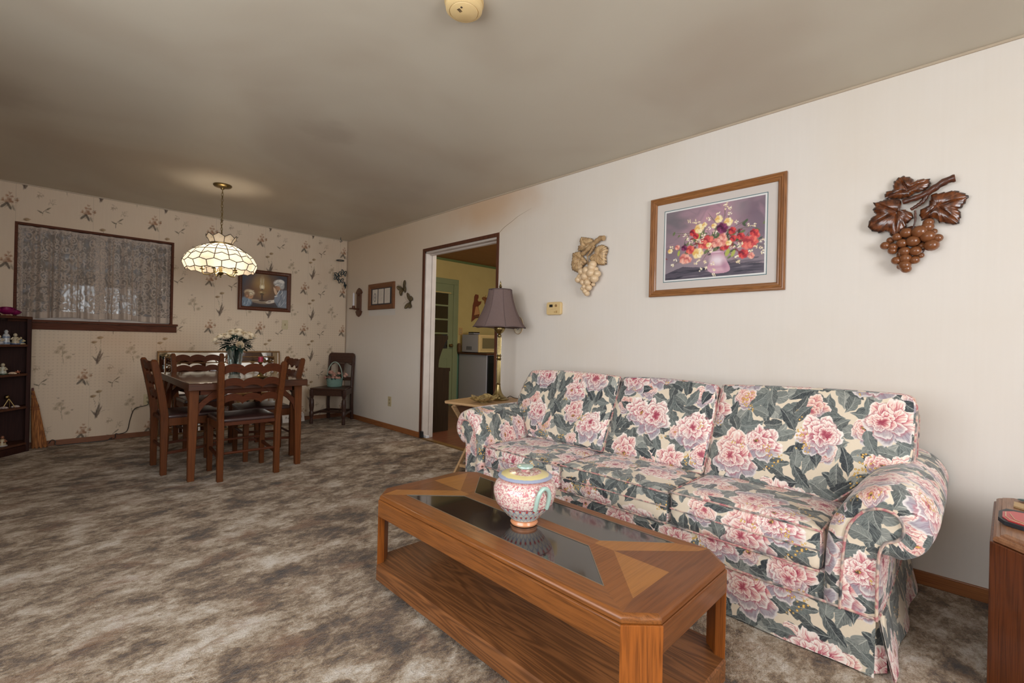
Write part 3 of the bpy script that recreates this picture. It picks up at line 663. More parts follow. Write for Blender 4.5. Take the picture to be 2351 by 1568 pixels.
# ------------------------------------------------------------------ sofa
SY = 1.28
sofa = thing('sofa', 'three seat rolled arm sofa in floral fabric against the long cream wall', 'sofa', (2.41, SY, 0))
YL, YR = 2.20, 0.36          # inner faces of the arms
SEAM = (YR+0.006, 0.948, 1.572, YL-0.006)
def rbox(mb, x0, x1, y0, y1, z0, z1, r=0.03, n=14, bt=0.0, bf=0.0, sag=0.0):
    """rounded cushion block; bt domes the top, bf bulges the front (-x)"""
    cx, cy, cz = (x0+x1)/2, (y0+y1)/2, (z0+z1)/2; hx, hy, hz = (x1-x0)/2, (y1-y0)/2, (z1-z0)/2
    def P_(a, b, c_):
        p = Vector((a*hx, b*hy, c_*hz)); q = Vector((max(-hx+r, min(hx-r, p.x)), max(-hy+r, min(hy-r, p.y)), max(-hz+r, min(hz-r, p.z))))
        d = p-q
        if d.length > 1e-9: p = q+d.normalized()*r if d.length > r*0.999 or sum(abs(t_) > 1e-9 for t_ in d) > 1 else p
        u, v = p.x/hx, p.y/hy
        if c_ > 0: p.z += bt*(1-u*u)**0.6*(1-v**4)*((p.z+hz)/(2*hz))
        if a < 0: p.x -= bf*(1-v*v)*(1-(p.z/hz)**2)
        return Vector((cx, cy, cz))+p
    def tt(i, k):
        s_ = i/k*2-1
        return math.copysign(1-(1-abs(s_))**1.6, s_)
    for ax in range(3):
        for sg in (-1, 1):
            def fn(u, v):
                a, b = tt(u, 1), tt(v, 1); l = [0, 0, 0]; l[ax] = sg; l[(ax+1) % 3] = a; l[(ax+2) % 3] = b; return P_(*l)
            mb.grid(fn, n+8, n, flip=(sg < 0))
UVO = [(0.13, 0.05), (0.43, 0.07), (0.75, 0.02)]
seat_z = lambda y: 0.432+0.0*y
for i in range(3):
    ya, yb = SEAM[i]+0.003, SEAM[i+1]-0.003
    mb = MB(); zt = 0.442-0.018*i*0.5; rbox(mb, 1.955, 2.52, ya, yb, 0.285, zt, 0.026, 16, 0.020, 0.012)
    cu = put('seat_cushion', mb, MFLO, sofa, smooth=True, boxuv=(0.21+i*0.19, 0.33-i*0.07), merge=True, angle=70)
    mb = MB()
    for z, bx_ in ((zt-0.006, 0.0), (0.366, -0.011), (0.292, 0.0)):
        pts = [(1.953+bx_*(1-((k/16*2-1)**2))-0.001, ya+0.006+(yb-ya-0.012)*k/16, z+(0.004*(1-((k/16*2-1)**2)) if z > 0.4 else 0)) for k in range(17)]
        mb.tube(pts, 0.0042 if z != 0.366 else 0.0030, 8)
    for yy in (ya+0.002, yb-0.002): mb.tube([(1.956, yy, zt-0.006), (2.2, yy, zt-0.004), (2.42, yy, zt-0.006)], 0.0042, 8)
    put('welt', mb, MWELT, cu, smooth=True)
# back cushions: outline in (y, s) where s runs up the lean from (x=2.40,z=.41) to (x=2.60,z=.86)
B0 = Vector((2.385, 0, 0.405)); B1 = Vector((2.585, 0, 0.862)); UPV = (B1-B0); NB = UPV.cross(Vector((0, 1, 0))).normalized()
if NB.x > 0: NB = -NB
def bp(y, s_): return Vector((B0.x, y, B0.z))+UPV*s_
def pillow(left, right, T, puff, uvo, nm='back_cushion', crown=0.0):
    n = 30
    Ls = spline(left, n); Rs = spline(right, n)
    def cm(t): return Ls[min(int(t*(n-1)+.5), n-1)], Rs[min(int(t*(n-1)+.5), n-1)]
    mb = MB()
    def pt(s_, t, side):
        l, r = cm(t); y = l.x*(1-s_)+r.x*s_; h_ = l.y*(1-s_)+r.y*s_
        h_ += crown*math.sin(PI*s_)**0.7*t**4
        ed = (max(0, 1-abs(2*s_-1)**5))**0.5*(max(0, 1-abs(2*t-1)**6))**0.5
        return bp(y, h_)+NB*((T*0.5+puff*ed) if side > 0 else -(T*0.5+puff*0.6*ed))
    def tt(u): u = u*2-1; return (math.copysign(1-(1-abs(u))**1.5, u)+1)/2
    N = 26
    mb.grid(lambda u, v: pt(tt(u), tt(v), 1), N, n)
    mb.grid(lambda u, v: pt(tt(u), tt(v), -1), N, n, flip=True)
    rim = [(tt(k/(N-1)), 0) for k in range(N)]+[(1, tt(k/(n-1))) for k in range(n)]+[(tt(1-k/(N-1)), 1) for k in range(N)]+[(0, tt(1-k/(n-1))) for k in range(n)]
    def rimf(u, v):
        k = min(int(u*(len(rim)-1)+.5), len(rim)-1); s_, t = rim[k]; a, b = pt(s_, t, 1), pt(s_, t, -1); return a*(1-v)+b*v
    mb.grid(rimf, len(rim), 5, flip=True)
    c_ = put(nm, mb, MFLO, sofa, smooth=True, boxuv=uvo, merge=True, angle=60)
    wl = MB()
    for sd in (1, -1):
        pp = []
        for s_, t in rim[::2]:
            p = pt(s_, t, sd)
            if not pp or (p-pp[-1]).length > 0.008: pp.append(p)
        if (pp[0]-pp[-1]).length < 0.008: pp.pop()
        wl.tube(pp, 0.0042, 8, closed=True)
    put('welt', wl, MWELT, c_, smooth=True)
bb = (0.945, 1.545)
# nearest (right) cushion: wide on top, cut to the curve of the arm below
pillow([(bb[0]-.004, 0.03), (bb[0]-.002, 0.35), (bb[0]-.003, 0.7), (bb[0]-.012, 0.985)],
       [(0.405, 0.03), (0.345, 0.16), (0.285, 0.29), (0.205, 0.38), (0.165, 0.46), (0.158, 0.72), (0.160, 0.97), (0.185, 1.03)], 0.13, 0.032, (0.02, 0.11), crown=0.02)
pillow([(bb[1]-.004, 0.03), (bb[1]-.002, 0.35), (bb[1]-.003, 0.7), (bb[1]-.012, 0.98)],
       [(bb[0]+.008, 0.03), (bb[0]+.004, 0.35), (bb[0]+.004, 0.7), (bb[0]+.012, 0.975)], 0.13, 0.032, (0.29, 0.37), crown=0.03)
pillow([(2.155, 0.03), (2.205, 0.16), (2.26, 0.29), (2.33, 0.40), (2.352, 0.5), (2.345, 0.72), (2.315, 0.93), (2.29, 0.975)],
       [(bb[1]+.008, 0.03), (bb[1]+.004, 0.35), (bb[1]+.004, 0.7), (bb[1]+.012, 0.985)], 0.13, 0.032, (0.57, 0.21), crown=0.03)
# arms: swept profile in (y,z); mirrored for the far one
P1 = [(.366, .19), (.363, .32), (.356, .44), (.338, .50), (.306, .553), (.26, .603), (.201, .63), (.14, .613), (.10, .575), (.078, .52), (.082, .475), (.105, .435), (.15, .404), (.195, .408), (.211, .385), (.212, .19)]
P0_ = [(.312, .19), (.309, .32), (.302, .43), (.292, .48), (.27, .52), (.245, .548), (.212, .562), (.18, .56), (.16, .545), (.148, .52), (.149, .495), (.16, .475), (.178, .462), (.197, .448), (.2105, .385), (.2115, .19)]
NP = 48
S1 = spline(P1, NP); S0 = spline(P0_, NP)
AX = [(1.948, 0.0), (1.944, 0.25), (1.9445, 0.5), (1.951, 0.75), (1.962, 0.93), (1.98, 1.0), (2.02, 1.06), (2.10, 1.10), (2.25, 1.12), (2.45, 1.12), (2.65, 1.10), (2.86, 1.08)]
VC_ = [0, .013, .026, .040, .051, .070]; VC_ += [VC_[-1]+AX[k][0]-AX[5][0] for k in range(6, len(AX))]
def arm(mir, off):
    def Y(y): return 2*SY-y if mir else y
    mb = MB(); ks = len(AX)
    def pp(i, j):
        x, k = AX[j]; a, b = S0[i], S1[i]; p = a+(b-a)*min(k, 1)
        if k > 1:
            e = (k-1)/0.12; roll = max(0, min(1, (p.y-0.40)/0.12)) if True else 0
            p = p+Vector((-0.016*e*roll*(1 if p.x < .24 else 0.2), 0.012*e*roll, 0))
            if p.x < 0.215 and p.y < 0.40: p = p+Vector((-0.012*e, 0, 0))
        return Vector((x, Y(p.x), p.y))
    arc = [0]
    for i in range(1, NP): arc.append(arc[-1]+(S1[i]-S1[i-1]).length)
    mb.grid(lambda u, v: pp(round(u*(NP-1)), round(v*(ks-1))), NP, ks, uvf=lambda u, v: (arc[round(u*(NP-1))]+off, VC_[round(v*(ks-1))]+off*.7), flip=not mir)
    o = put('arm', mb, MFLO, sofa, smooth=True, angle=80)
    mb = MB(); pl = [(s_.x, s_.y) for s_ in S0]
    n = len(pl); vs = [Vector((1.9475, Y(a), b)) for a, b in pl]; mb.add(vs, [tuple(range(n)) if mir else tuple(range(n))[::-1]])
    put('front_panel', mb, MFLO, o, boxuv=(0.17+off, 0.42))
    wl = MB(); pth = [Vector((1.944, Y(s_.x), s_.y)) for s_ in S0]; wl.tube(pth, 0.0048, 8)
    wl.tube([(1.957, Y(.2125), .19), (1.957, Y(.2125), .39)], 0.0045, 8); put('welt', wl, MWELT, o, smooth=True)
arm(False, 0.31); arm(True, 0.83)
mb = MB(); mb.box(1.962, 2.10, YR, YL, 0.185, 0.29); put('front_rail', mb, MFLO, sofa, boxuv=(0.5, 0.62), bevel=0.008)
mb = MB(); mb.box(2.62, 2.85, YR-.1, YL+.1, 0.18, 0.80); put('back_frame', mb, MFLO, sofa, boxuv=(0.1, 0.8), bevel=0.04)
mb = MB(); mb.box(2.0, 2.84, YR-0.12, YL+0.12, 0.10, 0.28); put('seat_deck', mb, MFLO, sofa, boxuv=(0.3, 0.2))
# skirt: front and side drops, split at the corners, flared a little at the hem
yR, yLf = 0.212, 2*SY-0.212
mb = MB()
def sk_front(u, v):
    y = yR+0.002+(yLf-yR-0.004)*u; fl = 0.010*(1-v); ed = 0.012*(1-v)*(max(0, 1-u/0.03)+max(0, 1-(1-u)/0.03))
    return Vector((1.951-fl-ed*0.6+0.003*math.sin(u*37)*(1-v), y-0.030*(1-v)*max(0, 1-u/.02)*0, 0.006+0.190*v))
mb.grid(sk_front, 80, 6); mb.grid(lambda u, v: sk_front(u, v)+Vector((0.006, 0, 0)), 80, 6, flip=True)
def sk_side(sg, yb):
    def f(u, v):
        x = 1.972+(2.86-1.972)*u; fl = (0.040*(1-v)**1.2+0.008*math.sin(u*15+1)*(1-v))
        return Vector((x-0.02*(1-v)*(1 if u < .02 else 0)+0.02*(1-v)*u, yb-sg*(0.006+fl), 0.006+0.19*v+0.0*u))
    return f
mb.grid(sk_side(1, yR), 50, 6, flip=True); mb.grid(sk_side(-1, yLf), 50, 6)
mb.grid(lambda u, v: sk_side(1, yR)(u, v)+Vector((0, 0.005, 0)), 50, 6)
for sg, yb in ((1, yR), (-1, yLf)):   # tucked pleat behind each corner split
    mb.grid(lambda u, v: Vector((1.953-0.006*(1-v)+0.05*u, yb+sg*(0.030-0.045*u)-sg*0.012*(1-v), 0.006+0.185*v)), 6, 6, flip=sg > 0)
put('skirt', mb, MFLO, sofa, smooth=True, boxuv=(0.22, 0.53), angle=60)
mb = MB(); mb.tube([(1.946, yR+(yLf-yR)*k/20, 0.196) for k in range(21)], 0.0048, 8); mb.tube([(1.95, yR-0.004, 0.196), (2.2, yR-0.010, 0.197), (2.86, yR-0.012, 0.2)], 0.0045, 8)
put('skirt_welt', mb, MWELT, sofa, smooth=True)
# ------------------------------------------------------------------ coffee table
CT = (1.316, 1.228); ct = thing('coffee_table', 'octagonal oak coffee table with smoked glass insets in front of the sofa', 'coffee table', (*CT, 0))
OA = ((136, 82, 38), (70, 38, 16)); OB = ((162, 106, 48), (108, 64, 26)); OC = ((120, 70, 34), (66, 36, 16))
W_y = wood('oak_long', *OA, axis=1, scale=1.0, rough=0.35, coat=0.2, wear=0.12, contrast=.95)
W_x = wood('oak_cross', *OC, axis=0, scale=1.0, rough=0.35, coat=0.2, wear=0.12, contrast=.75)
W_l = wood('oak_light_inlay', *OB, axis=0, scale=1.0, rough=0.32, coat=0.2, contrast=.7)
W_l2 = wood('oak_light_ribbon', *OB, axis=0, scale=0.9, rough=0.32, coat=0.2, contrast=.6)
W_z = wood('oak_upright', (156, 88, 34), (80, 41, 13), axis=2, scale=1.1, rough=0.4, coat=0.15, contrast=0.95)
W_shelf = wood('oak_shelf', (138, 88, 50), (72, 43, 24), axis=1, scale=0.9, rough=0.42, figure=True, wear=0.3, contrast=0.72)
cx0, cx1, cy0, cy1, ch = 1.027, 1.605, 0.541, 1.915, 0.076
def octo(i, c_=ch):
    a, b, c1, d = cx0+i, cx1-i, cy0+i, cy1-i; k = c_-i*0.586
    return [(a+k, c1), (b-k, c1), (b, c1+k), (b, d-k), (b-k, d), (a+k, d), (a, d-k), (a, c1+k)]
mb = MB()
rings = [(0.012, .374), (0.012, .3785), (0.005, .3805), (0.0045, .387), (0.007, .394), (0.0125, .3985), (0.020, .400)]
vs = []
for i, z in rings: vs += [(x, y, z) for x, y in octo(i)]
for grp, mt in (((1, 2, 3), W_y), ((5, 6, 7), W_y), ((0,), W_x), ((4,), W_x)):
    fs_ = [(r*8+k, r*8+(k+1) % 8, (r+1)*8+(k+1) % 8, (r+1)*8+k) for r in range(len(rings)-1) for k in grp]; us = sorted({i for f in fs_ for i in f}); ix = {v: i for i, v in enumerate(us)}
    mb = MB(); mb.add([vs[i] for i in us], [tuple(ix[i] for i in f) for f in fs_]); put('top_edge', mb, mt, ct, smooth=True, angle=35)
# top surface: inlaid pieces
inn = octo(0.020); T_ = 0.400; hy = CT[1]
gF = [(1.120, 0.724+.006), (1.120, 1.760), (1.303, 1.583), (1.303, 0.913)]
gB = [(1.545, 0.724), (1.545, 1.756), (1.366, 1.585), (1.366, 0.911)]
pieces = []
xa, xb = 1.120, 1.545; apN = (1.335, 1.650); apS = (1.335, 0.835)
nN0, nN1 = (1.125, 1.852), (1.545, 1.852); nS0, nS1 = (1.125, 0.640), (1.545, 0.640)
def top(name, polys, m, z=T_, lab=None):
    for pl in polys:
        ar = sum(a[0]*b[1]-b[0]*a[1] for a, b in zip(pl, pl[1:]+pl[:1])); pl = pl if ar > 0 else pl[::-1]
        mb = MB(); mb.add([(x, y, z) for x, y in pl], [tuple(range(len(pl)))]); put(name, mb, m, ct, label=lab)
I = inn  # 0:(a+k,c) 1:(b-k,c) 2:(b,c+k) 3:(b,d-k) 4:(b-k,d) 5:(a+k,d) 6:(a,d-k) 7:(a,c+k)
top('border_strip', [[I[7], (xa, gF[0][1]), gF[1], I[6]], [gB[0], I[2], I[3], gB[1]]], W_y)
top('center_strip', [[gF[3], gF[2], gB[2], gB[3]]], W_y)
top('end_border', [[I[6], nN0, nN1, I[3], I[4], I[5]], [I[7], I[0], I[1], I[2], nS1, nS0]], W_x)
W_rm = wood('oak_ribbon_dark', *OA, axis=0, scale=1, contrast=.7)
top('ribbon_inlay', [[gF[1], gF[2], (1.335, 1.585), apN, nN0, I[6]]], W_l2, T_); top('ribbon_inlay', [[gF[0], I[7], nS0, apS, (1.335, 0.912), gF[3]]], W_rm, T_)
top('ribbon_inlay', [[gB[1], I[3], nN1, apN, (1.335, 1.585), gB[2]]], W_rm, T_); top('ribbon_inlay', [[gB[0], gB[3], (1.335, 0.912), apS, nS1, I[2]]], W_l2, T_)
top('diamond_inlay', [[apN, (1.335, 1.852), nN1], [apS, nS0, (1.335, 0.640)]], W_l, T_)
top('diamond_inlay', [[apN, nN0, (1.335, 1.852)], [apS, (1.335, 0.640), nS1]], W_x, T_)
smk = NT('smoked_glass'); smk.bsdf(srgb(40, 34, 32), 0.05, 0, 0.85, coat=0.6); 
mb = MB(); mb.add([(x, y, T_-0.001) for x, y in gF[::-1]], [(0, 1, 2, 3)]); put('glass_inset', mb, smk.m, ct, label='smoked glass inset')
mb = MB(); mb.add([(x, y, T_-0.001) for x, y in gB], [(0, 1, 2, 3)]); put('glass_inset', mb, smk.m, ct, label='smoked glass inset')
mb = MB()
for g in (gF, gB):
    cxg = sum(p[0] for p in g)/4; cyg = sum(p[1] for p in g)/4
    for k in range(4):
        a, b = g[k], g[(k+1) % 4]; mb.bar((a[0], a[1], T_), (b[0], b[1], T_), 0.0025, 0.0012)
put('inset_edge', mb, plain('inset_edge', (120, 108, 92), 0.3), ct)
for nm_, a, b, c_, d in (('apron', cx0, cx0+.02, cy0+ch, cy1-ch), ('apron', cx1-.02, cx1, cy0+ch, cy1-ch)):
    mb = MB(); mb.box(a, b, c_, d, 0.305, 0.378); put(nm_, mb, W_y, ct, bevel=0.004)
for a, b in ((cy0, cy0+.02), (cy1-.02, cy1)):
    mb = MB(); mb.box(cx0+ch, cx1-ch, a, b, 0.305, 0.378); put('apron', mb, W_x, ct, bevel=0.004)
def corner_poly(sx, sy, i=0.0, leg=0.055):
    """cross-section of a chamfered corner post"""
    X = (cx1-i) if sx > 0 else (cx0+i); Yc = (cy1-i) if sy > 0 else (cy0+i); k = ch-i*0.586; t_ = 0.02
    p = [(X-sx*k, Yc), (X, Yc-sy*k), (X, Yc-sy*(k+0.002)), (X-sx*t_*1.6, Yc-sy*(k+0.002)), (X-sx*(k+0.002), Yc-sy*t_*1.6), (X-sx*(k+0.002), Yc)]
    return p
for sx in (-1, 1):
    for sy in (-1, 1):
        mb = MB(); mb.prism(corner_poly(sx, sy), lambda x, y, z: Vector((x, y, z)), 0.094, 0.378); put('post', mb, W_z, ct, merge=True, bevel=0.003)
mb = MB(); pl = octo(-0.002)
vs = [(x, y, 0.028) for x, y in pl]+[(x, y, 0.090) for x, y in pl]+[(x, y, 0.095) for x, y in octo(0.004)]
fs = [tuple(range(8))[::-1]]+[(r*8+k, r*8+(k+1) % 8, (r+1)*8+(k+1) % 8, (r+1)*8+k) for r in range(2) for k in range(8)]+[tuple(range(16, 24))]
mb.add(vs, fs); put('lower_shelf', mb, W_shelf, ct)
for x, y in ((1.1, .62), (1.53, .62), (1.1, 1.84), (1.53, 1.84)):
    mb = MB(); mb.box(x-.03, x+.03, y-.03, y+.03, 0, 0.03); put('foot_block', mb, W_x, ct)
# ------------------------------------------------------------------ lidded pot
PC = (1.283, 1.198); pot = thing('lidded_pot', 'pink sponged ceramic pot with yellow rimmed lid standing on the coffee table', 'pot', (*PC, 0.401))
def m_pot():
    t = NT('sponged_glaze'); co = t.coord(); s_ = t.xyz(co); n = t.noise(co, 135, 3, 0.65, 0.5)
    body = t.mix(t.smooth(n, 0.45, 0.58), srgb(228, 214, 202), srgb(196, 124, 130))
    th = t.math('ARCTAN2', s_[1], s_[0])
    a = t.math('ABSOLUTE', t.math('SINE', t.math('MULTIPLY', th, 13))); b = t.math('ABSOLUTE', t.math('SINE', t.math('ADD', t.math('MULTIPLY', s_[2], 110), 0.4)))
    band = t.mix(t.smooth(t.math('ABSOLUTE', t.math('SUBTRACT', a, b)), 0.12, 0.28), srgb(164, 172, 188), srgb(216, 210, 196))
    dots = t.smooth(t.math('ADD', t.math('SUBTRACT', 1.0, a), t.math('ABSOLUTE', t.math('SUBTRACT', t.math('FRACT', t.math('MULTIPLY', s_[2], 34)), 0.5))), 0.22, 0.14)
    band = t.mix(dots, band, srgb(196, 74, 66))
    c_ = t.mix(t.smooth(s_[2], 0.0805, 0.0815), band, body)
    c_ = t.mix(t.smooth(t.math('ABSOLUTE', t.math('SUBTRACT', s_[2], 0.080)), 0.0022, 0.0014), c_, srgb(140, 76, 84))
    c_ = t.mix(t.smooth(s_[2], 0.021, 0.019), c_, t.mix(t.noise(co, 60, 2), srgb(214, 150, 106), srgb(196, 128, 90)))
    c_ = t.mix(t.smooth(s_[2], 0.165, 0.170), c_, t.mix(t.smooth(n, 0.4, 0.6), srgb(196, 124, 124), srgb(220, 180, 160)))
    t.bsdf(c_, 0.22, 0, 0.5, t.bump(n, 0.1, 0.001), 0.4); return t.m
mb = MB(); mb.lathe([(0, 0), (.050, 0), (.0525, .006), (.048, .015), (.050, .020), (.072, .040), (.093, .064), (.1065, .0795), (.113, .095), (.1185, .118), (.1185, .135), (.112, .153), (.100, .166), (.0885, .172), (.086, .178), (.0, .178)], (*PC, .401), 56)
put('body', mb, m_pot(), pot, smooth=True)
t = NT('lid_glaze'); co = t.coord(); s_ = t.xyz(co); rr_ = t.math('SQRT', t.math('ADD', t.math('MULTIPLY', s_[0], s_[0]), t.math('MULTIPLY', s_[1], s_[1])))
rr_ = t.math('ADD', rr_, t.math('MULTIPLY', t.math('SUBTRACT', t.noise(co, 70, 2), 0.5), 0.010)); n = t.noise(co, 80, 3, 0.6, 1)
c_ = t.mix(t.smooth(n, 0.45, 0.55), srgb(222, 202, 186), srgb(184, 116, 116)); c_ = t.mix(t.smooth(rr_, 0.058, 0.064), c_, srgb(224, 208, 148)); c_ = t.mix(t.smooth(rr_, 0.088, 0.093), c_, srgb(158, 166, 190))
t.bsdf(c_, 0.22, 0, 0.5, None, 0.4)
mb = MB(); mb.lathe([(.087, .176), (.1015, .1775), (.1035, .181), (.100, .184), (.075, .191), (.045, .1965), (.029, .1985), (.026, .1975), (.017, .1985), (.016, .206), (.0, .206)], (*PC, .401), 56); ld = put('lid', mb, t.m, pot, smooth=True)
AQ = plain('aqua_glaze', (176, 204, 192), 0.22, var=0.2, vs=60, coat=0.3)
mb = MB(); mb.lathe([(.015, .204), (.028, .208), (.0315, .212), (.0305, .217), (.022, .2195), (0, .220)], (*PC, .401), 32); put('knob', mb, AQ, ld, smooth=True, label='aqua knob')
for s0 in (0, PI):
    ang = math.radians(225-37+8)+s0-0.0
    ang = math.atan2(-PC[1], -PC[0])+math.radians(33)+s0
    er = Vector((math.cos(ang), math.sin(ang), 0)); et = Vector((-math.sin(ang), math.cos(ang), 0)); c0 = Vector((*PC, .401))
    pts = []
    for u, z, r in ((-.020, .092, .118), (-.021, .103, .124), (-.021, .125, .132), (-.018, .143, .137), (-.010, .155, .138), (0, .159, .138), (.010, .155, .138), (.018, .143, .137), (.021, .125, .132), (.021, .103, .124), (.020, .092, .118)):
        pts.append(c0+er*(r-.009)+et*u*1.22+Vector((0, 0, .092+(z-.092)*1.2-.008)))
    mb = MB(); mb.tube(spline(pts, 28), 0.0078, 12); put('handle', mb, AQ, pot, smooth=True, label='aqua glazed loop handle')
# ------------------------------------------------------------------ end table on the right
et_ = thing('end_table', 'oak end table with clipped corners right of the sofa', 'end table', (2.44, -0.38, 0))
ex0, ex1, ey1 = 2.04, 2.74, -0.052; ey0 = ey1-0.66; ek = 0.10
ERc, ERs = math.cos(math.radians(-2.2)), math.sin(math.radians(-2.2))
def eo(i): a, b, c1, d = ex0+i, ex1-i, ey0+i, ey1-i; k = ek-i*.586; return [(2.14+(x-2.14)*ERc-(y+.052)*ERs, -.052+(x-2.14)*ERs+(y+.052)*ERc) for x, y in ((a+k, c1), (b-k, c1), (b, c1+k), (b, d-k*0.2), (b-k*0.2, d), (a+k, d), (a, d-k), (a, c1+k))]
W_e = wood('end_oak_side', (108, 56, 24), (52, 25, 10), axis=2, scale=0.9, rough=0.4, coat=0.15, contrast=1.0); W_et = wood('end_oak_top', (150, 106, 74), (104, 66, 42), axis=0, scale=0.9, rough=0.35, wear=0.25)
mb = MB(); mb.prism(eo(-0.004), lambda x, y, z: Vector((x, y, z)), 0.02, 0.484); put('carcase', mb, W_e, et_, bevel=0.003)
mb = MB(); vs = []; rings = [(0.010, .480), (0.010, .4845), (0.003, .487), (0.003, .496), (0.010, .502), (0.018, .503), (0.020, .508), (0.032, .513), (0.06, .514)]
for i, z in rings: vs += [(x, y, z) for x, y in eo(i)]
mb.add(vs, [(r*8+k, r*8+(k+1) % 8, (r+1)*8+(k+1) % 8, (r+1)*8+k) for r in range(len(rings)-1) for k in range(8)]+[tuple(range(64, 72)), tuple(range(8))[::-1]])
put('tabletop', mb, W_et, et_)
mb = MB(); mb.box(ex0+.05, ex1-.05, ey0+.05, ey1-.05, 0, 0.02); put('plinth', mb, W_e, et_)
# things lying on it
def slab(name, quad, z0_, z1_, mats, label, cat, top_m=1):
    mb = MB(); n = len(quad); vs = [(x, y, z0_) for x, y in quad]+[(x, y, z1_) for x, y in quad]
    mb.add(vs, [tuple(range(n))[::-1]]+[(i, (i+1) % n, n+(i+1) % n, n+i) for i in range(n)]); mb.add(vs[n:], [tuple(range(n))], mi=1)
    o = put(name, mb, mats, base=(quad[0][0], quad[0][1], z0_), merge=True); return tag(o, label, cat)
MRED = plain('red_cover', (196, 52, 56), 0.3, var=0.15); MDKB = plain('navy_cover', (40, 44, 50), 0.5)
o = slab('folder', [(2.225, -0.125), (2.255, -0.083), (2.300, -0.070), (2.385, -0.074), (2.440, -0.094), (2.440, -0.30), (2.225, -0.30)], 0.515, 0.528, [MDKB, MDKB], 'flat black and red folder lying on the oak end table', 'folder')
MW[o.name] = Matrix.Translation(o.location)
mb = MB(); mb.prism([(2.236, -0.128), (2.262, -0.092), (2.300, -0.080), (2.375, -0.083), (2.405, -0.11), (2.40, -0.29), (2.236, -0.29)], lambda x, y, z: Vector((x, y, z)), 0.528, 0.531); put('red_panel', mb, MRED, o, label='red front panel')
mb = MB(); mb.tube([(2.245, -0.13, 0.532), (2.272, -0.098, 0.532), (2.31, -0.088, 0.532), (2.37, -0.09, 0.532)], 0.0012, 6); mb.tube([(2.262, -0.13, 0.532), (2.285, -0.108, 0.532), (2.36, -0.10, 0.532)], 0.001, 6); put('piping', mb, plain('pale_piping', (214, 196, 160), 0.4), o)
MSCR = plain('pale_wood_scrap', (200, 168, 122), 0.6, var=0.3)
slab('wooden_strip', [(2.615, -0.121), (2.54, -0.116), (2.46, -0.21), (2.53, -0.225)], 0.515, 0.521, [MSCR, MSCR], 'short pale wooden strip behind the black and red folder', 'wooden strip')
mb = MB(); mb.tube([(2.62, -0.149, .517), (2.665, -0.152, .520), (2.67, -0.157, .517)], 0.0022, 8); mb.ball((2.67, -0.165, .520), (.018, .035, .004), 12, 6)
tag(put('teal_trinket', mb, plain('teal_dark_plastic', (56, 84, 84), 0.3), base=(2.66, -0.15, .516)), 'small dark teal trinket at the back of the oak end table', 'trinket')
# ------------------------------------------------------------------ folding tray table between sofa and doorway
TT = thing('folding_table', 'pale wooden folding tray table beside the doorway, holding the brass lamp', 'side table', (2.555, 2.835, 0), math.radians(11))
W_t = wood('tray_wood', (196, 160, 118), (156, 118, 80), axis=0, scale=0.9, rough=0.5, coat=0.05, contrast=.8)
mb = MB(); hx, hy = 0.293, 0.232; k = 0.03
mb.prism([(-hx+k, -hy), (hx-k, -hy), (hx, -hy+k), (hx, hy-k), (hx-k, hy), (-hx+k, hy), (-hx, hy-k), (-hx, -hy+k)], lambda x, y, z: Vector((x, y, z)), 0.581, 0.600)
put('tabletop', mb, W_t, TT, world=False, bevel=0.006)
for yy in (-0.14, 0.14):
    mb = MB(); mb.bar((-0.25, yy, 0.57), (0.25, yy, 0.57), 0.022, 0.022); put('top_rail', mb, W_t, TT, world=False, bevel=0.002)
for yy, sg in ((-0.165, 1), (0.165, 1), (-0.14, -1), (0.14, -1)):
    mb = MB(); mb.bar((sg*-0.235, yy, 0.565), (sg*0.235, yy, 0.0), 0.020, 0.034, up=(1, 0, 0)); put('leg', mb, W_t, TT, world=False, bevel=0.002)
for sg in (1, -1):
    mb = MB(); mb.bar((sg*0.17, -0.165 if sg > 0 else -0.14, 0.075), (sg*0.17, 0.165 if sg > 0 else 0.14, 0.075), 0.022, 0.022); put('stretcher', mb, W_t, TT, world=False)
# brass lamp
LP = (2.650, 2.805); lamp = thing('table_lamp', 'tall brass column lamp with grey mauve bell shade by the doorway', 'lamp', (*LP, 0.601))
mb = MB(); mb.lathe([(0, 0), (.088, 0), (.090, .006), (.084, .013), (.070, .018), (.069, .024), (.050, .034), (.034, .055), (.024, .085), (.019, .115), (.0175, .125), (.0, .125)], (*LP, .601), 40); put('base', mb, MBRASS, lamp, smooth=True)
mb = MB(); z0_ = .601
prof = [(.014, .12), (.020, .128), (.020, .133), (.0145, .138), (.0145, .33), (.020, .335), (.022, .342), (.016, .348), (.016, .356), (.022, .362), (.020, .37), (.0145, .375), (.0145, .525), (.018, .53), (.018, .538), (.012, .545), (.014, .552), (.034, .566), (.046, .585), (.048, .600), (.045, .606), (.0, .606)]
mb.lathe(prof, (*LP, z0_), 28)
for k in range(8):
    a = k*PI/4
    for za, zb in ((.14, .325), (.38, .52)): mb.tube([(LP[0]+.0145*math.cos(a), LP[1]+.0145*math.sin(a), z0_+za), (LP[0]+.0145*math.cos(a), LP[1]+.0145*math.sin(a), z0_+zb)], 0.003, 6)
put('column', mb, MBRASS, lamp, smooth=True)
def shade_r(t_): return 0.098+(0.226-0.098)*(0.30*(1-t_)+0.70*(1-t_)**2.1)
t = NT('mauve_silk'); n = t.noise(t.mapping(t.coord(), sc_=(60, 60, 400)), 1, 2); df = t.n('ShaderNodeBsdfDiffuse'); t.put(df.inputs[0], t.mix(n, srgb(134, 116, 112), srgb(114, 98, 96))); tl = t.n('ShaderNodeBsdfTranslucent'); tl.inputs[0].default_value = srgb(150, 120, 100)
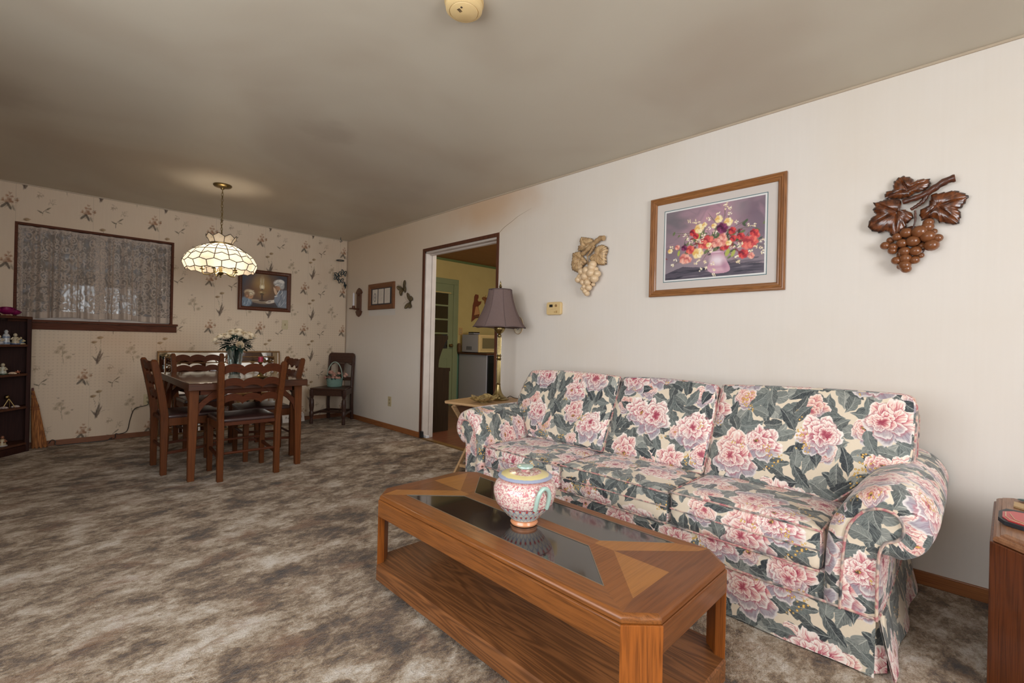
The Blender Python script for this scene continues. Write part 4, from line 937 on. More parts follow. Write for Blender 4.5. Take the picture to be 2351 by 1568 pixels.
mx = t.n('ShaderNodeMixShader'); mx.inputs[0].default_value = 0.18; t.t.links.new(df.outputs[0], mx.inputs[1]); t.t.links.new(tl.outputs[0], mx.inputs[2]); t.t.links.new(mx.outputs[0], t.out.inputs[0]); MSH = t.m
mb = MB(); NS = 8
def shade_pt(u, v, off=0):
    a = u*2*PI; seg = (u*NS) % 1; r = shade_r(v)+off; c_ = math.cos(PI/NS)/math.cos((seg-.5)*2*PI/NS); r = r*(0.35+0.65*c_/math.cos(PI/NS)*math.cos(PI/NS))
    sag = 0.006*(abs(seg-.5)*2)**2*(1-v)
    return Vector((LP[0]+r*math.cos(a+.25), LP[1]+r*math.sin(a+.25), 1.210-sag+(1.520-1.210)*v))
mb.grid(lambda u, v: shade_pt(u, v), 96, 18, cu=True); put('lamp_shade', mb, MSH, lamp, smooth=True)
MSB = plain('shade_trim', (92, 76, 74), 0.7)
mb = MB()
for k in range(NS): mb.tube([shade_pt(k/NS, v/14, .001) for v in range(15)], 0.0016, 6)
mb.tube([shade_pt(k/96, 1, 0) for k in range(96)], 0.0045, 8, closed=True); mb.tube([shade_pt(k/96, 0, 0) for k in range(96)], 0.0035, 8, closed=True)
sh_ = [c for c in lamp.children if c.name.startswith('lamp_shade')][0]; put('trim', mb, MSB, sh_, smooth=True)
mb = MB(); mb.tube([(LP[0]-.1, LP[1], 1.512), (LP[0]+.1, LP[1], 1.512)], 0.002, 6); mb.tube([(LP[0], LP[1]-.1, 1.512), (LP[0], LP[1]+.1, 1.512)], 0.002, 6); mb.tube([(LP[0], LP[1], 1.21), (LP[0], LP[1], 1.525)], 0.003, 6)
put('harp', mb, MABRASS, lamp)
mb = MB(); mb.lathe([(.006, 1.520), (.011, 1.524), (.006, 1.532), (.013, 1.545), (.010, 1.556), (.005, 1.565), (.007, 1.572), (.003, 1.59), (0, 1.598)], (*LP, 0), 16); put('finial', mb, MBRASS, lamp, smooth=True)
mb = MB(); mb.tube(spline([(LP[0]+.08, LP[1]-.02, .606), (LP[0]+.11, LP[1]-.03, .625), (LP[0]+.135, LP[1]-.05, .612), (LP[0]+.142, LP[1]-.10, .608), (LP[0]+.16, LP[1]-.13, .607)], 20), 0.003, 8); put('cord', mb, plain('brown_cord', (70, 56, 40), 0.5), lamp, smooth=True)
# leaf shaped dish
dish = thing('leaf_dish', 'tan leaf shaped dish on the folding table in front of the lamp', 'dish', (2.430, 2.735, 0.601))
def m_dish():
    t = NT('leaf_dish_glaze'); n = t.noise(t.coord(), 40, 4, 0.6, 1); t.bsdf(t.mix(t.smooth(n, .4, .6), srgb(168, 146, 96), srgb(120, 98, 60)), 0.45, 0, 0.4, t.bump(n, .3, .003)); return t.m
mb = MB()
def dfn(u, v, th=0):
    a = u*2*PI; lob = 1+0.30*abs(math.cos(2.5*a))**.6-0.12+0.05*math.sin(19*a); r = v*0.105*lob
    z = 0.006+0.045*v**2.2+0.010*math.sin(5*a)*v**2
    return Vector((2.430+r*math.cos(a+.5)*1.05, 2.735+r*math.sin(a+.5)*.8, .601+z-th))
mb.grid(lambda u, v: dfn(u, max(v, .001)), 60, 10, cu=True); mb.grid(lambda u, v: dfn(u, max(v, .001), .004), 60, 10, cu=True, flip=True)
mb.grid(lambda u, v: dfn(u, 1, .004*v), 60, 2, cu=True)
mb.lathe([(0, 0), (.035, 0), (.03, .006), (0, .007)], (2.430, 2.735, .601), 20); put('dish_body', mb, m_dish(), dish, smooth=True, angle=50)
# ------------------------------------------------------------------ dining table
DC = ((242, 140, 60), 0)
WD_z = wood('maple_stain_upright', (108, 60, 28), (64, 35, 16), axis=2, scale=0.9, rough=0.5, coat=0.0, spec=0.18, contrast=.8)
WD_x = wood('maple_stain_x', (92, 46, 22), (58, 28, 13), axis=0, scale=0.9, rough=0.5, coat=0.0, spec=0.18, contrast=.8)
WD_y = wood('maple_stain_y', (92, 46, 22), (58, 28, 13), axis=1, scale=0.9, rough=0.5, coat=0.0, spec=0.18, contrast=.8)
dt = thing('dining_table', 'square cornered brown wooden dining table under the hanging lamp', 'dining table', (1.12, 4.63, 0))
tx0, tx1, ty0, ty1 = 0.700, 1.540, 3.985, 5.27
mb = MB(); mb.box(tx0, tx1, ty0, ty1, 0.677, 0.727); put('tabletop', mb, wood('table_slab', (80, 44, 24), (54, 30, 17), axis=0, scale=.7, rough=.4, coat=.05, contrast=.8), dt, bevel=0.004)
gt = NT('table_glass'); gt.bsdf(srgb(70, 50, 38), 0.05, 0, 0.5, None, 0.8)
mb = MB(); mb.box(tx0+.004, tx1-.004, ty0+.004, ty1-.004, 0.7275, 0.7325); put('glass_top', mb, gt.m, dt, bevel=0.001)
mb = MB(); ax0, ax1, ay0, ay1 = tx0+.07, tx1-.07, ty0+.10, ty1-.10
for b in ((ax0, ax1, ay0, ay0+.02), (ax0, ax1, ay1-.02, ay1), (ax0, ax0+.02, ay0, ay1), (ax1-.02, ax1, ay0, ay1)): mb.box(*b, .635, .678)
put('apron', mb, WD_x, dt)
for sx, X in ((1, tx0+.018), (-1, tx1-.018)):
    for sy, Yc in ((1, ty0+.075), (-1, ty1-.075)):
        mb = MB(); a = 0.062; b = 0.042
        vs = [(X, Yc, 0), (X+sx*b, Yc, 0), (X+sx*b, Yc+sy*b, 0), (X, Yc+sy*b, 0), (X, Yc, .677), (X+sx*a, Yc, .677), (X+sx*a, Yc+sy*a, .677), (X, Yc+sy*a, .677)]
        mb.add(vs, [(0, 1, 2, 3), (4, 5, 6, 7), (0, 1, 5, 4), (1, 2, 6, 5), (2, 3, 7, 6), (3, 0, 4, 7)]); lg = put('leg', mb, WD_z, dt, merge=True, bevel=0.003)
        for dx, dy in ((1, 0), (0, 1)):     # curved bracket braces
            mb = MB(); poly = [(0.050+0.25*k/12, 0.440+0.232*(k/12)**0.5+0.012*math.sin(k/12*2*PI)) for k in range(13)]+[(0.300, .676), (0.170, .676), (0.050, .560)]
            if dx: mb.prism(poly, lambda a_, z_, t_: Vector((X+sx*a_, Yc+sy*(0.012+t_), min(z_, .676))), 0, 0.024)
            else: mb.prism(poly, lambda a_, z_, t_: Vector((X+sx*(0.012+t_), Yc+sy*a_, min(z_, .676))), 0, 0.024)
            put('bracket', mb, WD_x, dt, merge=True, bevel=0.002)
# ladder-back chair, local: seat faces +Y, back posts at y=0
WC_z = wood('chair_post_wood', (98, 53, 23), (56, 30, 13), axis=2, scale=1.0, rough=0.5, coat=0.0, spec=0.18, contrast=.8)
WC_x = wood('chair_rail_wood', (84, 42, 22), (52, 26, 14), axis=0, scale=1.0, rough=0.5, coat=0.0, spec=0.18, contrast=.8)
MPAD = plain('brown_vinyl', (66, 44, 40), 0.32, var=0.2, vs=12, bump=.2, bscale=60)
def make_chair(label):
    t_ = thing('ladder_back_chair', label, 'dining chair', (0, 0, 0), 0, 'ladder back chairs around the dining table')
    hw0, hw1 = 0.195, 0.215; L_ = lambda *a: Vector(a)
    def by(z): return 0.0 if z < .45 else -0.075*((z-.45)/.43)**1.25
    for s_ in (-1, 1):
        mb = MB(); zs = [0, .2, .42, .47, .6, .75, .84, .875]; wds = [.040, .044, .050, .050, .050, .048, .046, .040]; vs = []
        for z, wd in zip(zs, wds):
            x = s_*(hw0+(hw1-hw0)*max(0, (z-.42))/.45); y = by(z); th = .030 if z < .4 else .028
            vs += [(x-.020, y-wd/2, z), (x+.020, y-wd/2, z), (x+.020, y+wd/2, z), (x-.020, y+wd/2, z)]
        n = len(zs); vs += [(vs[-4][0]+.008, by(.88)-.012, .892), (vs[-3][0]-.008, by(.88)-.012, .892), (vs[-2][0]-.008, by(.88)+.012, .892), (vs[-1][0]+.008, by(.88)+.012, .892)]; n += 1
        mb.add(vs, [(k*4+i, k*4+(i+1) % 4, (k+1)*4+(i+1) % 4, (k+1)*4+i) for k in range(n-1) for i in range(4)]+[(3, 2, 1, 0), tuple(range(n*4-4, n*4))])
        put('back_post', mb, WC_z, t_, world=False, bevel=0.004, merge=True)
        mb = MB(); x = s_*.190; mb.bar((x, .375, 0), (x, .375, .43), .034, .034, wd2=.044, th2=.044, up=(0, 1, 0)); put('front_leg', mb, WC_z, t_, world=False, bevel=0.003)
        mb = MB(); mb.bar((s_*.192, .01, .405), (s_*.190, .37, .405), .022, .06); put('side_rail', mb, WC_z, t_, world=False, bevel=.002)
        mb = MB(); mb.bar((s_*.192, .0, .165), (s_*.190, .375, .19), .018, .022); put('side_stretcher', mb, WC_x, t_, world=False, bevel=.002)
    for zc, hgt in ((.826, .064), (.722, .058), (.604, .056)):
        def top_(u): return 0.026*abs(math.sin(u*3*PI))**0.62
        hw = hw0+(hw1-hw0)*(zc-.42)/.45-.016; up = [(-hw+2*hw*k/48, zc+hgt*.42+top_(k/48)) for k in range(49)]; dn = [(-hw+2*hw*k/48, zc-hgt*.55+top_(k/48)*1.05) for k in range(49)]
        mb = MB(); vs = []
        for (xa, za), (xb, zb) in zip(up, dn):
            cy_ = -0.014*(1-(xa/hw)**2)
            for z_, t2 in ((za, -.009), (za, .009), (zb, .009), (zb, -.009)): vs.append((xa, by(z_)+t2+cy_, z_))
        mb.add(vs, [(k*4+i, k*4+(i+1) % 4, (k+1)*4+(i+1) % 4, (k+1)*4+i) for k in range(48) for i in range(4)]+[(3, 2, 1, 0), (192, 193, 194, 195)])
        put('back_slat', mb, WC_x, t_, world=False, merge=True)
    mb = MB(); rbox(mb, -.205, .205, .012, .405, .428, .462, .014, 8, 0.012, 0); put('seat', mb, MPAD, t_, world=False, smooth=True, merge=True, angle=60)
    mb = MB(); mb.bar((-.19, .385, .405), (.19, .385, .405), .022, .055); put('front_rail', mb, WC_x, t_, world=False, bevel=.002)
    mb = MB(); mb.bar((-.19, .0, .424), (.19, .0, .424), .02, .026); put('rear_rail', mb, WC_x, t_, world=False, bevel=.002)
    mb = MB(); mb.tube([(-.19, .0, .205), (.19, .0, .205)], .010, 8); put('rear_stretcher', mb, WC_x, t_, world=False)
    mb = MB(); mb.tube([(-.19, .375, .235), (.19, .375, .235)], .010, 8); put('front_stretcher', mb, WC_x, t_, world=False)
    return t_
ch0 = make_chair('ladder back chair pushed under the near end of the table, its back to the room')
def place(o, x, y, rz, label):
    o.matrix_world = Matrix.Translation((x, y, 0)) @ Matrix.Rotation(rz, 4, 'Z'); o['label'] = label; return o
place(ch0, 1.088, 3.93, math.radians(-1), 'ladder back chair at the near end of the table, its back towards the sofa end')
c1 = dup(ch0); place(c1, 0.612, 4.585, -PI/2+math.radians(2), 'ladder back chair at the window side of the table, turned side on')
c2 = dup(ch0); place(c2, 1.575, 4.60, PI/2-math.radians(2), 'ladder back chair at the side of the table nearest the corner chair')
c3 = dup(ch0); place(c3, 1.085, 5.66, PI+math.radians(2), 'ladder back chair at the far end of the table in front of the mirror')
# ------------------------------------------------------------------ mirror leaning on the papered wall
mat = Matrix.Translation((1.405, DY-0.105, 0.0)) @ Matrix.Rotation(math.radians(90-5.0), 4, 'X')
mir = thing('framed_mirror', 'wide ornate gilt framed mirror leaning on the wall behind the dining table', 'mirror', mat=mat)
mw, mh = 1.225, 0.905
def rect_ring(mb, x0, y0, x1, y1, wd, z0_, z1_, mi=0):
    mb.box(x0, x1, y0, y0+wd, z0_, z1_, mi); mb.box(x0, x1, y1-wd, y1, z0_, z1_, mi); mb.box(x0, x0+wd, y0+wd, y1-wd, z0_, z1_, mi); mb.box(x1-wd, x1, y0+wd, y1-wd, z0_, z1_, mi)
X0, X1 = -mw/2, mw/2
MGILT = plain('aged_gilt', (128, 92, 54), 0.4, 0.7, var=0.8, vs=60)
mb = MB(); rect_ring(mb, X0, 0, X1, mh, .018, 0, .028); rect_ring(mb, X0+.062, .062, X1-.062, mh-.062, .014, 0, .026); put('frame', mb, MGILT, mir, world=False, bevel=.003)
mb = MB(); rect_ring(mb, X0+.018, .018, X1-.018, mh-.018, .044, .004, .014); put('mirror_border', mb, MMIRROR, mir, world=False)
mb = MB(); mb.box(X0+.076, X1-.076, .076, mh-.076, .004, .010); put('mirror_glass', mb, MMIRROR, mir, world=False)
mb = MB(); rect_ring(mb, X0+.125, .125, X1-.125, mh-.125, .012, .010, .018); put('inner_bead', mb, MGILT, mir, world=False)
for sx in (-1, 1):
    for sy in (0, 1):
        mb = MB(); cx_ = sx*(mw/2-.105); cy_ = mh-.11 if sy else .11; rr = random.Random(sx*3+sy)
        for k in range(26):
            a = rr.uniform(0, 2*PI); d = rr.uniform(0, 1); dx = -sx*d*.13 if k % 2 else rr.uniform(-.03, .03); dy = (-1 if sy else 1)*(d*.13) if not k % 2 else rr.uniform(-.03, .03)
            mb.tube([(cx_+dx+.014*math.cos(a+b_), cy_+dy+.014*math.sin(a+b_), .018+.003*math.sin(b_)) for b_ in (0, 1, 2, 3, 4)], .0042, 6)
        for k in range(4): mb.ball((cx_+rr.uniform(-.03, .03), cy_+rr.uniform(-.03, .03), .02), .014, 8, 6)
        put('corner_ornament', mb, MGILT, mir, world=False, smooth=True)
for sy in (0, 1):
    mb = MB(); rr = random.Random(9+sy); cy_ = mh-.09 if sy else .09
    for k in range(20): a = rr.uniform(0, 6.28); dx = rr.uniform(-.06, .06); dy = rr.uniform(-.03, .03); mb.tube([(dx+.014*math.cos(a+b_), cy_+dy+.014*math.sin(a+b_), .018) for b_ in (0, 1, 2, 3, 4)], .0042, 6)
    put('center_ornament', mb, MGILT, mir, world=False, smooth=True)
# ------------------------------------------------------------------ vase of roses
VC = (1.075, 4.33, 0.733); vase = thing('glass_vase', 'tall cut glass vase of cream roses on the dining table', 'vase', VC)
mb = MB(); prof = [(0, 0), (.040, 0), (.046, .005), (.044, .015), (.038, .025), (.040, .05), (.048, .12), (.056, .20), (.062, .248), (.059, .248), (.053, .20), (.045, .12), (.037, .05), (.034, .03), (0, .028)]
vs = []; seg = 32
mb.lathe(prof, VC, 32); put('vase_body', mb, m_glass('cut_glass', (.80, .84, .84), 0.05, .6), vase, smooth=True)
mb = MB(); rr = random.Random(4)
for k in range(14):
    a = rr.uniform(0, 6.28); r0 = rr.uniform(0, .026); r1 = rr.uniform(.01, .05)
    mb.tube([(VC[0]+r0*math.cos(a+2), VC[1]+r0*math.sin(a+2), VC[2]+.035), (VC[0]+r1*.6*math.cos(a), VC[1]+r1*.6*math.sin(a), VC[2]+.20), (VC[0]+r1*math.cos(a), VC[1]+r1*math.sin(a), VC[2]+.26)], .004, 6)
MSTEM = plain('stem_green', (44, 62, 52), 0.6, var=.4); put('stems', mb, MSTEM, vase)
def leaf_at(mb, c0, d, up, L, wd, mi=0):
    d = Vector(d).normalized(); s_ = d.cross(Vector(up)).normalized(); n_ = s_.cross(d); vs = []
    for k, (u, wv) in enumerate(((0, .1), (.25, .8), (.5, 1), (.75, .7), (1, .05))):
        ctr = Vector(c0)+d*L*u-n_*L*.12*(u**2)
        vs += [ctr-s_*wd*wv/2+n_*wd*.12*wv, ctr, ctr+s_*wd*wv/2+n_*wd*.12*wv]
    fs = [];
    for k in range(4): fs += [(k*3, k*3+1, k*3+4, k*3+3), (k*3+1, k*3+2, k*3+5, k*3+4)]
    mb.add(vs, fs, mi=mi)
mb = MB(); rr = random.Random(8); BC = Vector((VC[0]+.01, VC[1], VC[2]+.285))
for k in range(120):
    a = rr.uniform(0, 6.28); el = rr.uniform(-.5, .7); d = Vector((math.cos(a)*math.cos(el), math.sin(a)*math.cos(el)*.8, math.sin(el))); leaf_at(mb, BC+Vector((d.x*.06, d.y*.05, d.z*.045)), d, (0, 0, 1), rr.uniform(.055, .10), rr.uniform(.03, .05))
put('foliage', mb, plain('eucalyptus_leaf', (62, 82, 70), .6, var=.6, vs=14), vase, smooth=True, kind='stuff')
mb = MB()
for k in range(260):
    a = rr.uniform(0, 6.28); r = rr.uniform(.05, .165); z = rr.uniform(-.055, .085); p = BC+Vector((math.cos(a)*r, math.sin(a)*r*.8, z-.15*max(0, r-.12))); mb.ball(p, .0046, 5, 3)
for k in range(60):
    a = rr.uniform(0, 6.28); r = rr.uniform(.12, .19); p = BC+Vector((math.cos(a)*r, math.sin(a)*r*.8, rr.uniform(-.04, .06))); mb.tube([BC+Vector((math.cos(a)*.06, math.sin(a)*.05, 0)), p], .0009, 4)
put('baby_breath', mb, plain('tiny_blossom', (232, 212, 186), .7), vase, kind='stuff')
MROSE = plain('rose_petal', (236, 220, 190), .6, var=.12, vs=20)
def rose(c0, s_, tilt, parent, m=MROSE, nm='rose'):
    mb = MB(); s_ *= 1.12; R_ = Matrix.Rotation(tilt[0], 4, 'X') @ Matrix.Rotation(tilt[1], 4, 'Y')
    for ring, (np_, r_, h_, lean) in enumerate(((1, .34, 1.02, .0), (3, .55, 1.0, .15), (4, .80, .95, .3), (5, 1.0, .85, .7))):
        for k in range(np_):
            a0 = k*2*PI/np_+ring*.7
            def fn(u, v):
                a = a0+(u-.5)*2*PI/np_*1.45 if np_ > 1 else u*2*PI; r = s_*r_*(0.42+0.58*math.sin(min(1, v*1.25)*PI/2))*(1+.14*lean*v**5-.10*(1-lean)*v**3)
                z = s_*(h_*v*1.05-.35)-s_*.12*lean*v**5*(1-(2*u-1)**2)
                z -= s_*.10*(abs(2*u-1)**3)*v if np_ > 1 else 0
                return Vector(c0)+(R_ @ Vector((r*math.cos(a), r*math.sin(a), z)))
            mb.grid(fn, 9, 7)
    return put(nm, mb, m, parent, smooth=True, angle=80)
for (dx, dy, dz, s_, tx, ty) in ((-.115, -.02, .085, .030, .2, -.5), (-.075, -.05, .090, .032, .5, -.3), (-.035, -.03, .118, .030, .5, -.1), (.005, -.05, .112, .033, .5, 0), (.020, .02, .135, .030, .1, .1), (.055, -.06, .090, .036, .7, .3), (.095, -.03, .100, .034, .4, .5), (.0, -.09, .02, .026, 1.3, 0), (-.03, .05, .12, .03, -.3, -.2), (.07, .05, .11, .03, -.3, .3), (-.145, .01, .06, .026, .1, -.9)):
    rose((BC.x+dx, BC.y+dy, BC.z+dz-.03), s_, (tx, ty), vase)
# candlestick
CC = (1.262, 4.30, 0.733); cs = thing('brass_candlestick', 'brass candlestick with a short crimson candle on the dining table', 'candlestick', CC)
mb = MB(); mb.lathe([(0, 0), (.058, 0), (.062, .008), (.050, .012), (.030, .016), (.016, .030), (.010, .040), (.016, .052), (.009, .064), (.007, .085), (.013, .095), (.018, .105), (.010, .115), (.012, .122), (.022, .130), (.020, .134), (0, .134)], CC, 28); put('stand', mb, MBRASS, cs, smooth=True)
mb = MB(); mb.lathe([(0, .134), (.019, .134), (.019, .176), (.016, .178), (0, .177)], CC, 20); put('candle', mb, plain('crimson_wax', (156, 36, 66), .45), cs, smooth=True, angle=50, label='crimson candle')
gc = (1.345, 4.36, .733); mb = MB(); mb.lathe([(0, 0), (.024, 0), (.026, .004), (.024, .05), (.028, .062), (.025, .062), (.021, .05), (.021, .008), (0, .008)], gc, 24)
tag(put('glass_votive', mb, m_glass('votive_glass', (.86, .84, .80), .05, .6), smooth=True, base=gc), 'small clear glass candle holder right of the brass candlestick', 'candle holder')
# ------------------------------------------------------------------ hanging lamp over the table
HC = (1.062, 4.80); pl = thing('pendant_lamp', 'lit hanging lamp with a leaded pale glass dome over the dining table', 'pendant lamp', (*HC, H))
mb = MB(); mb.lathe([(0, 0), (.072, 0), (.074, -.006), (.066, -.016), (.040, -.024), (.016, -.028), (.012, -.040), (0, -.041)], (*HC, H-.001), 36); put('canopy', mb, MABRASS, pl, smooth=True)
mb = MB(); z = H-.045; k = 0
while z > 1.99:
    pts = [];
    for a in range(10):
        th = a/10*2*PI; u, v = .008*math.cos(th), .017*math.sin(th); pts.append((HC[0]+(u if k % 2 else 0), HC[1]+(0 if k % 2 else u), z-.014+v))
    mb.tube(pts, .0022, 5, closed=True); z -= .026; k += 1
put('chain', mb, MABRASS, pl)
mb = MB(); mb.tube([(HC[0]+.006*math.sin(i*.9), HC[1]+.006*math.cos(i*.9), H-.04-i*(H-.04-1.66)/30) for i in range(31)], .0024, 6); put('cord', mb, plain('lamp_cord', (120, 100, 70), .5), pl)
ns = 16; vrings = [(.086, 1.902, 0, 0), (.150, 1.872, .007, 0), (.215, 1.835, 0, 0), (.262, 1.788, -.009, 0), (.288, 1.730, .009, 1), (.268, 1.668, -.006, 1)]
def pv(r, z, zz, half, k, base=0): a = (k/2)*2*PI/ns; return Vector((HC[0]+r*math.cos(a), HC[1]+r*math.sin(a), z+zz*(1 if k % 2 == 0 else -1)))
t = NT('capiz_glass'); df = t.n('ShaderNodeBsdfDiffuse'); n = t.noise(t.coord(), 30, 3); t.put(df.inputs[0], t.mix(n, srgb(236, 228, 214), srgb(222, 206, 184))); tl = t.n('ShaderNodeBsdfTranslucent'); t.put(tl.inputs[0], t.mix(n, srgb(250, 244, 232), srgb(240, 226, 204))); gl = t.n('ShaderNodeBsdfGlossy'); gl.inputs['Roughness'].default_value = .2
m1 = t.n('ShaderNodeMixShader'); m1.inputs[0].default_value = .55; t.t.links.new(df.outputs[0], m1.inputs[1]); t.t.links.new(tl.outputs[0], m1.inputs[2]); m2 = t.n('ShaderNodeMixShader'); m2.inputs[0].default_value = .06; t.t.links.new(m1.outputs[0], m2.inputs[1]); t.t.links.new(gl.outputs[0], m2.inputs[2]); t.t.links.new(m2.outputs[0], t.out.inputs[0]); MCAP = t.m
mb = MB(); vs = [pv(*vr, k) for vr in vrings for k in range(2*ns)]; n2 = 2*ns
mb.add(vs, [(i*n2+k, i*n2+(k+1) % n2, (i+1)*n2+(k+1) % n2, (i+1)*n2+k) for i in range(len(vrings)-1) for k in range(n2)]); gd = put('glass_dome', mb, MCAP, pl)
cr = MB(); vs = []
for (r, z, zz) in ((.086, 1.906, 0), (.100, 1.940, .002), (.118, 1.975, .014)): vs += [Vector((HC[0]+r*math.cos(k*PI/8), HC[1]+r*math.sin(k*PI/8), z+zz*(1 if k % 2 else -1))) for k in range(16)]
cr.add(vs, [(i*16+k, i*16+(k+1) % 16, (i+1)*16+(k+1) % 16, (i+1)*16+k) for i in range(2) for k in range(16)]); put('glass_crown', cr, MCAP, pl)
mb = MB()
for k in range(0, n2):
    for i in range(len(vrings)-1):
        a, b = pv(*vrings[i], k), pv(*vrings[i+1], k)
        if (i < 3 and k % 2 == 0) or (i == 3 and k % 2 == 0) or (i == 4 and k % 2 == 1): mb.tube([a, b], .0034, 5)
    for i in range(len(vrings)): mb.tube([pv(*vrings[i], k), pv(*vrings[i], (k+1) % n2)], .0034, 5)
for k in range(16):
    if k % 2 == 0: mb.tube([vs[k], vs[16+k], vs[32+k]], .003, 5)
    mb.tube([vs[32+k], vs[32+(k+1) % 16]], .003, 5)
put('lead_lines', mb, plain('lead_came', (64, 52, 40), .5, .4), gd)
mb = MB(); mb.lathe([(.088, 1.898), (.091, 1.902), (.091, 1.912), (.086, 1.914)], (*HC, 0), 36); put('collar', mb, MABRASS, pl, smooth=True)
mb = MB(); mb.lathe([(0, 1.605), (.006, 1.608), (.008, 1.616), (.004, 1.622), (.012, 1.630), (.026, 1.645), (.028, 1.655), (.014, 1.66), (.012, 1.70), (0, 1.70)], (*HC, 0), 24); put('hub', mb, MBRASS, pl, smooth=True)
bulb = NT('bulb_glow'); em = bulb.n('ShaderNodeEmission'); em.inputs[0].default_value = (1.0, .86, .66, 1); em.inputs[1].default_value = 8; bulb.t.links.new(em.outputs[0], bulb.out.inputs[0])
for k in range(5):
    a = k*2*PI/5+.35; d = Vector((math.cos(a), math.sin(a), 0)); c0 = Vector((*HC, 0))
    mb = MB(); mb.tube(spline([c0+d*.012+Vector((0, 0, 1.655)), c0+d*.05+Vector((0, 0, 1.648)), c0+d*.09+Vector((0, 0, 1.628)), c0+d*.125+Vector((0, 0, 1.628)), c0+d*.138+Vector((0, 0, 1.650)), c0+d*.138+Vector((0, 0, 1.668))], 20), .0045, 8)
    mb.lathe([(0, 1.664), (.018, 1.668), (.020, 1.674), (.012, 1.676), (.011, 1.700), (0, 1.700)], c0+d*.138, 16); ar = put('arm', mb, MBRASS, pl, smooth=True)
    mb = MB(); mb.lathe([(.006, 1.700), (.014, 1.712), (.016, 1.724), (.011, 1.745), (.003, 1.762), (0, 1.763)], c0+d*.138, 14); put('bulb', mb, bulb.m, ar, smooth=True)
L = bpy.data.lights.new('pendant_glow', 'POINT'); L.energy = 7.5; L.color = (1.0, .86, .68); L.shadow_soft_size = .06; lo = bpy.data.objects.new('pendant_glow', L); COL.objects.link(lo); lo.location = (HC[0], HC[1], 1.735); lo['kind'] = 'helper'
# ------------------------------------------------------------------ wall-mounted things, modelled in a frame: X right along the wall, Y up, Z out
def wframe(side, a, z, off=0.0):
    if side == 'R': return Matrix(((0, 0, -1, WX-off), (-1, 0, 0, a), (0, 1, 0, z), (0, 0, 0, 1)))
    if side == 'K': return Matrix(((1, 0, 0, a), (0, 0, -1, DY-off), (0, 1, 0, z), (0, 0, 0, 1)))
    return Matrix(((1, 0, 0, a), (0, 0, -1, DY-off), (0, 1, 0, z), (0, 0, 0, 1)))
def resample(pts, n):
    P_ = [Vector((*p, 0)) for p in pts]; P_.append(P_[0]); L_ = [0]
    for a, b in zip(P_[:-1], P_[1:]): L_.append(L_[-1]+(b-a).length)
    out = []; j = 0
    for i in range(n):
        s_ = L_[-1]*i/n
        while L_[j+1] < s_: j += 1
        u = (s_-L_[j])/max(L_[j+1]-L_[j], 1e-9); out.append(P_[j].lerp(P_[j+1], u))
    return out
def carved_leaf(mb, pts, z0_, hgt, tooth=0.004, n=110, rings=9, seed=1, tilt=0.0):
    c0 = Vector((*pts[0], 0)); ol = resample(pts[1:], n); rr = random.Random(seed)
    ol2 = []
    for i, p in enumerate(ol):
        d = (p-c0); L_ = d.length; d = d/L_; saw = ((i*22/n) % 1); ol2.append(c0+d*(L_+tooth*(saw*1.4-.5)))
    rad = [(p-c0).length for p in ol2]; tips = [i for i in range(n) if rad[i] > 0.92*max(rad[(i+k) % n] for k in range(-9, 10)) and rad[i] == max(rad[(i+k) % n] for k in range(-6, 7))]
    ang = [math.atan2((p-c0).y, (p-c0).x) for p in ol2]
    def hz(i, t_):
        g = 0
        for tp in tips:
            d = abs((ang[i]-ang[tp]+PI) % (2*PI)-PI); g = max(g, math.exp(-(d*max(t_, .12)*rad[i]/.0035)**2))
        fine = 0.10*math.sin(i*1.7+t_*6)
        return z0_+hgt*(math.sin(PI*min(1, t_*.86+.12))**.7*(1-.40*g)+.16*fine*t_)+tilt*(ol2[i].x-c0.x)*t_
    vs = [Vector((c0.x, c0.y, z0_+hgt*.42))]
    for r in range(1, rings+1):
        t_ = r/rings
        for i in range(n): p = c0.lerp(ol2[i], t_); vs.append(Vector((p.x, p.y, hz(i, t_) if r < rings else z0_+hgt*.28)))
    for i in range(n): vs.append(Vector((ol2[i].x, ol2[i].y, max(0.0, z0_-.006))))
    fs = [(0, 1+i, 1+(i+1) % n) for i in range(n)]
    for r in range(rings):
        for i in range(n): a = 1+r*n+i; b = 1+r*n+(i+1) % n; fs.append((a, a+n, b+n, b))
    mb.add(vs, fs)
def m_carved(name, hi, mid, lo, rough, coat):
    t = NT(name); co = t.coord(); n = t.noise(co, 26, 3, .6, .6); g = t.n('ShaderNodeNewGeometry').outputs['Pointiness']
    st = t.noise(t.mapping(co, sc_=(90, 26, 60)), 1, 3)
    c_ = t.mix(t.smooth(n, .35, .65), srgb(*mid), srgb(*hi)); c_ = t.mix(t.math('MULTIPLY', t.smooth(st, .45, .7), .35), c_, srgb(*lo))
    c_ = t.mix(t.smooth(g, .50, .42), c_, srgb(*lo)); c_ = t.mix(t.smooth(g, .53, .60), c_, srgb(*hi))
    t.bsdf(c_, rough, 0, .5, t.bump(st, .25, .002), coat); return t.m
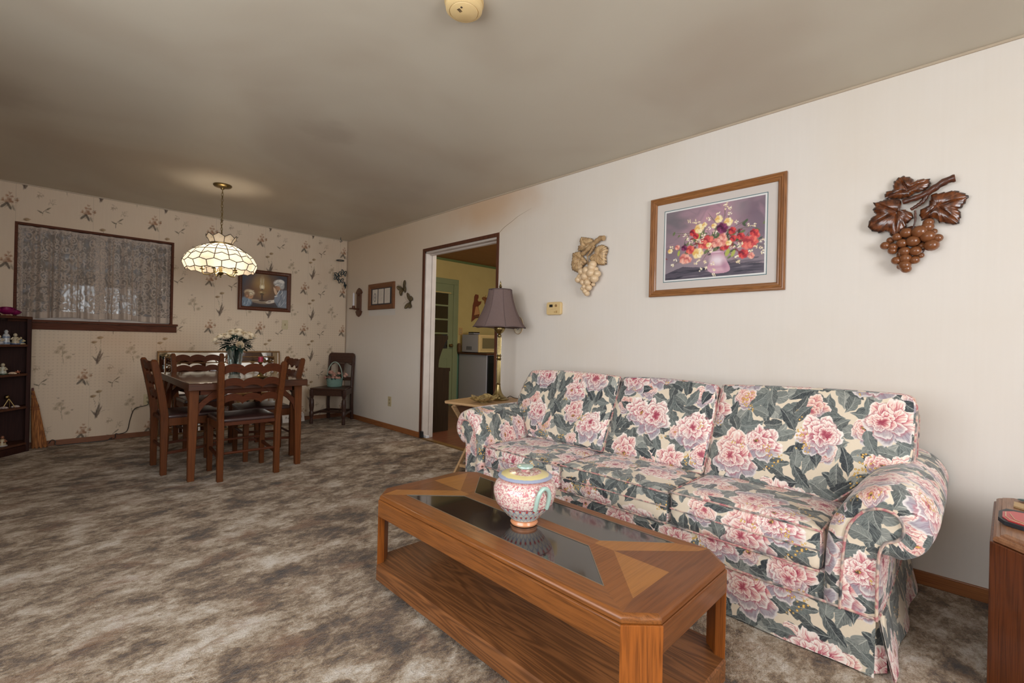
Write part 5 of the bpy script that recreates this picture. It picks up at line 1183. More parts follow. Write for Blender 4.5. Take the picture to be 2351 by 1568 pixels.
def grapes(label, cen, gpts, leaves, branches, ml, mg, mbk, tooth, kz=1.0):
    pl_ = thing('grape_plaque', label, 'wall plaque', mat=wframe('R', *cen))
    zs = {'L': .030, 'U': .016, 'R': .024}
    for k, (nm, pts) in enumerate(leaves.items()):
        mb = MB(); carved_leaf(mb, pts, zs[nm]*kz, .022*kz, tooth, seed=k); put('leaf', mb, ml, pl_, world=False, smooth=True, angle=75)
    for b, (r0, r1) in branches:
        pts = spline([(x, y, .036*kz) for x, y in b], 20); mb = MB(); rr = random.Random(2)
        mb.tube(pts, [(r0+(r1-r0)*i/19)*(1+.12*math.sin(i*1.9)) for i in range(20)], 10); put('branch', mb, mbk, pl_, world=False, smooth=True, angle=70)
    gp = sorted(gpts, key=lambda g: -g[2]); n = len(gp)
    mb = MB(); gx = [g for g in gpts]; mb.ball((sum(g[0] for g in gx)/n, sum(g[1] for g in gx)/n+.02, .008), (.055, .085, .012), 16, 8); put('backing', mb, mbk, pl_, world=False, smooth=True)
    for g in gp:
        g = (g[0], g[1], g[2]*1.14+.0020); mb = MB(); zc = (.018+.75*g[2])*1.0+(.014 if g[2] > .0165 else 0); mb.ball((g[0], g[1], zc), (g[2]*1.06, g[2]*.98, g[2]), 16, 10); put('grape', mb, mg, pl_, world=False, smooth=True)
    return pl_
BG = [(-0.031, -0.035, 0.019), (0.017, -0.038, 0.024), (0.046, -0.063, 0.023), (-0.006, -0.078, 0.021), (-0.046, -0.082, 0.017), (-0.08, -0.096, 0.015), (-0.109, -0.085, 0.015), (-0.091, -0.059, 0.012), (0.079, -0.075, 0.015), (0.059, -0.106, 0.022), (0.023, -0.1, 0.012), (-0.036, -0.122, 0.018), (0.003, -0.125, 0.018), (-0.032, -0.156, 0.018), (0.001, -0.167, 0.015), (-0.066, -0.162, 0.015), (-0.034, -0.188, 0.019), (-0.029, -0.205, 0.016), (0.046, 0.001, 0.016), (0.043, -0.02, 0.019), (0.063, -0.04, 0.011), (-0.065, -0.049, 0.015), (0.021, -0.145, 0.01), (-0.053, -0.135, 0.011), (-0.081, -0.113, 0.014), (-0.051, -0.19, 0.011)]
BL = {'U': [(-0.031, 0.174), (-0.119, 0.155), (-0.113, 0.184), (-0.087, 0.182), (-0.084, 0.224), (-0.07, 0.239), (-0.05, 0.246), (-0.021, 0.232), (-0.007, 0.21), (0.01, 0.217), (0.046, 0.209), (0.049, 0.179), (0.033, 0.161), (0.011, 0.158), (-0.014, 0.152), (-0.025, 0.136), (-0.06, 0.139)],
      'R': [(0.075, 0.074), (0.013, 0.051), (0.018, 0.072), (0.042, 0.082), (0.052, 0.12), (0.052, 0.135), (0.087, 0.134), (0.105, 0.134), (0.131, 0.136), (0.156, 0.12), (0.177, 0.102), (0.165, 0.073), (0.157, 0.056), (0.142, 0.049), (0.154, 0.029), (0.151, 0.005), (0.146, -0.019), (0.12, -0.015), (0.089, 0.001), (0.081, -0.001), (0.07, 0.022), (0.043, 0.023), (0.021, 0.02)],
      'L': [(-0.069, 0.073), (-0.179, 0.026), (-0.169, 0.06), (-0.145, 0.075), (-0.163, 0.101), (-0.151, 0.111), (-0.159, 0.136), (-0.136, 0.135), (-0.119, 0.143), (-0.095, 0.142), (-0.059, 0.131), (-0.052, 0.115), (-0.056, 0.082), (-0.036, 0.078), (-0.01, 0.055), (-0.009, 0.032), (-0.023, 0.02), (-0.034, 0.014), (-0.031, -0.001), (-0.045, -0.022), (-0.068, -0.05), (-0.086, -0.042), (-0.104, -0.009), (-0.134, -0.016), (-0.168, 0.001)]}
BB = [([(0.132, 0.19), (0.104, 0.184), (0.073, 0.166), (0.047, 0.147), (0.014, 0.131), (-0.019, 0.123), (-0.048, 0.116)], (.017, .012)), ([(0.041, 0.14), (0.025, 0.107), (0.004, 0.089), (-0.018, 0.075)], (.010, .007)), ([(-0.002, 0.068), (-0.001, 0.023), (-0.008, -0.016)], (.004, .003))]
WG = [(0.046, -0.002, 0.025), (0.038, -0.024, 0.026), (-0.009, -0.042, 0.026), (-0.057, -0.046, 0.022), (0.034, -0.065, 0.028), (0.087, -0.074, 0.022), (-0.023, -0.086, 0.025), (-0.062, -0.093, 0.017), (-0.088, -0.105, 0.02), (0.019, -0.102, 0.015), (0.064, -0.109, 0.026), (-0.044, -0.129, 0.019), (0.001, -0.132, 0.022), (-0.029, -0.163, 0.017), (0.013, -0.173, 0.02), (-0.047, -0.175, 0.014), (-0.02, -0.197, 0.018), (-0.005, -0.215, 0.017), (0.037, -0.147, 0.012), (0.071, -0.04, 0.015), (-0.08, -0.08, 0.015)]
WL = {'U': [(-0.05, 0.159), (-0.119, 0.126), (-0.117, 0.162), (-0.094, 0.16), (-0.105, 0.202), (-0.09, 0.229), (-0.039, 0.216), (0.01, 0.202), (0.036, 0.168), (-0.0, 0.147), (-0.024, 0.12), (-0.074, 0.121)],
      'R': [(0.071, 0.073), (-0.004, 0.051), (0.014, 0.075), (0.044, 0.086), (0.043, 0.116), (0.072, 0.138), (0.113, 0.142), (0.155, 0.117), (0.153, 0.083), (0.139, 0.055), (0.146, -0.005), (0.112, -0.011), (0.082, -0.003), (0.064, 0.009), (0.022, 0.013)],
      'L': [(-0.082, 0.055), (-0.171, 0.028), (-0.162, 0.058), (-0.16, 0.108), (-0.119, 0.116), (-0.074, 0.113), (-0.073, 0.079), (-0.047, 0.056), (-0.015, 0.022), (-0.052, 0.01), (-0.07, -0.014), (-0.079, -0.054), (-0.121, -0.04), (-0.16, -0.021)]}
WB = [([(0.13, 0.185), (0.1, 0.190), (0.065, 0.174), (0.024, 0.149), (-0.024, 0.115), (-0.067, 0.089)], (.019, .016)), ([(0.042, 0.142), (0.013, 0.1), (-0.023, 0.069)], (.012, .007)), ([(-0.016, 0.063), (-0.009, 0.001)], (.006, .004))]
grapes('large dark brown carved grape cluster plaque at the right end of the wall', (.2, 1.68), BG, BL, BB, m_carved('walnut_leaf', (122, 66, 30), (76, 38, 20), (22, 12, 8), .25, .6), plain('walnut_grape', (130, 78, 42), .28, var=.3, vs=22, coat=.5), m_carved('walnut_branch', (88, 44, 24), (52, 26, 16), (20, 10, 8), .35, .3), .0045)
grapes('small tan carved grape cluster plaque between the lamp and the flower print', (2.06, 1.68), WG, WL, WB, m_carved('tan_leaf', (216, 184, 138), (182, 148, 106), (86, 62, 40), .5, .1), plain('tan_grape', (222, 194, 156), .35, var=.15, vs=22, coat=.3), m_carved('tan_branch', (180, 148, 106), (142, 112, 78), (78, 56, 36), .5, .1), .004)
# ------------------------------------------------------------------ framed pictures
def miter_frame(mb_or_none, x0, y0, x1, y1, prof):
    """profile = [(inset, height)...] swept round a rectangle"""
    mb = MB(); n = len(prof); vs = []
    for i, h in prof: vs += [(x0+i, y0+i, h), (x1-i, y0+i, h), (x1-i, y1-i, h), (x0+i, y1-i, h)]
    mb.add(vs, [(r*4+k, r*4+(k+1) % 4, (r+1)*4+(k+1) % 4, (r+1)*4+k) for r in range(n-1) for k in range(4)]); return mb
def split_frame(x0, y0, x1, y1, prof, mh_, mv_, parent, name='frame'):
    for axis, m in ((0, mh_), (1, mv_)):
        n = len(prof)
        for side in range(2):
            vs = []; mb = MB()
            for i, h in prof:
                c = [(x0+i, y0+i), (x1-i, y0+i), (x1-i, y1-i), (x0+i, y1-i)]
                a, b = ((c[0], c[1]), (c[2], c[3]))[side] if axis == 0 else ((c[1], c[2]), (c[3], c[0]))[side]
                vs += [(*a, h), (*b, h)]
            mb.add(vs, [(r*2, r*2+1, r*2+3, r*2+2) for r in range(n-1)])
            put(name, mb, m, parent, world=False)
WF_h = wood('picture_oak_h', (156, 106, 62), (84, 52, 27), axis=0, scale=1.6, rough=.35, coat=.25); WF_v = wood('picture_oak_v', (150, 100, 58), (82, 50, 26), axis=1, scale=1.6, rough=.35, coat=.25)
fp = thing('framed_print', 'large oak framed flower print above the sofa', 'picture', mat=wframe('R', 1.158, 1.744))
X0, X1, Y0, Y1 = -.412, .412, -.331, .331
split_frame(X0, Y0, X1, Y1, [(0, .001), (0, .020), (.005, .026), (.012, .027), (.016, .022), (.022, .024), (.030, .019), (.036, .020), (.044, .012), (.046, .008)], WF_h, WF_v, fp)
MMAT = plain('mat_board', (206, 198, 192), .7, var=.04)
mb = MB(); mb.box(X0+.04, X1-.04, Y0+.04, Y1-.04, .002, .0065); put('mat_board', mb, MMAT, fp, world=False)
mb = MB(); rect_ring(mb, -.316, -.238, .316, .238, .004, .0065, .0072); put('mat_line', mb, plain('teal_line', (66, 106, 112), .6), fp, world=False, label='teal mat line')
mb = MB(); rect_ring(mb, -.312, -.234, .312, .234, .010, .0062, .0070); put('mat_bevel', mb, plain('white_line', (226, 226, 224), .6), fp, world=False)
cw, chh = .604, .448; FP = Paint(cw, chh, .0019, (140, 126, 134)); ox, oy = cw/2+.008, chh/2
def d_(x, y, l, w_, a, c, al=1, **k): FP.dab(x+ox, y+oy, l, w_, a, c, al, **k)
rp = random.Random(11)
for (x, y, l, w_, c, al) in ((0, .10, .20, .16, (192, 146, 162), .8), (-.05, .0, .22, .12, (196, 156, 166), .6), (-.25, .15, .12, .09, (96, 98, 102), .7), (.22, .16, .16, .09, (108, 90, 104), .7), (.26, .02, .08, .10, (92, 80, 98), .6), (-.26, -.06, .10, .08, (100, 90, 104), .6), (.08, .17, .05, .10, (196, 150, 166), .5), (.14, .18, .05, .06, (150, 140, 144), .5), (-.2, -.15, .16, .06, (150, 140, 148), .5)):
    d_(x, y, l, w_, 0, c, al, soft=1.4)
for k in range(60): x, y = rp.uniform(-.3, .3), rp.uniform(-.03, .22); d_(x, y, rp.uniform(.02, .06), rp.uniform(.005, .02), rp.uniform(-70, 70), rp.choice([(164, 132, 146), (124, 112, 122), (182, 146, 160), (112, 106, 114)]), .25, soft=1)
FP.poly([(0, 0), (cw, 0), (cw, .055), (.42, .075), (.38, .10), (.30, .055), (.12, .08), (0, .04)], (70, 66, 80), .85)
for k in range(70): x = rp.uniform(-.3, .3); y = rp.uniform(-.22, -.13 if x > 0 else -.17); d_(x, y, rp.uniform(.015, .06), rp.uniform(.002, .006), rp.uniform(-8, 8), rp.choice([(44, 44, 56), (56, 54, 66), (92, 88, 100), (120, 112, 122)]), .6)
ST_ = [(-.254, .08), (-.221, .059), (.193, .095), (.173, .03), (.071, .214), (-.032, .175), (.236, .054), (.299, -.071), (-.115, .129), (-.062, -.113), (.15, -.154), (-.262, -.129), (-.14, .06), (.1, .16), (-.28, -.03)]
for (x, y) in ST_:
    mx_, my_ = (x+.03)/2+rp.uniform(-.02, .02), (y-.02)/2+.03; FP.stroke([(.03+ox, -.05+oy), (mx_+ox, my_+oy), (x+ox, y+oy)], .0014, (86, 96, 56), .9); FP.stroke([(.03+ox, -.03+oy), (mx_+ox+.01, my_+oy-.01), (x+ox-.01, y+oy-.01)], .0010, (120, 60, 70), .5)
for k in range(150):
    x, y = rp.gauss(0.02, .12), rp.gauss(-.01, .042); d_(x, y, rp.uniform(.010, .024), rp.uniform(.003, .008), rp.uniform(0, 180), rp.choice([(58, 78, 52), (84, 104, 66), (40, 54, 44), (110, 118, 74), (130, 60, 62)]), .85)
for (x, y, r) in [(-0.254, 0.08, 0.014), (-0.221, 0.059, 0.010), (0.188, 0.087, 0.018), (0.173, 0.03, 0.016), (0.1, -0.114, 0.014), (-0.089, 0.04, 0.019), (0.03, 0.023, 0.019), (-0.039, -0.062, 0.021), (0.088, -0.084, 0.024), (0.122, -0.093, 0.021), (-0.167, -0.059, 0.024), (-0.219, -0.053, 0.019)]:
    d_(x, y, r, r*.45, rp.uniform(20, 80), rp.choice([(176, 184, 84), (96, 116, 66), (70, 92, 60)]), .9)
V = [(-0.015, -0.068), (0.06, -0.071), (0.072, -0.105), (0.104, -0.177), (0.091, -0.202), (0.035, -0.207), (-0.012, -0.197), (-0.034, -0.164), (-0.005, -0.11)]
sm = [(p.x+ox, p.y+oy) for p in spline(V+[V[0]], 40)]; FP.poly(sm, (196, 152, 170)); d_(.03, -.125, .026, .038, 80, (238, 224, 230), .9, soft=1.2); d_(.03, -.185, .055, .012, 0, (214, 178, 190), .7, soft=1); d_(.02, -.073, .034, .004, -3, (226, 196, 206), .9); d_(.07, -.16, .014, .03, 15, (160, 116, 140), .5, soft=1)
def bloom(x, y, r, cols, n=7):
    r *= 1.15
    d_(x, y, r, r*.86, rp.uniform(0, 180), cols[0], .95)
    for k in range(n):
        a = k*360/n+rp.uniform(-14, 14); dx, dy = math.cos(math.radians(a))*r*.55, math.sin(math.radians(a))*r*.5; d_(x+dx, y+dy, r*.55, r*.38, a, cols[k % len(cols)], .9)
        d_(x+dx*.8, y+dy*.8, r*.40, r*.05, a+20, cols[-1], .6)
    d_(x, y, r*.26, r*.18, 0, cols[-1], .8)
CRM = [(246, 224, 164), (250, 238, 200), (236, 198, 128), (226, 178, 96)]; RED = [(206, 62, 66), (224, 88, 80), (178, 44, 58), (110, 24, 44)]; COR = [(226, 100, 92), (236, 128, 110), (206, 74, 78), (160, 50, 60)]; SAL = [(236, 162, 142), (244, 190, 172), (226, 138, 126), (190, 96, 96)]; PUR = [(120, 44, 88), (146, 66, 108), (98, 30, 70), (60, 16, 48)]
for (x, y, r) in [(-0.034, -0.006, 0.037), (-0.063, -0.017, 0.026), (0.206, -0.039, 0.034), (0.227, -0.039, 0.028), (-0.143, -0.04, 0.024), (0.252, -0.004, 0.015)]: bloom(x, y, r, COR)
for (x, y, r) in [(0.113, 0.045, 0.019), (-0.126, 0.067, 0.019), (0.163, 0.004, 0.019), (0.12, -0.004, 0.017), (0.071, -0.044, 0.022), (0.179, -0.103, 0.025), (0.237, 0.015, 0.020), (-0.107, 0.043, 0.016)]: bloom(x, y, r, RED)
for (x, y, r) in [(0.053, -0.01, 0.029), (0.019, -0.017, 0.024), (-0.179, -0.094, 0.029), (-0.154, -0.103, 0.019), (-0.229, -0.014, 0.014), (0.058, 0.019, 0.019), (0.224, -0.119, 0.016)]: bloom(x, y, r, SAL)
for (x, y, r) in [(-0.087, 0.088, 0.025), (0.09, 0.101, 0.022), (0.005, 0.091, 0.014), (0.033, 0.128, 0.020), (0.096, -0.027, 0.015), (-0.093, -0.068, 0.029), (-0.025, -0.023, 0.014), (-0.278, -0.033, 0.014), (-0.054, 0.107, 0.013)]: bloom(x, y, r, CRM, 6)
bloom(.054, .069, .029, PUR); bloom(-.184, -.023, .016, PUR)
WH = [(0.071, 0.214), (0.08, 0.189), (0.102, 0.182), (0.026, 0.164), (-0.031, 0.139), (-0.153, 0.144), (-0.122, 0.136), (-0.097, 0.123), (-0.176, 0.059), (-0.157, 0.032), (-0.138, 0.011), (-0.094, 0.011), (-0.076, 0.002), (-0.065, 0.031), (0.121, -0.059), (0.154, -0.052), (0.164, -0.042), (0.134, 0.093), (0.21, 0.064), (0.236, 0.057), (0.284, -0.036), (0.299, -0.054), (0.243, -0.069), (0.274, -0.079), (0.29, -0.104), (0.218, -0.094), (-0.049, -0.127), (-0.072, -0.172), (-0.036, -0.164), (-0.103, -0.127), (-0.085, -0.117), (0.001, -0.144), (0.014, -0.18), (0.009, -0.209), (0.139, -0.112), (0.15, -0.148), (-0.244, -0.094), (-0.259, -0.126), (-0.015, -0.047), (-0.009, -0.066), (0.012, 0.052), (-0.03, 0.079), (-0.059, 0.048), (-0.272, -0.009), (0.1, 0.151)]
for (x, y) in WH:
    for k in range(6): d_(x+rp.uniform(-.012, .012), y+rp.uniform(-.009, .009), rp.uniform(.004, .008), .0026, rp.uniform(0, 180), rp.choice([(250, 244, 224), (244, 230, 190), (236, 214, 176)]), .95)
MPRINT = attr_mat('print_paint', 0.45, None, .3, coat=.15)
painted_grid('print', FP, MPRINT, lambda X, Y: np.stack([X-cw/2, Y-chh/2, np.full_like(X, .0072)], 1), 300, 224, cw, chh, parent=fp)
# prayer picture on the papered wall
pp_ = thing('framed_painting', 'dark framed painting of an oil lamp between two bowed figures, below the hanging lamp', 'picture', mat=wframe('B', 1.846, 1.645))
MFR = wood('dark_frame', (96, 54, 34), (56, 30, 20), axis=0, scale=1.6, rough=.45, coat=.1)
split_frame(-.298, -.247, .298, .247, [(0, .001), (0, .024), (.006, .028), (.016, .022), (.030, .020), (.040, .014), (.045, .008)], MFR, MFR, pp_)
mb = MB(); rr = random.Random(1)
for k in range(26):
    for yy in (-.222, .222): mb.ball((-.26+k*.0208, yy, .021), (.006, .003, .002), 6, 4)
for k in range(20):
    for xx in (-.273, .273): mb.ball((xx, -.20+k*.021, .021), (.003, .006, .002), 6, 4)
put('frame_carving', mb, plain('frame_highlight', (126, 78, 46), .45), pp_, world=False)
pw, ph_ = .506, .404; PP = Paint(pw, ph_, .0022, (64, 58, 62)); qx, qy = pw/2, ph_/2
def e_(x, y, l, w_, a, c, al=1, **k): PP.dab(x+qx, y+qy, l, w_, a, c, al, **k)
for (x, y, l, w_, c, al) in ((-.18, .14, .14, .12, (70, 74, 90), .7), (.2, .18, .12, .1, (66, 64, 74), .6), (0, -.02, .18, .12, (96, 62, 42), .7), (-.02, .05, .13, .14, (150, 112, 66), .75), (-.04, .07, .07, .10, (196, 160, 96), .6), (-.1, .0, .1, .05, (110, 66, 44), .5), (.0, -.19, .25, .03, (40, 30, 28), .8)): e_(x, y, l, w_, 0, c, al, soft=1.5)
e_(-.07, -.135, .10, .022, -6, (172, 156, 134), .9); e_(-.06, -.145, .10, .010, -6, (120, 98, 76), .7)
e_(-.035, .115, .022, .05, 0, (206, 190, 152), .5, soft=1.2); PP.stroke([(-.055+qx, .02+qy), (-.062+qx, .05+qy), (-.050+qx, .09+qy), (-.052+qx, .15+qy)], .002, (236, 226, 200), .9); PP.stroke([(-.015+qx, .02+qy), (-.008+qx, .05+qy), (-.020+qx, .09+qy), (-.018+qx, .15+qy)], .002, (236, 226, 200), .9)
e_(-.034, .045, .020, .024, 0, (250, 240, 206), .95, soft=.8); e_(-.034, .015, .012, .008, 0, (90, 80, 60), .9); e_(-.034, -.022, .042, .014, 0, (150, 124, 78), .95); e_(-.044, -.018, .014, .005, 0, (226, 204, 150), .9); e_(-.034, -.045, .020, .014, 0, (92, 72, 48), .95); e_(-.034, -.085, .010, .034, 0, (74, 52, 38), .95); e_(-.034, -.122, .036, .010, 0, (66, 46, 34), .95)
e_(.06, -.130, .052, .020, 14, (206, 194, 178), .95); e_(.10, -.118, .040, .016, 24, (224, 214, 200), .9); PP.stroke([(.02+qx, -.14+qy), (.11+qx, -.12+qy)], .0015, (96, 84, 76), .8); e_(.05, -.128, .018, .009, 10, (130, 120, 116), .7)
# elder on the right
PP.poly([(.16+qx, .02+qy), (.25+qx, .03+qy), (.252+qx, -.19+qy), (.15+qx, -.19+qy), (.105+qx, -.12+qy), (.11+qx, -.06+qy)], (104, 112, 124)); 
for k in range(26): e_(rp.uniform(.15, .245), rp.uniform(-.17, .0), rp.uniform(.015, .05), .004, rp.uniform(50, 100), rp.choice([(150, 156, 164), (72, 78, 92), (190, 190, 190)]), .6)
e_(.150, .065, .034, .048, 0, (178, 136, 104), .98); e_(.128, .055, .010, .018, 10, (166, 118, 86), .9); e_(.135, .072, .012, .003, 0, (84, 56, 44), .8)
e_(.158, .115, .062, .040, 10, (206, 202, 196), .98); e_(.192, .085, .030, .048, 5, (176, 174, 172), .95); e_(.185, .135, .034, .020, -20, (224, 220, 214), .9)
for k in range(16): e_(rp.uniform(.11, .21), rp.uniform(.08, .145), .018, .003, rp.uniform(-30, 60), rp.choice([(236, 234, 228), (140, 138, 140)]), .7)
e_(.122, .000, .014, .050, 18, (206, 172, 140), .98); e_(.108, .012, .008, .046, 14, (222, 190, 160), .9); PP.stroke([(.17+qx, .03+qy), (.135+qx, -.04+qy)], .004, (226, 224, 220), .9); e_(.14, -.08, .030, .055, -20, (132, 138, 150), .9); e_(.125, -.055, .020, .008, 20, (220, 220, 218), .8)
# child on the left
e_(-.205, -.145, .060, .060, 0, (120, 136, 150), .98)
for k in range(14): e_(rp.uniform(-.25, -.16), rp.uniform(-.19, -.11), .02, .004, rp.uniform(60, 120), rp.choice([(170, 180, 188), (82, 96, 112)]), .6)
e_(-.165, -.075, .034, .036, 0, (190, 144, 106), .98); e_(-.172, -.035, .056, .038, -8, (196, 172, 138), .98); e_(-.200, -.065, .026, .040, 0, (140, 104, 76), .9); e_(-.150, -.030, .030, .022, -30, (224, 210, 180), .9); e_(-.198, -.075, .008, .012, 0, (200, 150, 116), .9); e_(-.155, -.085, .008, .002, 0, (90, 60, 44), .8)
for k in range(12): e_(rp.uniform(-.22, -.13), rp.uniform(-.05, -.01), .014, .0025, rp.uniform(-60, 40), rp.choice([(236, 224, 196), (130, 100, 74)]), .7)
painted_grid('canvas', PP, MPRINT, lambda X, Y: np.stack([X-pw/2, Y-ph_/2, np.full_like(X, .010)], 1), 230, 184, pw, ph_, parent=pp_)
# small three-card frame
cf = thing('card_frame', 'small wooden frame with three cream cards between the candle sconce and the butterflies', 'picture', mat=wframe('R', 5.215, 1.617))
split_frame(-.315, -.163, .315, .163, [(0, .001), (0, .022), (.010, .026), (.045, .022), (.060, .010)], wood('card_frame_h', (128, 84, 54), (82, 52, 32), 0, 1.4, .5, coat=0), wood('card_frame_v', (128, 84, 54), (82, 52, 32), 1, 1.4, .5, coat=0), cf)
mb = MB(); mb.box(-.26, .26, -.11, .11, .002, .008); put('dark_mat', mb, plain('charcoal_mat', (62, 60, 62), .7), cf, world=False)
for k in range(3):
    xc = -.158+k*.151; mb = MB(); mb.box(xc-.064, xc+.064, -.090, .092, .008, .0095); cdn = put('card', mb, plain('cream_card', (214, 204, 190), .7), cf, world=False)
    mb = MB()
    if k == 0: mb.tube([(xc+.028*math.cos(a*.4), -.01+.050*math.sin(a*.4), .0098) for a in range(16)], .007, 5, closed=True, flat=.3); mb.ball((xc, -.01, .0096), (.010, .016, .001), 10, 4)
    else:
        for j in range(9): mb.box(xc-.048, xc+.044-(j % 3)*.012, .070-j*.015, .0715-j*.015, .0095, .0098)
    put('card_print', mb, plain('card_ink', (140, 134, 130), .7), cdn, world=False)
mb = MB(); mb.box(-.325, .325, -.24, -.166, .0, .0006)
tag(put('paint_patch', mb, plain('cleaner_paint', (214, 208, 200), .7, var=.02), base=None), 'paler unfaded rectangle of wall just below the three card frame', 'wall patch')
bpy.data.objects['paint_patch'].matrix_world = wframe('R', 5.215, 1.617)
# candle sconce
so = thing('candle_sconce', 'wooden wall sconce holding a white candle near the corner', 'sconce', mat=wframe('R', 5.80, 1.565))
WS_ = wood('sconce_wood', (98, 58, 38), (60, 34, 22), axis=1, scale=1.3, rough=.4)
mb = MB(); mb.prism([(-.055, -.11), (-.085, -.12), (-.05, -.17), (0, -.192), (.05, -.17), (.085, -.12), (.055, -.11), (.055, .11), (.085, .13), (.05, .17), (0, .195), (-.05, .17), (-.085, .13), (-.055, .11)], lambda x, y, z: Vector((x, y, z)), 0, .02); put('backplate', mb, WS_, so, world=False, bevel=.003)
mb = MB(); mb.lathe([(0, 0), (.052, .0), (.058, .008), (.050, .014), (.020, .016), (.018, .045), (.012, .048), (.0, .048)], (0, -.095, .085), 24, M=Matrix.Rotation(-PI/2, 4, 'X')); mb.box(-.02, .02, -.10, -.08, .015, .075); mb.ball((.0, .10, .026), .016, 10, 6); put('holder', mb, WS_, so, world=False, smooth=True, angle=50)
mb = MB(); mb.lathe([(0, 0), (.0125, 0), (.0115, .165), (.003, .170), (.001, .18), (0, .18)], (0, -.05, .085), 16, M=Matrix.Rotation(-PI/2, 4, 'X')); put('candle', mb, plain('white_wax', (214, 210, 214), .4), so, world=False, smooth=True)
# metal butterflies
def butterfly(name, a, z, rot, s_, label, flip=1):
    b = thing(name, label, 'wall ornament', mat=wframe('R', a, z) @ Matrix.Rotation(rot, 4, 'Z'), group=None)
    mw_ = plain('bronze_wing', (150, 130, 92), .5, .15, var=.9, vs=90)
    for sg in (-1, 1):
        mb = MB(); ol = [(.02, .01), (.30, .60), (.75, .95), (1.15, .95), (1.10, .55), (.80, .20), (.90, -.10), (.75, -.55), (.45, -.65), (.25, -.30), (.02, -.06)]
        sp = spline(ol, 40)
        def wf(u, v): p = sp[round(u*39)]; q = Vector((.03, .02, 0)).lerp(p, v); return Vector((sg*q.x*s_, q.y*s_, .006+.25*s_*q.length*.6))
        mb.grid(wf, 40, 8); mb.grid(lambda u, v: wf(u, v)-Vector((0, 0, .002)), 40, 8, flip=True); wg = put('wing', mb, mw_, b, world=False, smooth=True)
        mb = MB()
        for k in (4, 10, 16, 22, 28, 33): mb.tube([wf(k/39, v/6)+Vector((0, 0, .001)) for v in range(7)], .0016, 5)
        mb.tube([wf(k/39, 1) for k in range(40)], .002, 5); put('vein', mb, plain('dark_bronze', (44, 36, 26), .5, .3), wg, world=False)
    mb = MB(); mb.ball((0, 0, .012), (.06*s_, .38*s_, .05*s_), 10, 8); put('body', mb, MABRASS, b, world=False, smooth=True)
    mb = MB()
    for sg in (-1, 1): mb.tube(spline([(0, .36*s_, .012), (sg*.15*s_, .75*s_, .03), (sg*.55*s_, 1.1*s_, .04)], 10), .0010, 5)
    put('antenna', mb, MABRASS, b, world=False)
butterfly('metal_butterfly', 4.715, 1.665, math.radians(20), .082, 'bronze wall butterfly with raised wings right beside the three card frame')
butterfly('metal_butterfly', 4.555, 1.515, math.radians(75), .078, 'bronze wall butterfly flying sideways beside the doorway trim')
# oval china plaque half behind the lampshade
pq = thing('china_plaque', 'small oval white china plaque with blue flowers behind the lampshade', 'wall plaque', mat=wframe('R', 2.822, 1.232))
mb = MB(); mb.lathe([(0, 0), (1, 0), (1.0, .006), (.96, .009), (.90, .006), (.0, .006)], (0, 0, 0), 36, sx=.056, sy=.076); put('plaque_body', mb, plain('ivory_china', (226, 214, 190), .25, var=.05, coat=.4), pq, world=False, smooth=True)
mb = MB(); mb.tube([(.055*math.cos(a*.2), .075*math.sin(a*.2), .007) for a in range(31)], .003, 6); rr = random.Random(3); put('gilt_rim', mb, plain('tan_rim', (170, 140, 96), .4), pq, world=False)
mb = MB()
for k in range(22): a = rr.uniform(0, 6.28); r = rr.uniform(0, 1)**.5; mb.ball((.028*r*math.cos(a), .040*r*math.sin(a), .0065), (.006, .004, .0012), 6, 4)
put('flower_design', mb, plain('slate_blue', (74, 88, 104), .4), pq, world=False)
# thermostat
th = thing('thermostat', 'yellowed thermostat with small dark display on the long wall', 'thermostat', mat=wframe('R', 2.408, 1.366))
def rr_poly(w_, h_, r, n=6):
    o = []
    for cx_, cy_, a0 in ((w_/2-r, h_/2-r, 0), (-w_/2+r, h_/2-r, 90), (-w_/2+r, -h_/2+r, 180), (w_/2-r, -h_/2+r, 270)):
        for k in range(n+1): a = math.radians(a0+90*k/n); o.append((cx_+r*math.cos(a), cy_+r*math.sin(a)))
    return o
mb = MB(); mb.prism(rr_poly(.150, .104, .018), lambda x, y, z: Vector((x, y, z)), 0, .028); put('housing', mb, MCREAM, th, world=False, bevel=.005, merge=True)
mb = MB(); mb.box(-.042, -.008, .010, .032, .028, .0292); put('display', mb, plain('lcd_dark', (46, 44, 40), .2), th, world=False)
mb = MB(); mb.lathe([(0, 0), (.011, 0), (.011, .004), (0, .004)], (.028, .021, .028), 20); put('dial', mb, plain('taupe_dial', (150, 116, 74), .4), th, world=False)
mb = MB(); mb.box(-.03, .03, -.006, -.005, .028, .0284); mb.box(.008, .018, -.036, -.024, .028, .0286); mb.box(.024, .042, -.038, -.020, .028, .0286); put('buttons', mb, plain('button_tan', (190, 156, 102), .5), th, world=False)
# outlets and switch
def plate(name, side, a, z, w_, h_, label, cat, m=MIVORY, kind_='outlet'):
    p_ = thing(name, label, cat, mat=wframe(side, a, z))
    mb = MB(); mb.prism(rr_poly(w_, h_, .006, 3), lambda x, y, z_: Vector((x, y, z_)), 0, .006); put('plate', mb, m, p_, world=False, bevel=.002, merge=True)
    mb = MB()
    if kind_ == 'outlet':
        for yy in (-.020, .020):
            for xx in (-.006, .006): mb.box(xx-.0012, xx+.0012, yy-.004, yy+.005, .006, .0066)
        put('slots', mb, MBLACK, p_, world=False)
        mb = MB(); [mb.prism(rr_poly(.032, .027, .010, 4), lambda x, y, z_, yy=yy: Vector((x, y+yy, z_)), .006, .0063) for yy in (-.020, .020)]; put('socket', mb, plain('socket_tan', (170, 156, 120), .5), p_, world=False)
    else:
        mb.box(-.005, .005, -.012, .012, .006, .012); put('toggle', mb, plain('toggle_tan', (150, 128, 92), .5), p_, world=False)
    return p_
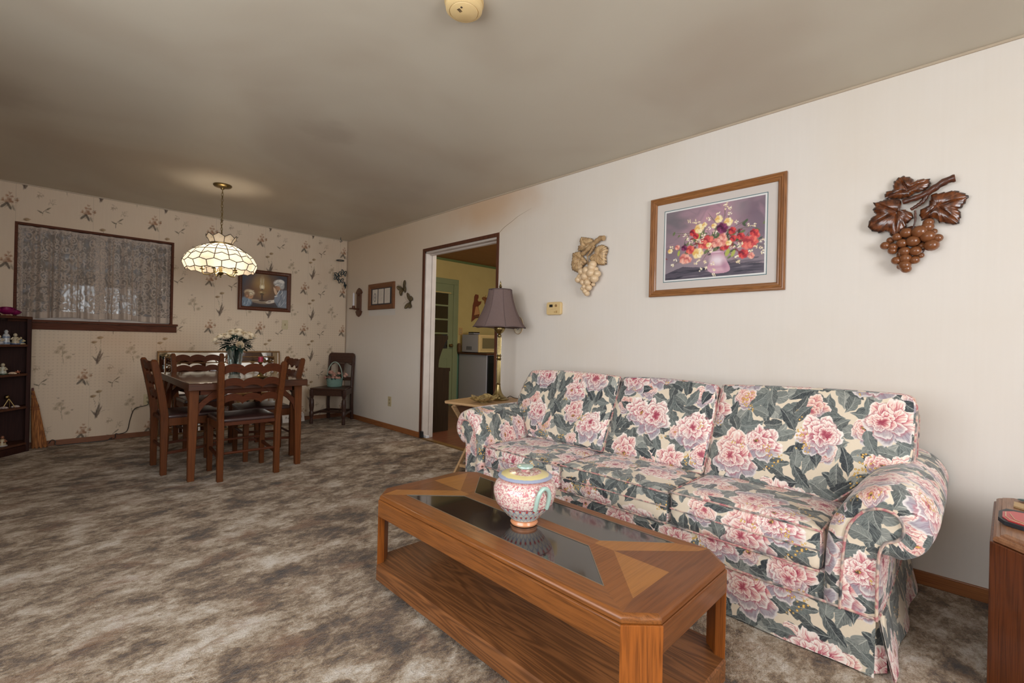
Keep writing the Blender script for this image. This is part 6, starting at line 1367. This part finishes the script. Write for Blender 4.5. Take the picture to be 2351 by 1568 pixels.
plate('wall_outlet', 'R', 4.968, .333, .075, .118, 'ivory electrical outlet low on the cream wall left of the doorway', 'outlet')
plate('light_switch', 'B', 2.088, 1.238, .073, .118, 'ivory switch plate on the papered wall right of the painting', 'switch', kind_='switch')
plate('wall_outlet', 'B', .728, .385, .073, .118, 'ivory electrical outlet on the papered wall behind the window side chair', 'outlet')
plate('wall_outlet', 'K', 4.93, 1.245, .075, .12, 'tan outlet plate on the yellow kitchen wall above the microwave', 'outlet', plain('tan_plate', (190, 150, 96), .5))
# cord running from the outlet behind the chair along the skirting
mb = MB(); yw = DY-.02
mb.tube(spline([(.728, DY-.008, .365), (.72, yw, .33), (.62, yw, .30), (.585, yw, .20), (.56, yw-.01, .08), (.50, yw-.02, .055), (.47, yw-.02, .060), (.465, yw-.03, .02), (.42, yw-.03, .012), (.44, yw-.05, .03), (.40, yw-.06, .008), (.30, yw-.07, .008), (.15, yw-.06, .008), (.04, yw-.05, .010), (0.035, yw-.05, .05), (.01, yw-.04, .062), (-.008, yw-.04, .03)], 120), .0038, 6)
tag(put('power_cord', mb, plain('dark_cord', (44, 38, 34), .5), smooth=True, base=(.728, DY-.02, .3)), 'thin dark power cord trailing down the papered wall to the carpet', 'cord')
# floor deflector by the corner chair
fv = thing('floor_vent', 'low white floor vent cover against the papered wall beside the dining table', 'vent', (2.19, DY-.08, 0))
mb = MB(); mb.prism([(-.0, 0), (.07, 0), (.045, .085), (.0, .115)], lambda a, z_, t_: Vector((2.06+t_, DY-.016-a, z_)), 0, .27); put('cover', mb, plain('white_vent', (206, 198, 190), .5, var=.1), fv, merge=True, bevel=.003)
mb = MB(); rr = random.Random(6)
for k in range(7): leaf_at(mb, (2.10+k*.032, DY-.076, .03+rr.uniform(0, .02)), (rr.uniform(-.5, .5), .35, 1), (0, -1, .3), .045, .018)
put('leaf_print', mb, plain('grey_leaf_print', (150, 140, 128), .6), fv)
# ------------------------------------------------------------------ corner chair with basket
cc = thing('antique_chair', 'dark antique wooden chair standing askew in the far corner', 'chair', (2.60, 5.85, 0), 0)
fL, fR, bR, bL = Vector((2.318, 5.862, 0)), Vector((2.585, 5.535, 0)), Vector((2.840, 5.855, 0)), Vector((2.640, 6.125, 0))
WA_ = wood('antique_oak', (70, 46, 38), (36, 22, 18), axis=2, scale=1.0, rough=.42, contrast=.8); WAs = wood('antique_oak_flat', (76, 52, 42), (42, 28, 22), axis=0, scale=1.0, rough=.4, contrast=.8)
mb = MB(); q = [fL.lerp(bR, -.05), fR.lerp(bL, -.05), bR.lerp(fL, .02), bL.lerp(fR, .02)]; mb.add([(p.x, p.y, .432) for p in q]+[(p.x, p.y, .452) for p in q], [(0, 3, 2, 1), (4, 5, 6, 7), (0, 1, 5, 4), (1, 2, 6, 5), (2, 3, 7, 6), (3, 0, 4, 7)])
put('seat', mb, WAs, cc, merge=True, bevel=.005)
for a, b in ((fL, fR), (fR, bR), (bR, bL), (bL, fL)):
    mb = MB(); mb.bar(a+Vector((0, 0, .395)), b+Vector((0, 0, .395)), .022, .075); put('seat_rail', mb, WAs, cc, bevel=.002)
for p in (fL, fR):
    mb = MB(); mb.lathe([(.0, 0), (.020, 0), (.022, .02), (.018, .07), (.017, .08), (.026, .10), (.026, .15), (.020, .16), (.024, .18), (.030, .23), (.026, .30), (.016, .325), (.026, .335), (.020, .345), (.028, .355), (.028, .43), (0, .43)], p, 18); put('front_leg', mb, WA_, cc, smooth=True, angle=50)
bk = ((bR+bL)/2-(fL+fR)/2).normalized()
for p in (bR, bL):
    mb = MB(); vs = []
    for z, o_ in ((0, .03), (.2, .0), (.43, 0), (.65, .025), (.84, .06)): c0 = p+bk*o_*.9; mb_ = .017; vs += [c0+Vector((-mb_, -mb_, z)), c0+Vector((mb_, -mb_, z)), c0+Vector((mb_, mb_, z)), c0+Vector((-mb_, mb_, z))]
    mb.add(vs, [(k*4+i, k*4+(i+1) % 4, (k+1)*4+(i+1) % 4, (k+1)*4+i) for k in range(4) for i in range(4)]+[(3, 2, 1, 0), (16, 17, 18, 19)]); put('back_post', mb, WA_, cc, merge=True, bevel=.004)
tb = bR+bk*.055; tl_ = bL+bk*.055; ux = (tb-tl_).normalized(); wb = (tb-tl_).length
def cb(u, z, t_, lean=0): return tl_+ux*(u*wb)+bk*(t_+(z-.84)*.16)+Vector((0, 0, z))
mb = MB(); ol = [(-.06, .752), (1.06, .752), (1.07, .84), (1.03, .872), (.95, .886), (.05, .886), (-.03, .872), (-.07, .84)]; mb.prism(ol, lambda u, z, t_: cb(u, z, t_), -.014, .014); put('crest_rail', mb, WAs, cc, merge=True, bevel=.004)
mb = MB()
for z in (.765, .80, .835): mb.tube([cb(.05, z, -.015), cb(.95, z, -.015)], .004, 6)
put('crest_reeding', mb, WAs, cc)
mb = MB(); mb.prism([(-.02, .745), (.24, .745), (.05, .715), (.03, .68), (-.02, .68)], lambda u, z, t_: cb(u, z, t_), -.008, .008); mb.prism([(1.02, .745), (.76, .745), (.95, .715), (.97, .68), (1.02, .68)], lambda u, z, t_: cb(u, z, t_), -.008, .008); put('spandrel', mb, WAs, cc, merge=True)
mb = MB(); mb.prism([(.34, .745), (.66, .745), (.63, .66), (.60, .56), (.40, .56), (.37, .66)], lambda u, z, t_: cb(u, z, t_), -.008, .008); put('splat', mb, WA_, cc, merge=True, bevel=.003)
mb = MB(); mb.prism([(-.03, .52), (1.03, .52), (1.03, .565), (-.03, .565)], lambda u, z, t_: cb(u, z, t_), -.010, .010); put('lower_rail', mb, WAs, cc, merge=True, bevel=.003)
for a, b in ((fL, bL), (fR, bR), (bL, bR)):
    mb = MB(); mb.bar(a+Vector((0, 0, .125)), b+Vector((0, 0, .125)), .018, .028); put('stretcher', mb, WAs, cc, bevel=.002)
mb = MB(); mb.bar(fL.lerp(bL, .5)+Vector((0, 0, .125)), fR.lerp(bR, .5)+Vector((0, 0, .125)), .018, .028); put('stretcher', mb, WAs, cc, bevel=.002)
# basket
KC = Vector((2.600, 5.845, .453)); bs = thing('flower_basket', 'aqua woven basket of pink silk roses on the antique corner chair', 'basket', tuple(KC))
t = NT('aqua_wicker'); co = t.coord(); s_ = t.xyz(co); th_ = t.math('ARCTAN2', s_[1], s_[0]); a = t.math('SINE', t.math('MULTIPLY', th_, 22)); b = t.math('SINE', t.math('ADD', t.math('MULTIPLY', s_[2], 420), t.math('MULTIPLY', t.math('SIGN', a), 1.57)))
t.bsdf(t.mix(t.smooth(b, -.6, .6), srgb(96, 134, 126), srgb(150, 180, 168)), .55, 0, .3, t.bump(b, .6, .004)); MWK = t.m
mb = MB(); mb.lathe([(0, .003), (.088, .003), (.095, .02), (.102, .10), (.106, .112), (.100, .116), (.094, .10), (0, .095)], KC, 40, sy=.85); put('basket_body', mb, MWK, bs, smooth=True)
mb = MB(); hd = Vector((.80, -.6, 0)); pts = [KC+hd*(.094*math.cos(PI*k/20))*(1 if 1 else 1)+Vector((0, 0, .105+.215*math.sin(PI*k/20))) for k in range(21)]; mb.tube(pts, .006, 8); put('basket_handle', mb, plain('pale_aqua_handle', (150, 170, 158), .5), bs, smooth=True)
mb = MB(); rr = random.Random(12)
for k in range(70): a = rr.uniform(0, 6.28); d = Vector((math.cos(a), math.sin(a), rr.uniform(-.2, .9))); leaf_at(mb, KC+Vector((math.cos(a)*.05, math.sin(a)*.04, .115)), d, (0, 0, 1), rr.uniform(.06, .10), .036)
put('foliage', mb, plain('silk_leaf', (86, 100, 86), .6, var=.5, vs=20), bs, smooth=True, kind='stuff')
MPK = plain('pink_silk', (222, 178, 160), .6, var=.15)
for (dx, dy, dz, s_) in ((-.13, .03, .115, .022), (-.10, -.03, .125, .024), (-.06, -.06, .125, .026), (-.015, -.08, .120, .024), (.02, -.085, .115, .022), (-.065, .0, .180, .027), (-.035, -.02, .165, .022), (.035, -.05, .170, .022), (.11, -.09, .135, .022), (.13, -.10, .155, .024), (-.04, -.07, .150, .022)):
    rose((KC.x+dx*.8-dz*0, KC.y+dy, KC.z+dz), s_, (.5, dx*4), bs, MPK, 'silk_rose')
# hanging butterfly mobile
MTEAL = plain('teal_black_enamel', (26, 44, 50), .35); mo = thing('butterfly_mobile', 'dark teal butterfly mobile hanging from the ceiling in the far corner', 'mobile', (2.73, 6.05, H))
mx_, my_ = 2.73, 6.05
mb = MB(); mb.tube(spline([(mx_, my_, H), (mx_, my_, H-.03), (mx_+.02, my_, H-.045), (mx_, my_, H-.06), (mx_-.01, my_, H-.05)], 14), .004, 6); put('hook', mb, MTEAL, mo)
mb = MB(); mb.tube([(mx_, my_, H-.05), (mx_, my_, 2.14)], .0008, 4)
for k in range(4): a = k*PI/2; mb.tube([(mx_, my_, 2.24), (mx_+.045*math.cos(a), my_+.045*math.sin(a), 2.135)], .0006, 4); mb.tube([(mx_+.045*math.cos(a), my_+.045*math.sin(a), 2.13), (mx_+.04*math.cos(a), my_+.04*math.sin(a), 1.95-.03*k)], .0006, 4)
put('thread', mb, plain('clear_thread', (150, 140, 124), .5), mo)
mb = MB(); mb.tube([(mx_+.048*math.cos(a*PI/12), my_+.048*math.sin(a*PI/12), 2.13) for a in range(24)], .006, 6, closed=True); put('ring', mb, MTEAL, mo, smooth=True)
for (dx, dz, s_, ro) in ((.045, 1.965, .040, .3), (-.03, 1.935, .038, -.5), (-.055, 1.890, .036, .2), (.005, 1.855, .034, -.2), (.065, 1.800, .034, .8)):
    mb = MB(); c0 = Vector((mx_+dx, my_-.02, dz)); R_ = Matrix.Rotation(ro, 4, 'Z') @ Matrix.Rotation(ro*.6, 4, 'Y')
    for sg in (-1, 1): mb.tube([c0+(R_ @ Vector((sg*s_*x, 0, s_*z))) for x, z in ((.08, .1), (.5, .8), (1.0, .9), (1.05, .4), (.7, 0), (.95, -.4), (.8, -.9), (.4, -.7), (.08, -.1))], .0062, 6, closed=True)
    mb.ball(c0, (.005, .005, s_*.6), 8, 6); put('butterfly', mb, MTEAL, mo, smooth=True)
# smoke detector
sd = thing('smoke_detector', 'round yellowed smoke detector on the ceiling', 'smoke detector', (1.140, 1.455, H))
mb = MB(); c0 = (1.140, 1.455, H); mb.lathe([(0, -.0005), (.078, -.0005), (.078, -.010), (.072, -.012), (.074, -.014), (.072, -.034), (.062, -.042), (.058, -.043), (.057, -.040), (.055, -.044), (.040, -.050), (.0, -.052)], c0, 48); put('housing', mb, MCREAM, sd, smooth=True, angle=35)
mb = MB()
for k in range(34): a = k*2*PI/34; mb.box(-.0018, .0018, -.002, .002, -.0415, -.0395, M=Matrix.Translation((c0[0]+.0602*math.cos(a), c0[1]+.0602*math.sin(a), H-.0005)) @ Matrix.Rotation(a, 4, 'Z'))
put('vent_slots', mb, plain('slot_brown', (70, 50, 30), .7), sd)
mb = MB(); vdir = Vector((-.25, .97, 0)); side_ = Vector((.97, .25, 0)); vc = Vector(c0)+Vector((-.026, -.005, -.0508))
for k in range(5): p = vc+side_*(k*.0042-.008)-vdir*.0; mb.bar(p-vdir*.006, p+vdir*.006, .0018, .002)
mb.ball(Vector(c0)+Vector((-.030, -.022, -.049)), (.005, .005, .003), 10, 6); put('sounder_slots', mb, plain('slot_brown2', (60, 42, 26), .7), sd)
# ------------------------------------------------------------------ corner bookcase, left edge of the picture
WB_ = wood('dark_cherry', (58, 32, 26), (34, 18, 15), axis=2, scale=.8, rough=.6, contrast=.8, coat=0, spec=.15); WBx = wood('dark_cherry_shelf', (88, 54, 38), (54, 30, 22), axis=0, scale=.8, rough=.5, contrast=.8, coat=0, spec=.2)
bc = thing('corner_bookcase', 'dark cherry corner bookcase of open shelves left of the window', 'bookcase', (-.45, 5.95, 0))
A_ = Vector((-.137, 6.025, 0)); Bq = Vector((-.80, 5.36, 0)); ctr = Vector((-.80, DY-.06, 0))
def front(u, bow): p = A_.lerp(Bq, u); n_ = Vector((.707, -.707, 0)); return p+n_*bow*math.sin(PI*u)
def shelf(z0_, z1_, bow, inset, nm, m, k=18, ov=0.0):
    pts = [front(u/k, bow) for u in range(k+1)]; pts = [p+Vector((-inset, inset*.2, 0)) if i == 0 else p for i, p in enumerate(pts)]
    pl = [(p.x, p.y) for p in pts]+[(-.80, DY-.022), (-.139-inset, DY-.022)]
    mb = MB(); mb.prism(pl, lambda x, y, z_: Vector((x, y, z_)), z0_, z1_); put(nm, mb, m, bc, merge=True, bevel=.003)
SHZ = (.965, .705, .410, .085)
shelf(1.192, 1.215, .055, -.006, 'top_board', WBx)
for z in SHZ: shelf(z-.020, z, .040, .004, 'shelf', WBx)
shelf(.0, .060, .03, .004, 'base', WB_)
mb = MB(); mb.box(-.155, -.136, 6.02, DY-.02, 0, 1.192); put('side_panel', mb, WB_, bc, bevel=.002)
mb = MB(); mb.bar((-.152, 6.022, 0), (-.152, 6.022, 1.192), .03, .02, up=(1, 0, 0)); put('face_stile', mb, WB_, bc)
mb = MB(); mb.box(-.80, -.155, DY-.030, DY-.020, 0.05, 1.19); put('back_panel', mb, WB_, bc)
mb = MB(); mb.box(-.825, -.80, 5.36, DY-.02, 0, 1.192); put('side_panel', mb, WB_, bc)
# ornaments on the shelves
def figure(name, x, y, z, cols, h, label, cat='figurine', kind_=0, group=None):
    z += .0012
    f = thing(name, label, cat, (x, y, z), group=group); rr = random.Random(int(abs(x*1000))+int(z*100)); c0 = Vector((x, y, z))
    ms = [plain('%s_glaze' % name, c, .3, coat=.3, var=.4, vs=60) for c in cols]
    if kind_ == 0:      # seated or standing china figure
        mb = MB(); mb.lathe([(0, 0), (.024, 0), (.027, .006), (.022, h*.25), (.018, h*.45), (.012, h*.62), (.0, h*.66)], c0, 16); put('body', mb, ms[0], f, smooth=True)
        mb = MB(); mb.ball(c0+Vector((0, 0, h*.78)), (h*.13, h*.12, h*.15), 12, 8); put('head', mb, ms[1], f, smooth=True)
        mb = MB()
        for sg in (-1, 1): mb.tube([c0+Vector((sg*.012, 0, h*.58)), c0+Vector((sg*.026, -.012, h*.42)), c0+Vector((sg*.010, -.026, h*.36))], .006, 8)
        put('arm', mb, ms[1], f, smooth=True)
        mb = MB(); mb.lathe([(0, 0), (.032, 0), (.032, .008), (0, .009)], c0, 16); put('base', mb, ms[2 % len(ms)], f)
    elif kind_ == 1:    # shell or smooth stone
        mb = MB(); mb.grid(lambda u, v: c0+Vector((h*math.cos(u*PI)*(math.sin(v*PI))**.6, h*.6*(v*2-1)*1.0, h*.55*math.sin(u*PI)*(math.sin(v*PI))**.5+.0015*math.sin(v*30))), 18, 20); put('shell', mb, ms[0], f, smooth=True)
    elif kind_ == 2:    # starfish or small animal
        mb = MB()
        for k in range(5): a = k*2*PI/5+.4; mb.tube([c0+Vector((0, 0, h*.42)), c0+Vector((h*.5*math.cos(a), 0, h*.42+h*.45*math.sin(a)))], [h*.20, h*.06], 8)
        put('body', mb, ms[0], f, smooth=True)
    elif kind_ == 3:    # pale tower or jar with lid
        mb = MB(); mb.lathe([(0, 0), (.024, 0), (.026, .01), (.022, h*.3), (.024, h*.55), (.018, h*.70), (.010, h*.75), (.012, h*.82), (.014, h*.9), (.006, h), (0, h)], c0, 20); put('body', mb, ms[0], f, smooth=True)
        mb = MB(); mb.lathe([(.0265, .004), (.028, .010), (.027, .018)], c0, 20); mb.lathe([(.0235, h*.45), (.0255, h*.5), (.0245, h*.55)], c0, 20); put('band', mb, ms[1], f, smooth=True)
    return f
sy_ = 5.93
figure('china_figurine', -.322, 5.885, SHZ[0], [(190, 190, 196), (220, 204, 176), (120, 130, 150)], .085, 'leftmost white china figurine on the top shelf', kind_=0)
figure('china_jar', -.285, 5.925, SHZ[0], [(204, 206, 208), (120, 138, 168)], .125, 'tall pale china tower on the top shelf beside the blue figurine', 'ornament', 3)
figure('china_figurine', -.232, 5.955, SHZ[0], [(200, 186, 160), (214, 196, 166), (48, 80, 132)], .105, 'blue and cream china figurine, tallest group on the top shelf')
figure('china_figurine', -.201, 6.012, SHZ[0], [(120, 136, 150), (226, 206, 160), (206, 180, 130)], .070, 'smallest seated blue and yellow figurine at the right end of the top shelf')
figure('china_figurine', -.300, 5.915, SHZ[1], [(200, 200, 186), (206, 190, 160), (44, 78, 60)], .105, 'white figurine on a green base on the second shelf')
figure('sea_shell', -.245, 5.955, SHZ[1], [(226, 196, 168)], .028, 'cream sea shell on the second shelf beside the coral ornament', 'shell', 1)
figure('coral_ornament', -.213, 5.975, SHZ[1], [(176, 104, 74)], .036, 'small orange brown star shaped ornament on the second shelf', 'ornament', 2)
figure('sea_shell', -.290, 5.905, SHZ[2], [(178, 158, 152)], .030, 'grey pink shell under the brass ornament on the third shelf', 'shell', 1)
figure('sea_shell', -.222, 5.965, SHZ[2], [(190, 172, 164)], .028, 'domed grey shell alone at the right of the third shelf', 'shell', 1)
wq = thing('brass_ornament', 'small brass ornament with splayed legs on the third shelf', 'ornament', (-.262, 5.955, SHZ[2])); c0 = Vector((-.262, 5.955, SHZ[2]+.0045)); mb = MB()
for a in (-.6, 0.1, .7): mb.tube([c0+Vector((a*.055, -.02, 0)), c0+Vector((0, 0, .075))], .0035, 6)
mb.ball(c0+Vector((-.012, 0, .088)), (.018, .014, .020), 12, 8); put('brass_body', mb, MABRASS, wq, smooth=True)
figure('china_figurine', -.293, 5.915, SHZ[3], [(196, 176, 140), (150, 96, 70), (206, 200, 196)], .095, 'cream and brown figurine on the bottom shelf')
vf = thing('magenta_flower', 'magenta silk flower lying on top of the corner bookcase', 'silk flower', (-.285, 5.90, 1.224)); MMG = plain('magenta_silk', (136, 22, 84), .4, var=.3)
for (dx, dy, s_) in ((0, 0, .050), (-.06, -.02, .042), (.045, .03, .036)): rose((-.285+dx, 5.90+dy, 1.224+s_*.50), s_, (.2, dx*5), vf, MMG, 'flower_head')
mb = MB(); c0 = Vector((-.352, 5.95, 1.216)); mb.lathe([(0, 0), (.03, 0), (.034, .01), (.012, .03), (.018, .06), (.022, .10), (.014, .125), (0, .13)], c0, 20)
tag(put('dark_vase', mb, plain('plum_glass', (52, 26, 44), .15, coat=.5), smooth=True, base=c0), 'dark plum vase at the left frame edge on top of the bookcase', 'vase')
# broom leaning by the bookcase
br = thing('broom', 'straw broom head leaning on the papered wall right of the bookcase', 'broom', (-.06, 6.12, 0))
t = NT('broom_straw'); s_ = t.noise(t.mapping(t.coord(), sc_=(160, 160, 6)), 1, 3); t.bsdf(t.mix(t.smooth(s_, .3, .7), srgb(176, 116, 66), srgb(104, 62, 36)), .7, 0, .2, t.bump(s_, .6, .004)); MSTR = t.m
def brf(u, v):
    hw = .009+.014*min(1, v*4)+.030*max(0, v-.2)/.8; a = u*2*PI
    return Vector((-.130+hw+.012*max(0, v-.3)+hw*math.cos(a), 6.140-.020*v+.018*(0.5+v*.5)*math.sin(a), .530*(1-v)+.004+(.012*math.sin(u*70) if v > .99 else 0)))
mb = MB(); mb.grid(brf, 72, 24, cu=True); put('straw', mb, MSTR, br, smooth=True)
mb = MB()
for v in (.14, .28, .33): mb.tube([brf(u/24, v)+Vector((.001*math.cos(u/24*6.28), 0, 0)) for u in range(24)], .0024, 6, closed=True)
put('binding', mb, plain('broom_twine', (122, 64, 40), .6), br)
mb = MB(); mb.tube([(-.121, 6.140, .50), (-.122, 6.142, .56)], [.011, .007], 10); put('handle_stub', mb, plain('red_stick', (104, 44, 34), .4), br, smooth=True)
# small clutter at the foot of the door jamb
ds = thing('door_wedge', 'black rubber wedge and white paper tag at the foot of the doorway', 'door stop', (WX-.015, 4.262, 0))
mb = MB(); mb.box(WX-.032, WX-.004, 4.235, 4.275, 0.012, .085); put('wedge', mb, MBLACK, ds, bevel=.006)
mb = MB(); mb.box(WX+.004, WX+.045, 4.200, 4.262, 0.013, .040); put('paper_tag', mb, plain('white_tag', (206, 206, 210), .5), ds, bevel=.002, label='white paper tag')
# ------------------------------------------------------------------ kitchen furniture
hu = thing('kitchen_hutch', 'dark brown wooden hutch with curved upper side just inside the kitchen doorway', 'hutch', (3.21, 4.9, 0))
WH_ = wood('hutch_wood', (50, 36, 22), (30, 21, 13), axis=2, scale=.8, rough=.7, contrast=.8, coat=0, spec=.1)
prof = [(3.035, 0), (3.395, 0), (3.395, .715), (3.408, .715), (3.408, .755), (3.235, .757), (3.236, .80), (3.242, .85), (3.256, .90), (3.280, .96), (3.308, 1.02), (3.332, 1.07), (3.350, 1.09), (3.366, 1.096), (3.366, 1.142), (3.035, 1.142)]
for ya in (4.46, 5.42):
    mb = MB(); mb.prism(prof, lambda x, z_, t_: Vector((x, ya+t_, z_)), 0, .02); put('side_panel', mb, WH_, hu, merge=True, bevel=.002)
mb = MB(); mb.box(3.035, 3.39, 4.48, 5.42, .0, .75); put('lower_cabinet', mb, WH_, hu)
mb = MB(); mb.box(3.035, 3.055, 4.48, 5.42, .75, 1.12); mb.box(3.055, 3.24, 4.48, 5.42, .94, .955); mb.box(3.055, 3.35, 4.48, 5.42, 1.115, 1.135); put('upper_shelf', mb, WH_, hu)
fg = thing('dishwasher', 'black fronted dishwasher with grey side panel under the kitchen counter', 'dishwasher', (5.2, 5.8, 0))
mb = MB(); mb.box(4.89, 5.50, 5.46, 6.165, 0.02, .862); put('cabinet', mb, plain('grey_steel_panel', (164, 164, 172), .45, var=.05), fg, bevel=.004)
mb = MB(); mb.box(4.905, 5.49, 5.435, 5.46, .08, .855); put('door', mb, plain('black_enamel', (20, 18, 18), .3), fg, bevel=.004)
mb = MB(); mb.box(4.92, 5.48, 5.428, 5.436, .74, .84); mb.box(4.93, 5.47, 5.424, 5.429, .80, .806); put('control_panel', mb, plain('black_panel', (30, 28, 28), .25), fg)
mb = MB(); mb.box(4.86, 6.6, 5.42, 6.165, .864, .892); tag(put('kitchen_counter', mb, wood('counter_edge', (86, 50, 30), (50, 28, 18), 0, 1, .4), bevel=.003, base=(5.2, 5.8, .864)), 'dark brown kitchen countertop under the microwave', 'countertop')
mb = MB(); mb.box(5.52, 6.6, 5.48, 6.165, .0, .862); tag(put('base_cabinet', mb, KG, bevel=.003, base=(6, 5.8, 0)), 'green kitchen base cabinet right of the dishwasher', 'cabinet')
mwv = thing('microwave', 'grey and cream microwave oven on the kitchen counter', 'microwave', (5.15, 5.93, .892))
mb = MB(); mb.box(4.905, 5.42, 5.70, 6.11, .900, 1.19); put('casing', mb, plain('grey_casing', (168, 168, 176), .45, var=.05), mwv, bevel=.005)
mb = MB(); mb.box(4.905, 5.42, 5.675, 5.70, .900, 1.19); put('front_bezel', mb, plain('cream_front', (218, 190, 132), .4), mwv, bevel=.005)
mb = MB(); mb.box(4.945, 5.28, 5.668, 5.676, .935, 1.165); dr_ = put('door', mb, plain('cream_door', (206, 178, 122), .4), mwv, bevel=.003)
mb = MB(); mb.box(4.975, 5.25, 5.664, 5.669, .965, 1.135); put('door_window', mb, plain('smoked_window', (120, 108, 76), .2, coat=.4), dr_)
mb = MB(); [mb.box(4.902, 4.9055, 5.86+.028*k, 5.872+.028*k, .935, .995) for k in range(5)]; put('vent_slots', mb, plain('vent_dark', (70, 70, 76), .5), mwv)
mb = MB(); [mb.box(x-.02, x+.02, y-.02, y+.02, .892, .901) for x in (4.94, 5.38) for y in (5.73, 6.07)]; put('foot', mb, MBLACK, mwv)
rd = thing('small_radio', 'small black and silver box on top of the microwave', 'radio', (4.99, 5.93, 1.191))
mb = MB(); mb.box(4.935, 5.06, 5.84, 5.98, 1.1905, 1.235); put('case', mb, plain('radio_black', (36, 30, 34), .35), rd, bevel=.003)
mb = MB(); mb.box(4.933, 5.062, 5.838, 5.982, 1.203, 1.213); put('silver_band', mb, plain('radio_silver', (196, 196, 204), .3), rd)
kb = thing('trinket_basket', 'small brown basket on the counter behind the microwave', 'basket', (4.868, 6.14, .892))
mb = MB(); mb.lathe([(0, .001), (.026, .001), (.032, .04), (.035, .10), (.03, .13), (.02, .15), (0, .15)], (4.868, 6.14, .892), 20); put('basket_body', mb, plain('brown_wicker', (112, 76, 40), .7, var=.8, vs=60), kb, smooth=True)
an = thing('wooden_angel', 'flat wooden angel figure hanging on the yellow kitchen wall', 'wall ornament', mat=wframe('K', 5.27, 1.665))
MAN = plain('angel_brown', (122, 62, 36), .5, var=.3, vs=14); MAP = plain('angel_apron', (196, 142, 92), .5, var=.2)
mb = MB(); mb.prism([(-.11, -.245), (-.09, -.05), (-.085, .04), (-.06, .12), (-.055, .20), (-.03, .24), (.03, .235), (.035, .19), (.015, .15), (.03, .12), (.075, .12), (.105, .13), (.09, .08), (.04, .04), (.03, .02), (.07, -.09), (.05, -.17), (-.02, -.18)], lambda x, y, z: Vector((x, y, z)), 0, .018); put('silhouette', mb, MAN, an, world=False, merge=True, bevel=.002)
mb = MB(); mb.prism([(-.065, -.13), (-.03, .02), (.01, .03), (.065, -.10)], lambda x, y, z: Vector((x, y, z)), .018, .023); put('apron', mb, MAP, an, world=False, merge=True)
mb = MB()
for k in range(7): mb.ball((-.05+k*.015, -.15+.012*math.sin(k*2), .022), .011, 8, 6)
put('apron_flowers', mb, plain('dried_flowers', (150, 112, 70), .7, var=.8, vs=90), an, world=False, smooth=True)
bi = thing('wooden_bird', 'small brown wooden bird beside the angel on the yellow kitchen wall', 'wall ornament', mat=wframe('K', 5.46, 1.82))
mb = MB(); mb.prism([(-.07, .035), (-.03, .06), (.03, .05), (.09, .06), (.10, .0), (.06, -.03), (.04, -.09), (0, -.07), (-.01, -.01), (-.05, .0)], lambda x, y, z: Vector((x, y, z)), 0, .016); put('body', mb, plain('bird_brown', (146, 92, 48), .5, var=.4), bi, world=False, merge=True, bevel=.002)
mb = MB(); mb.tube([(0, .05, .01), (.02, .09, .01)], .003, 6); mb.prism([(-.01, .03), (.05, .035), (.04, .0)], lambda x, y, z: Vector((x, y, z)), .016, .020); put('wing', mb, MAN, bi, world=False)
kl = thing('kitchen_ceiling_light', 'warm round ceiling light in the kitchen, out of direct view', 'ceiling light', (3.75, 4.2, H))
mb = MB(); mb.lathe([(0, 0), (.16, 0), (.17, -.02), (.14, -.07), (.06, -.095), (0, -.10)], (3.75, 4.2, H-.001), 32); kle = NT('opal_lit'); em = kle.n('ShaderNodeEmission'); em.inputs[0].default_value = (1, .78, .42, 1); em.inputs[1].default_value = 34; kle.t.links.new(em.outputs[0], kle.out.inputs[0]); put('diffuser', mb, kle.m, kl, smooth=True)
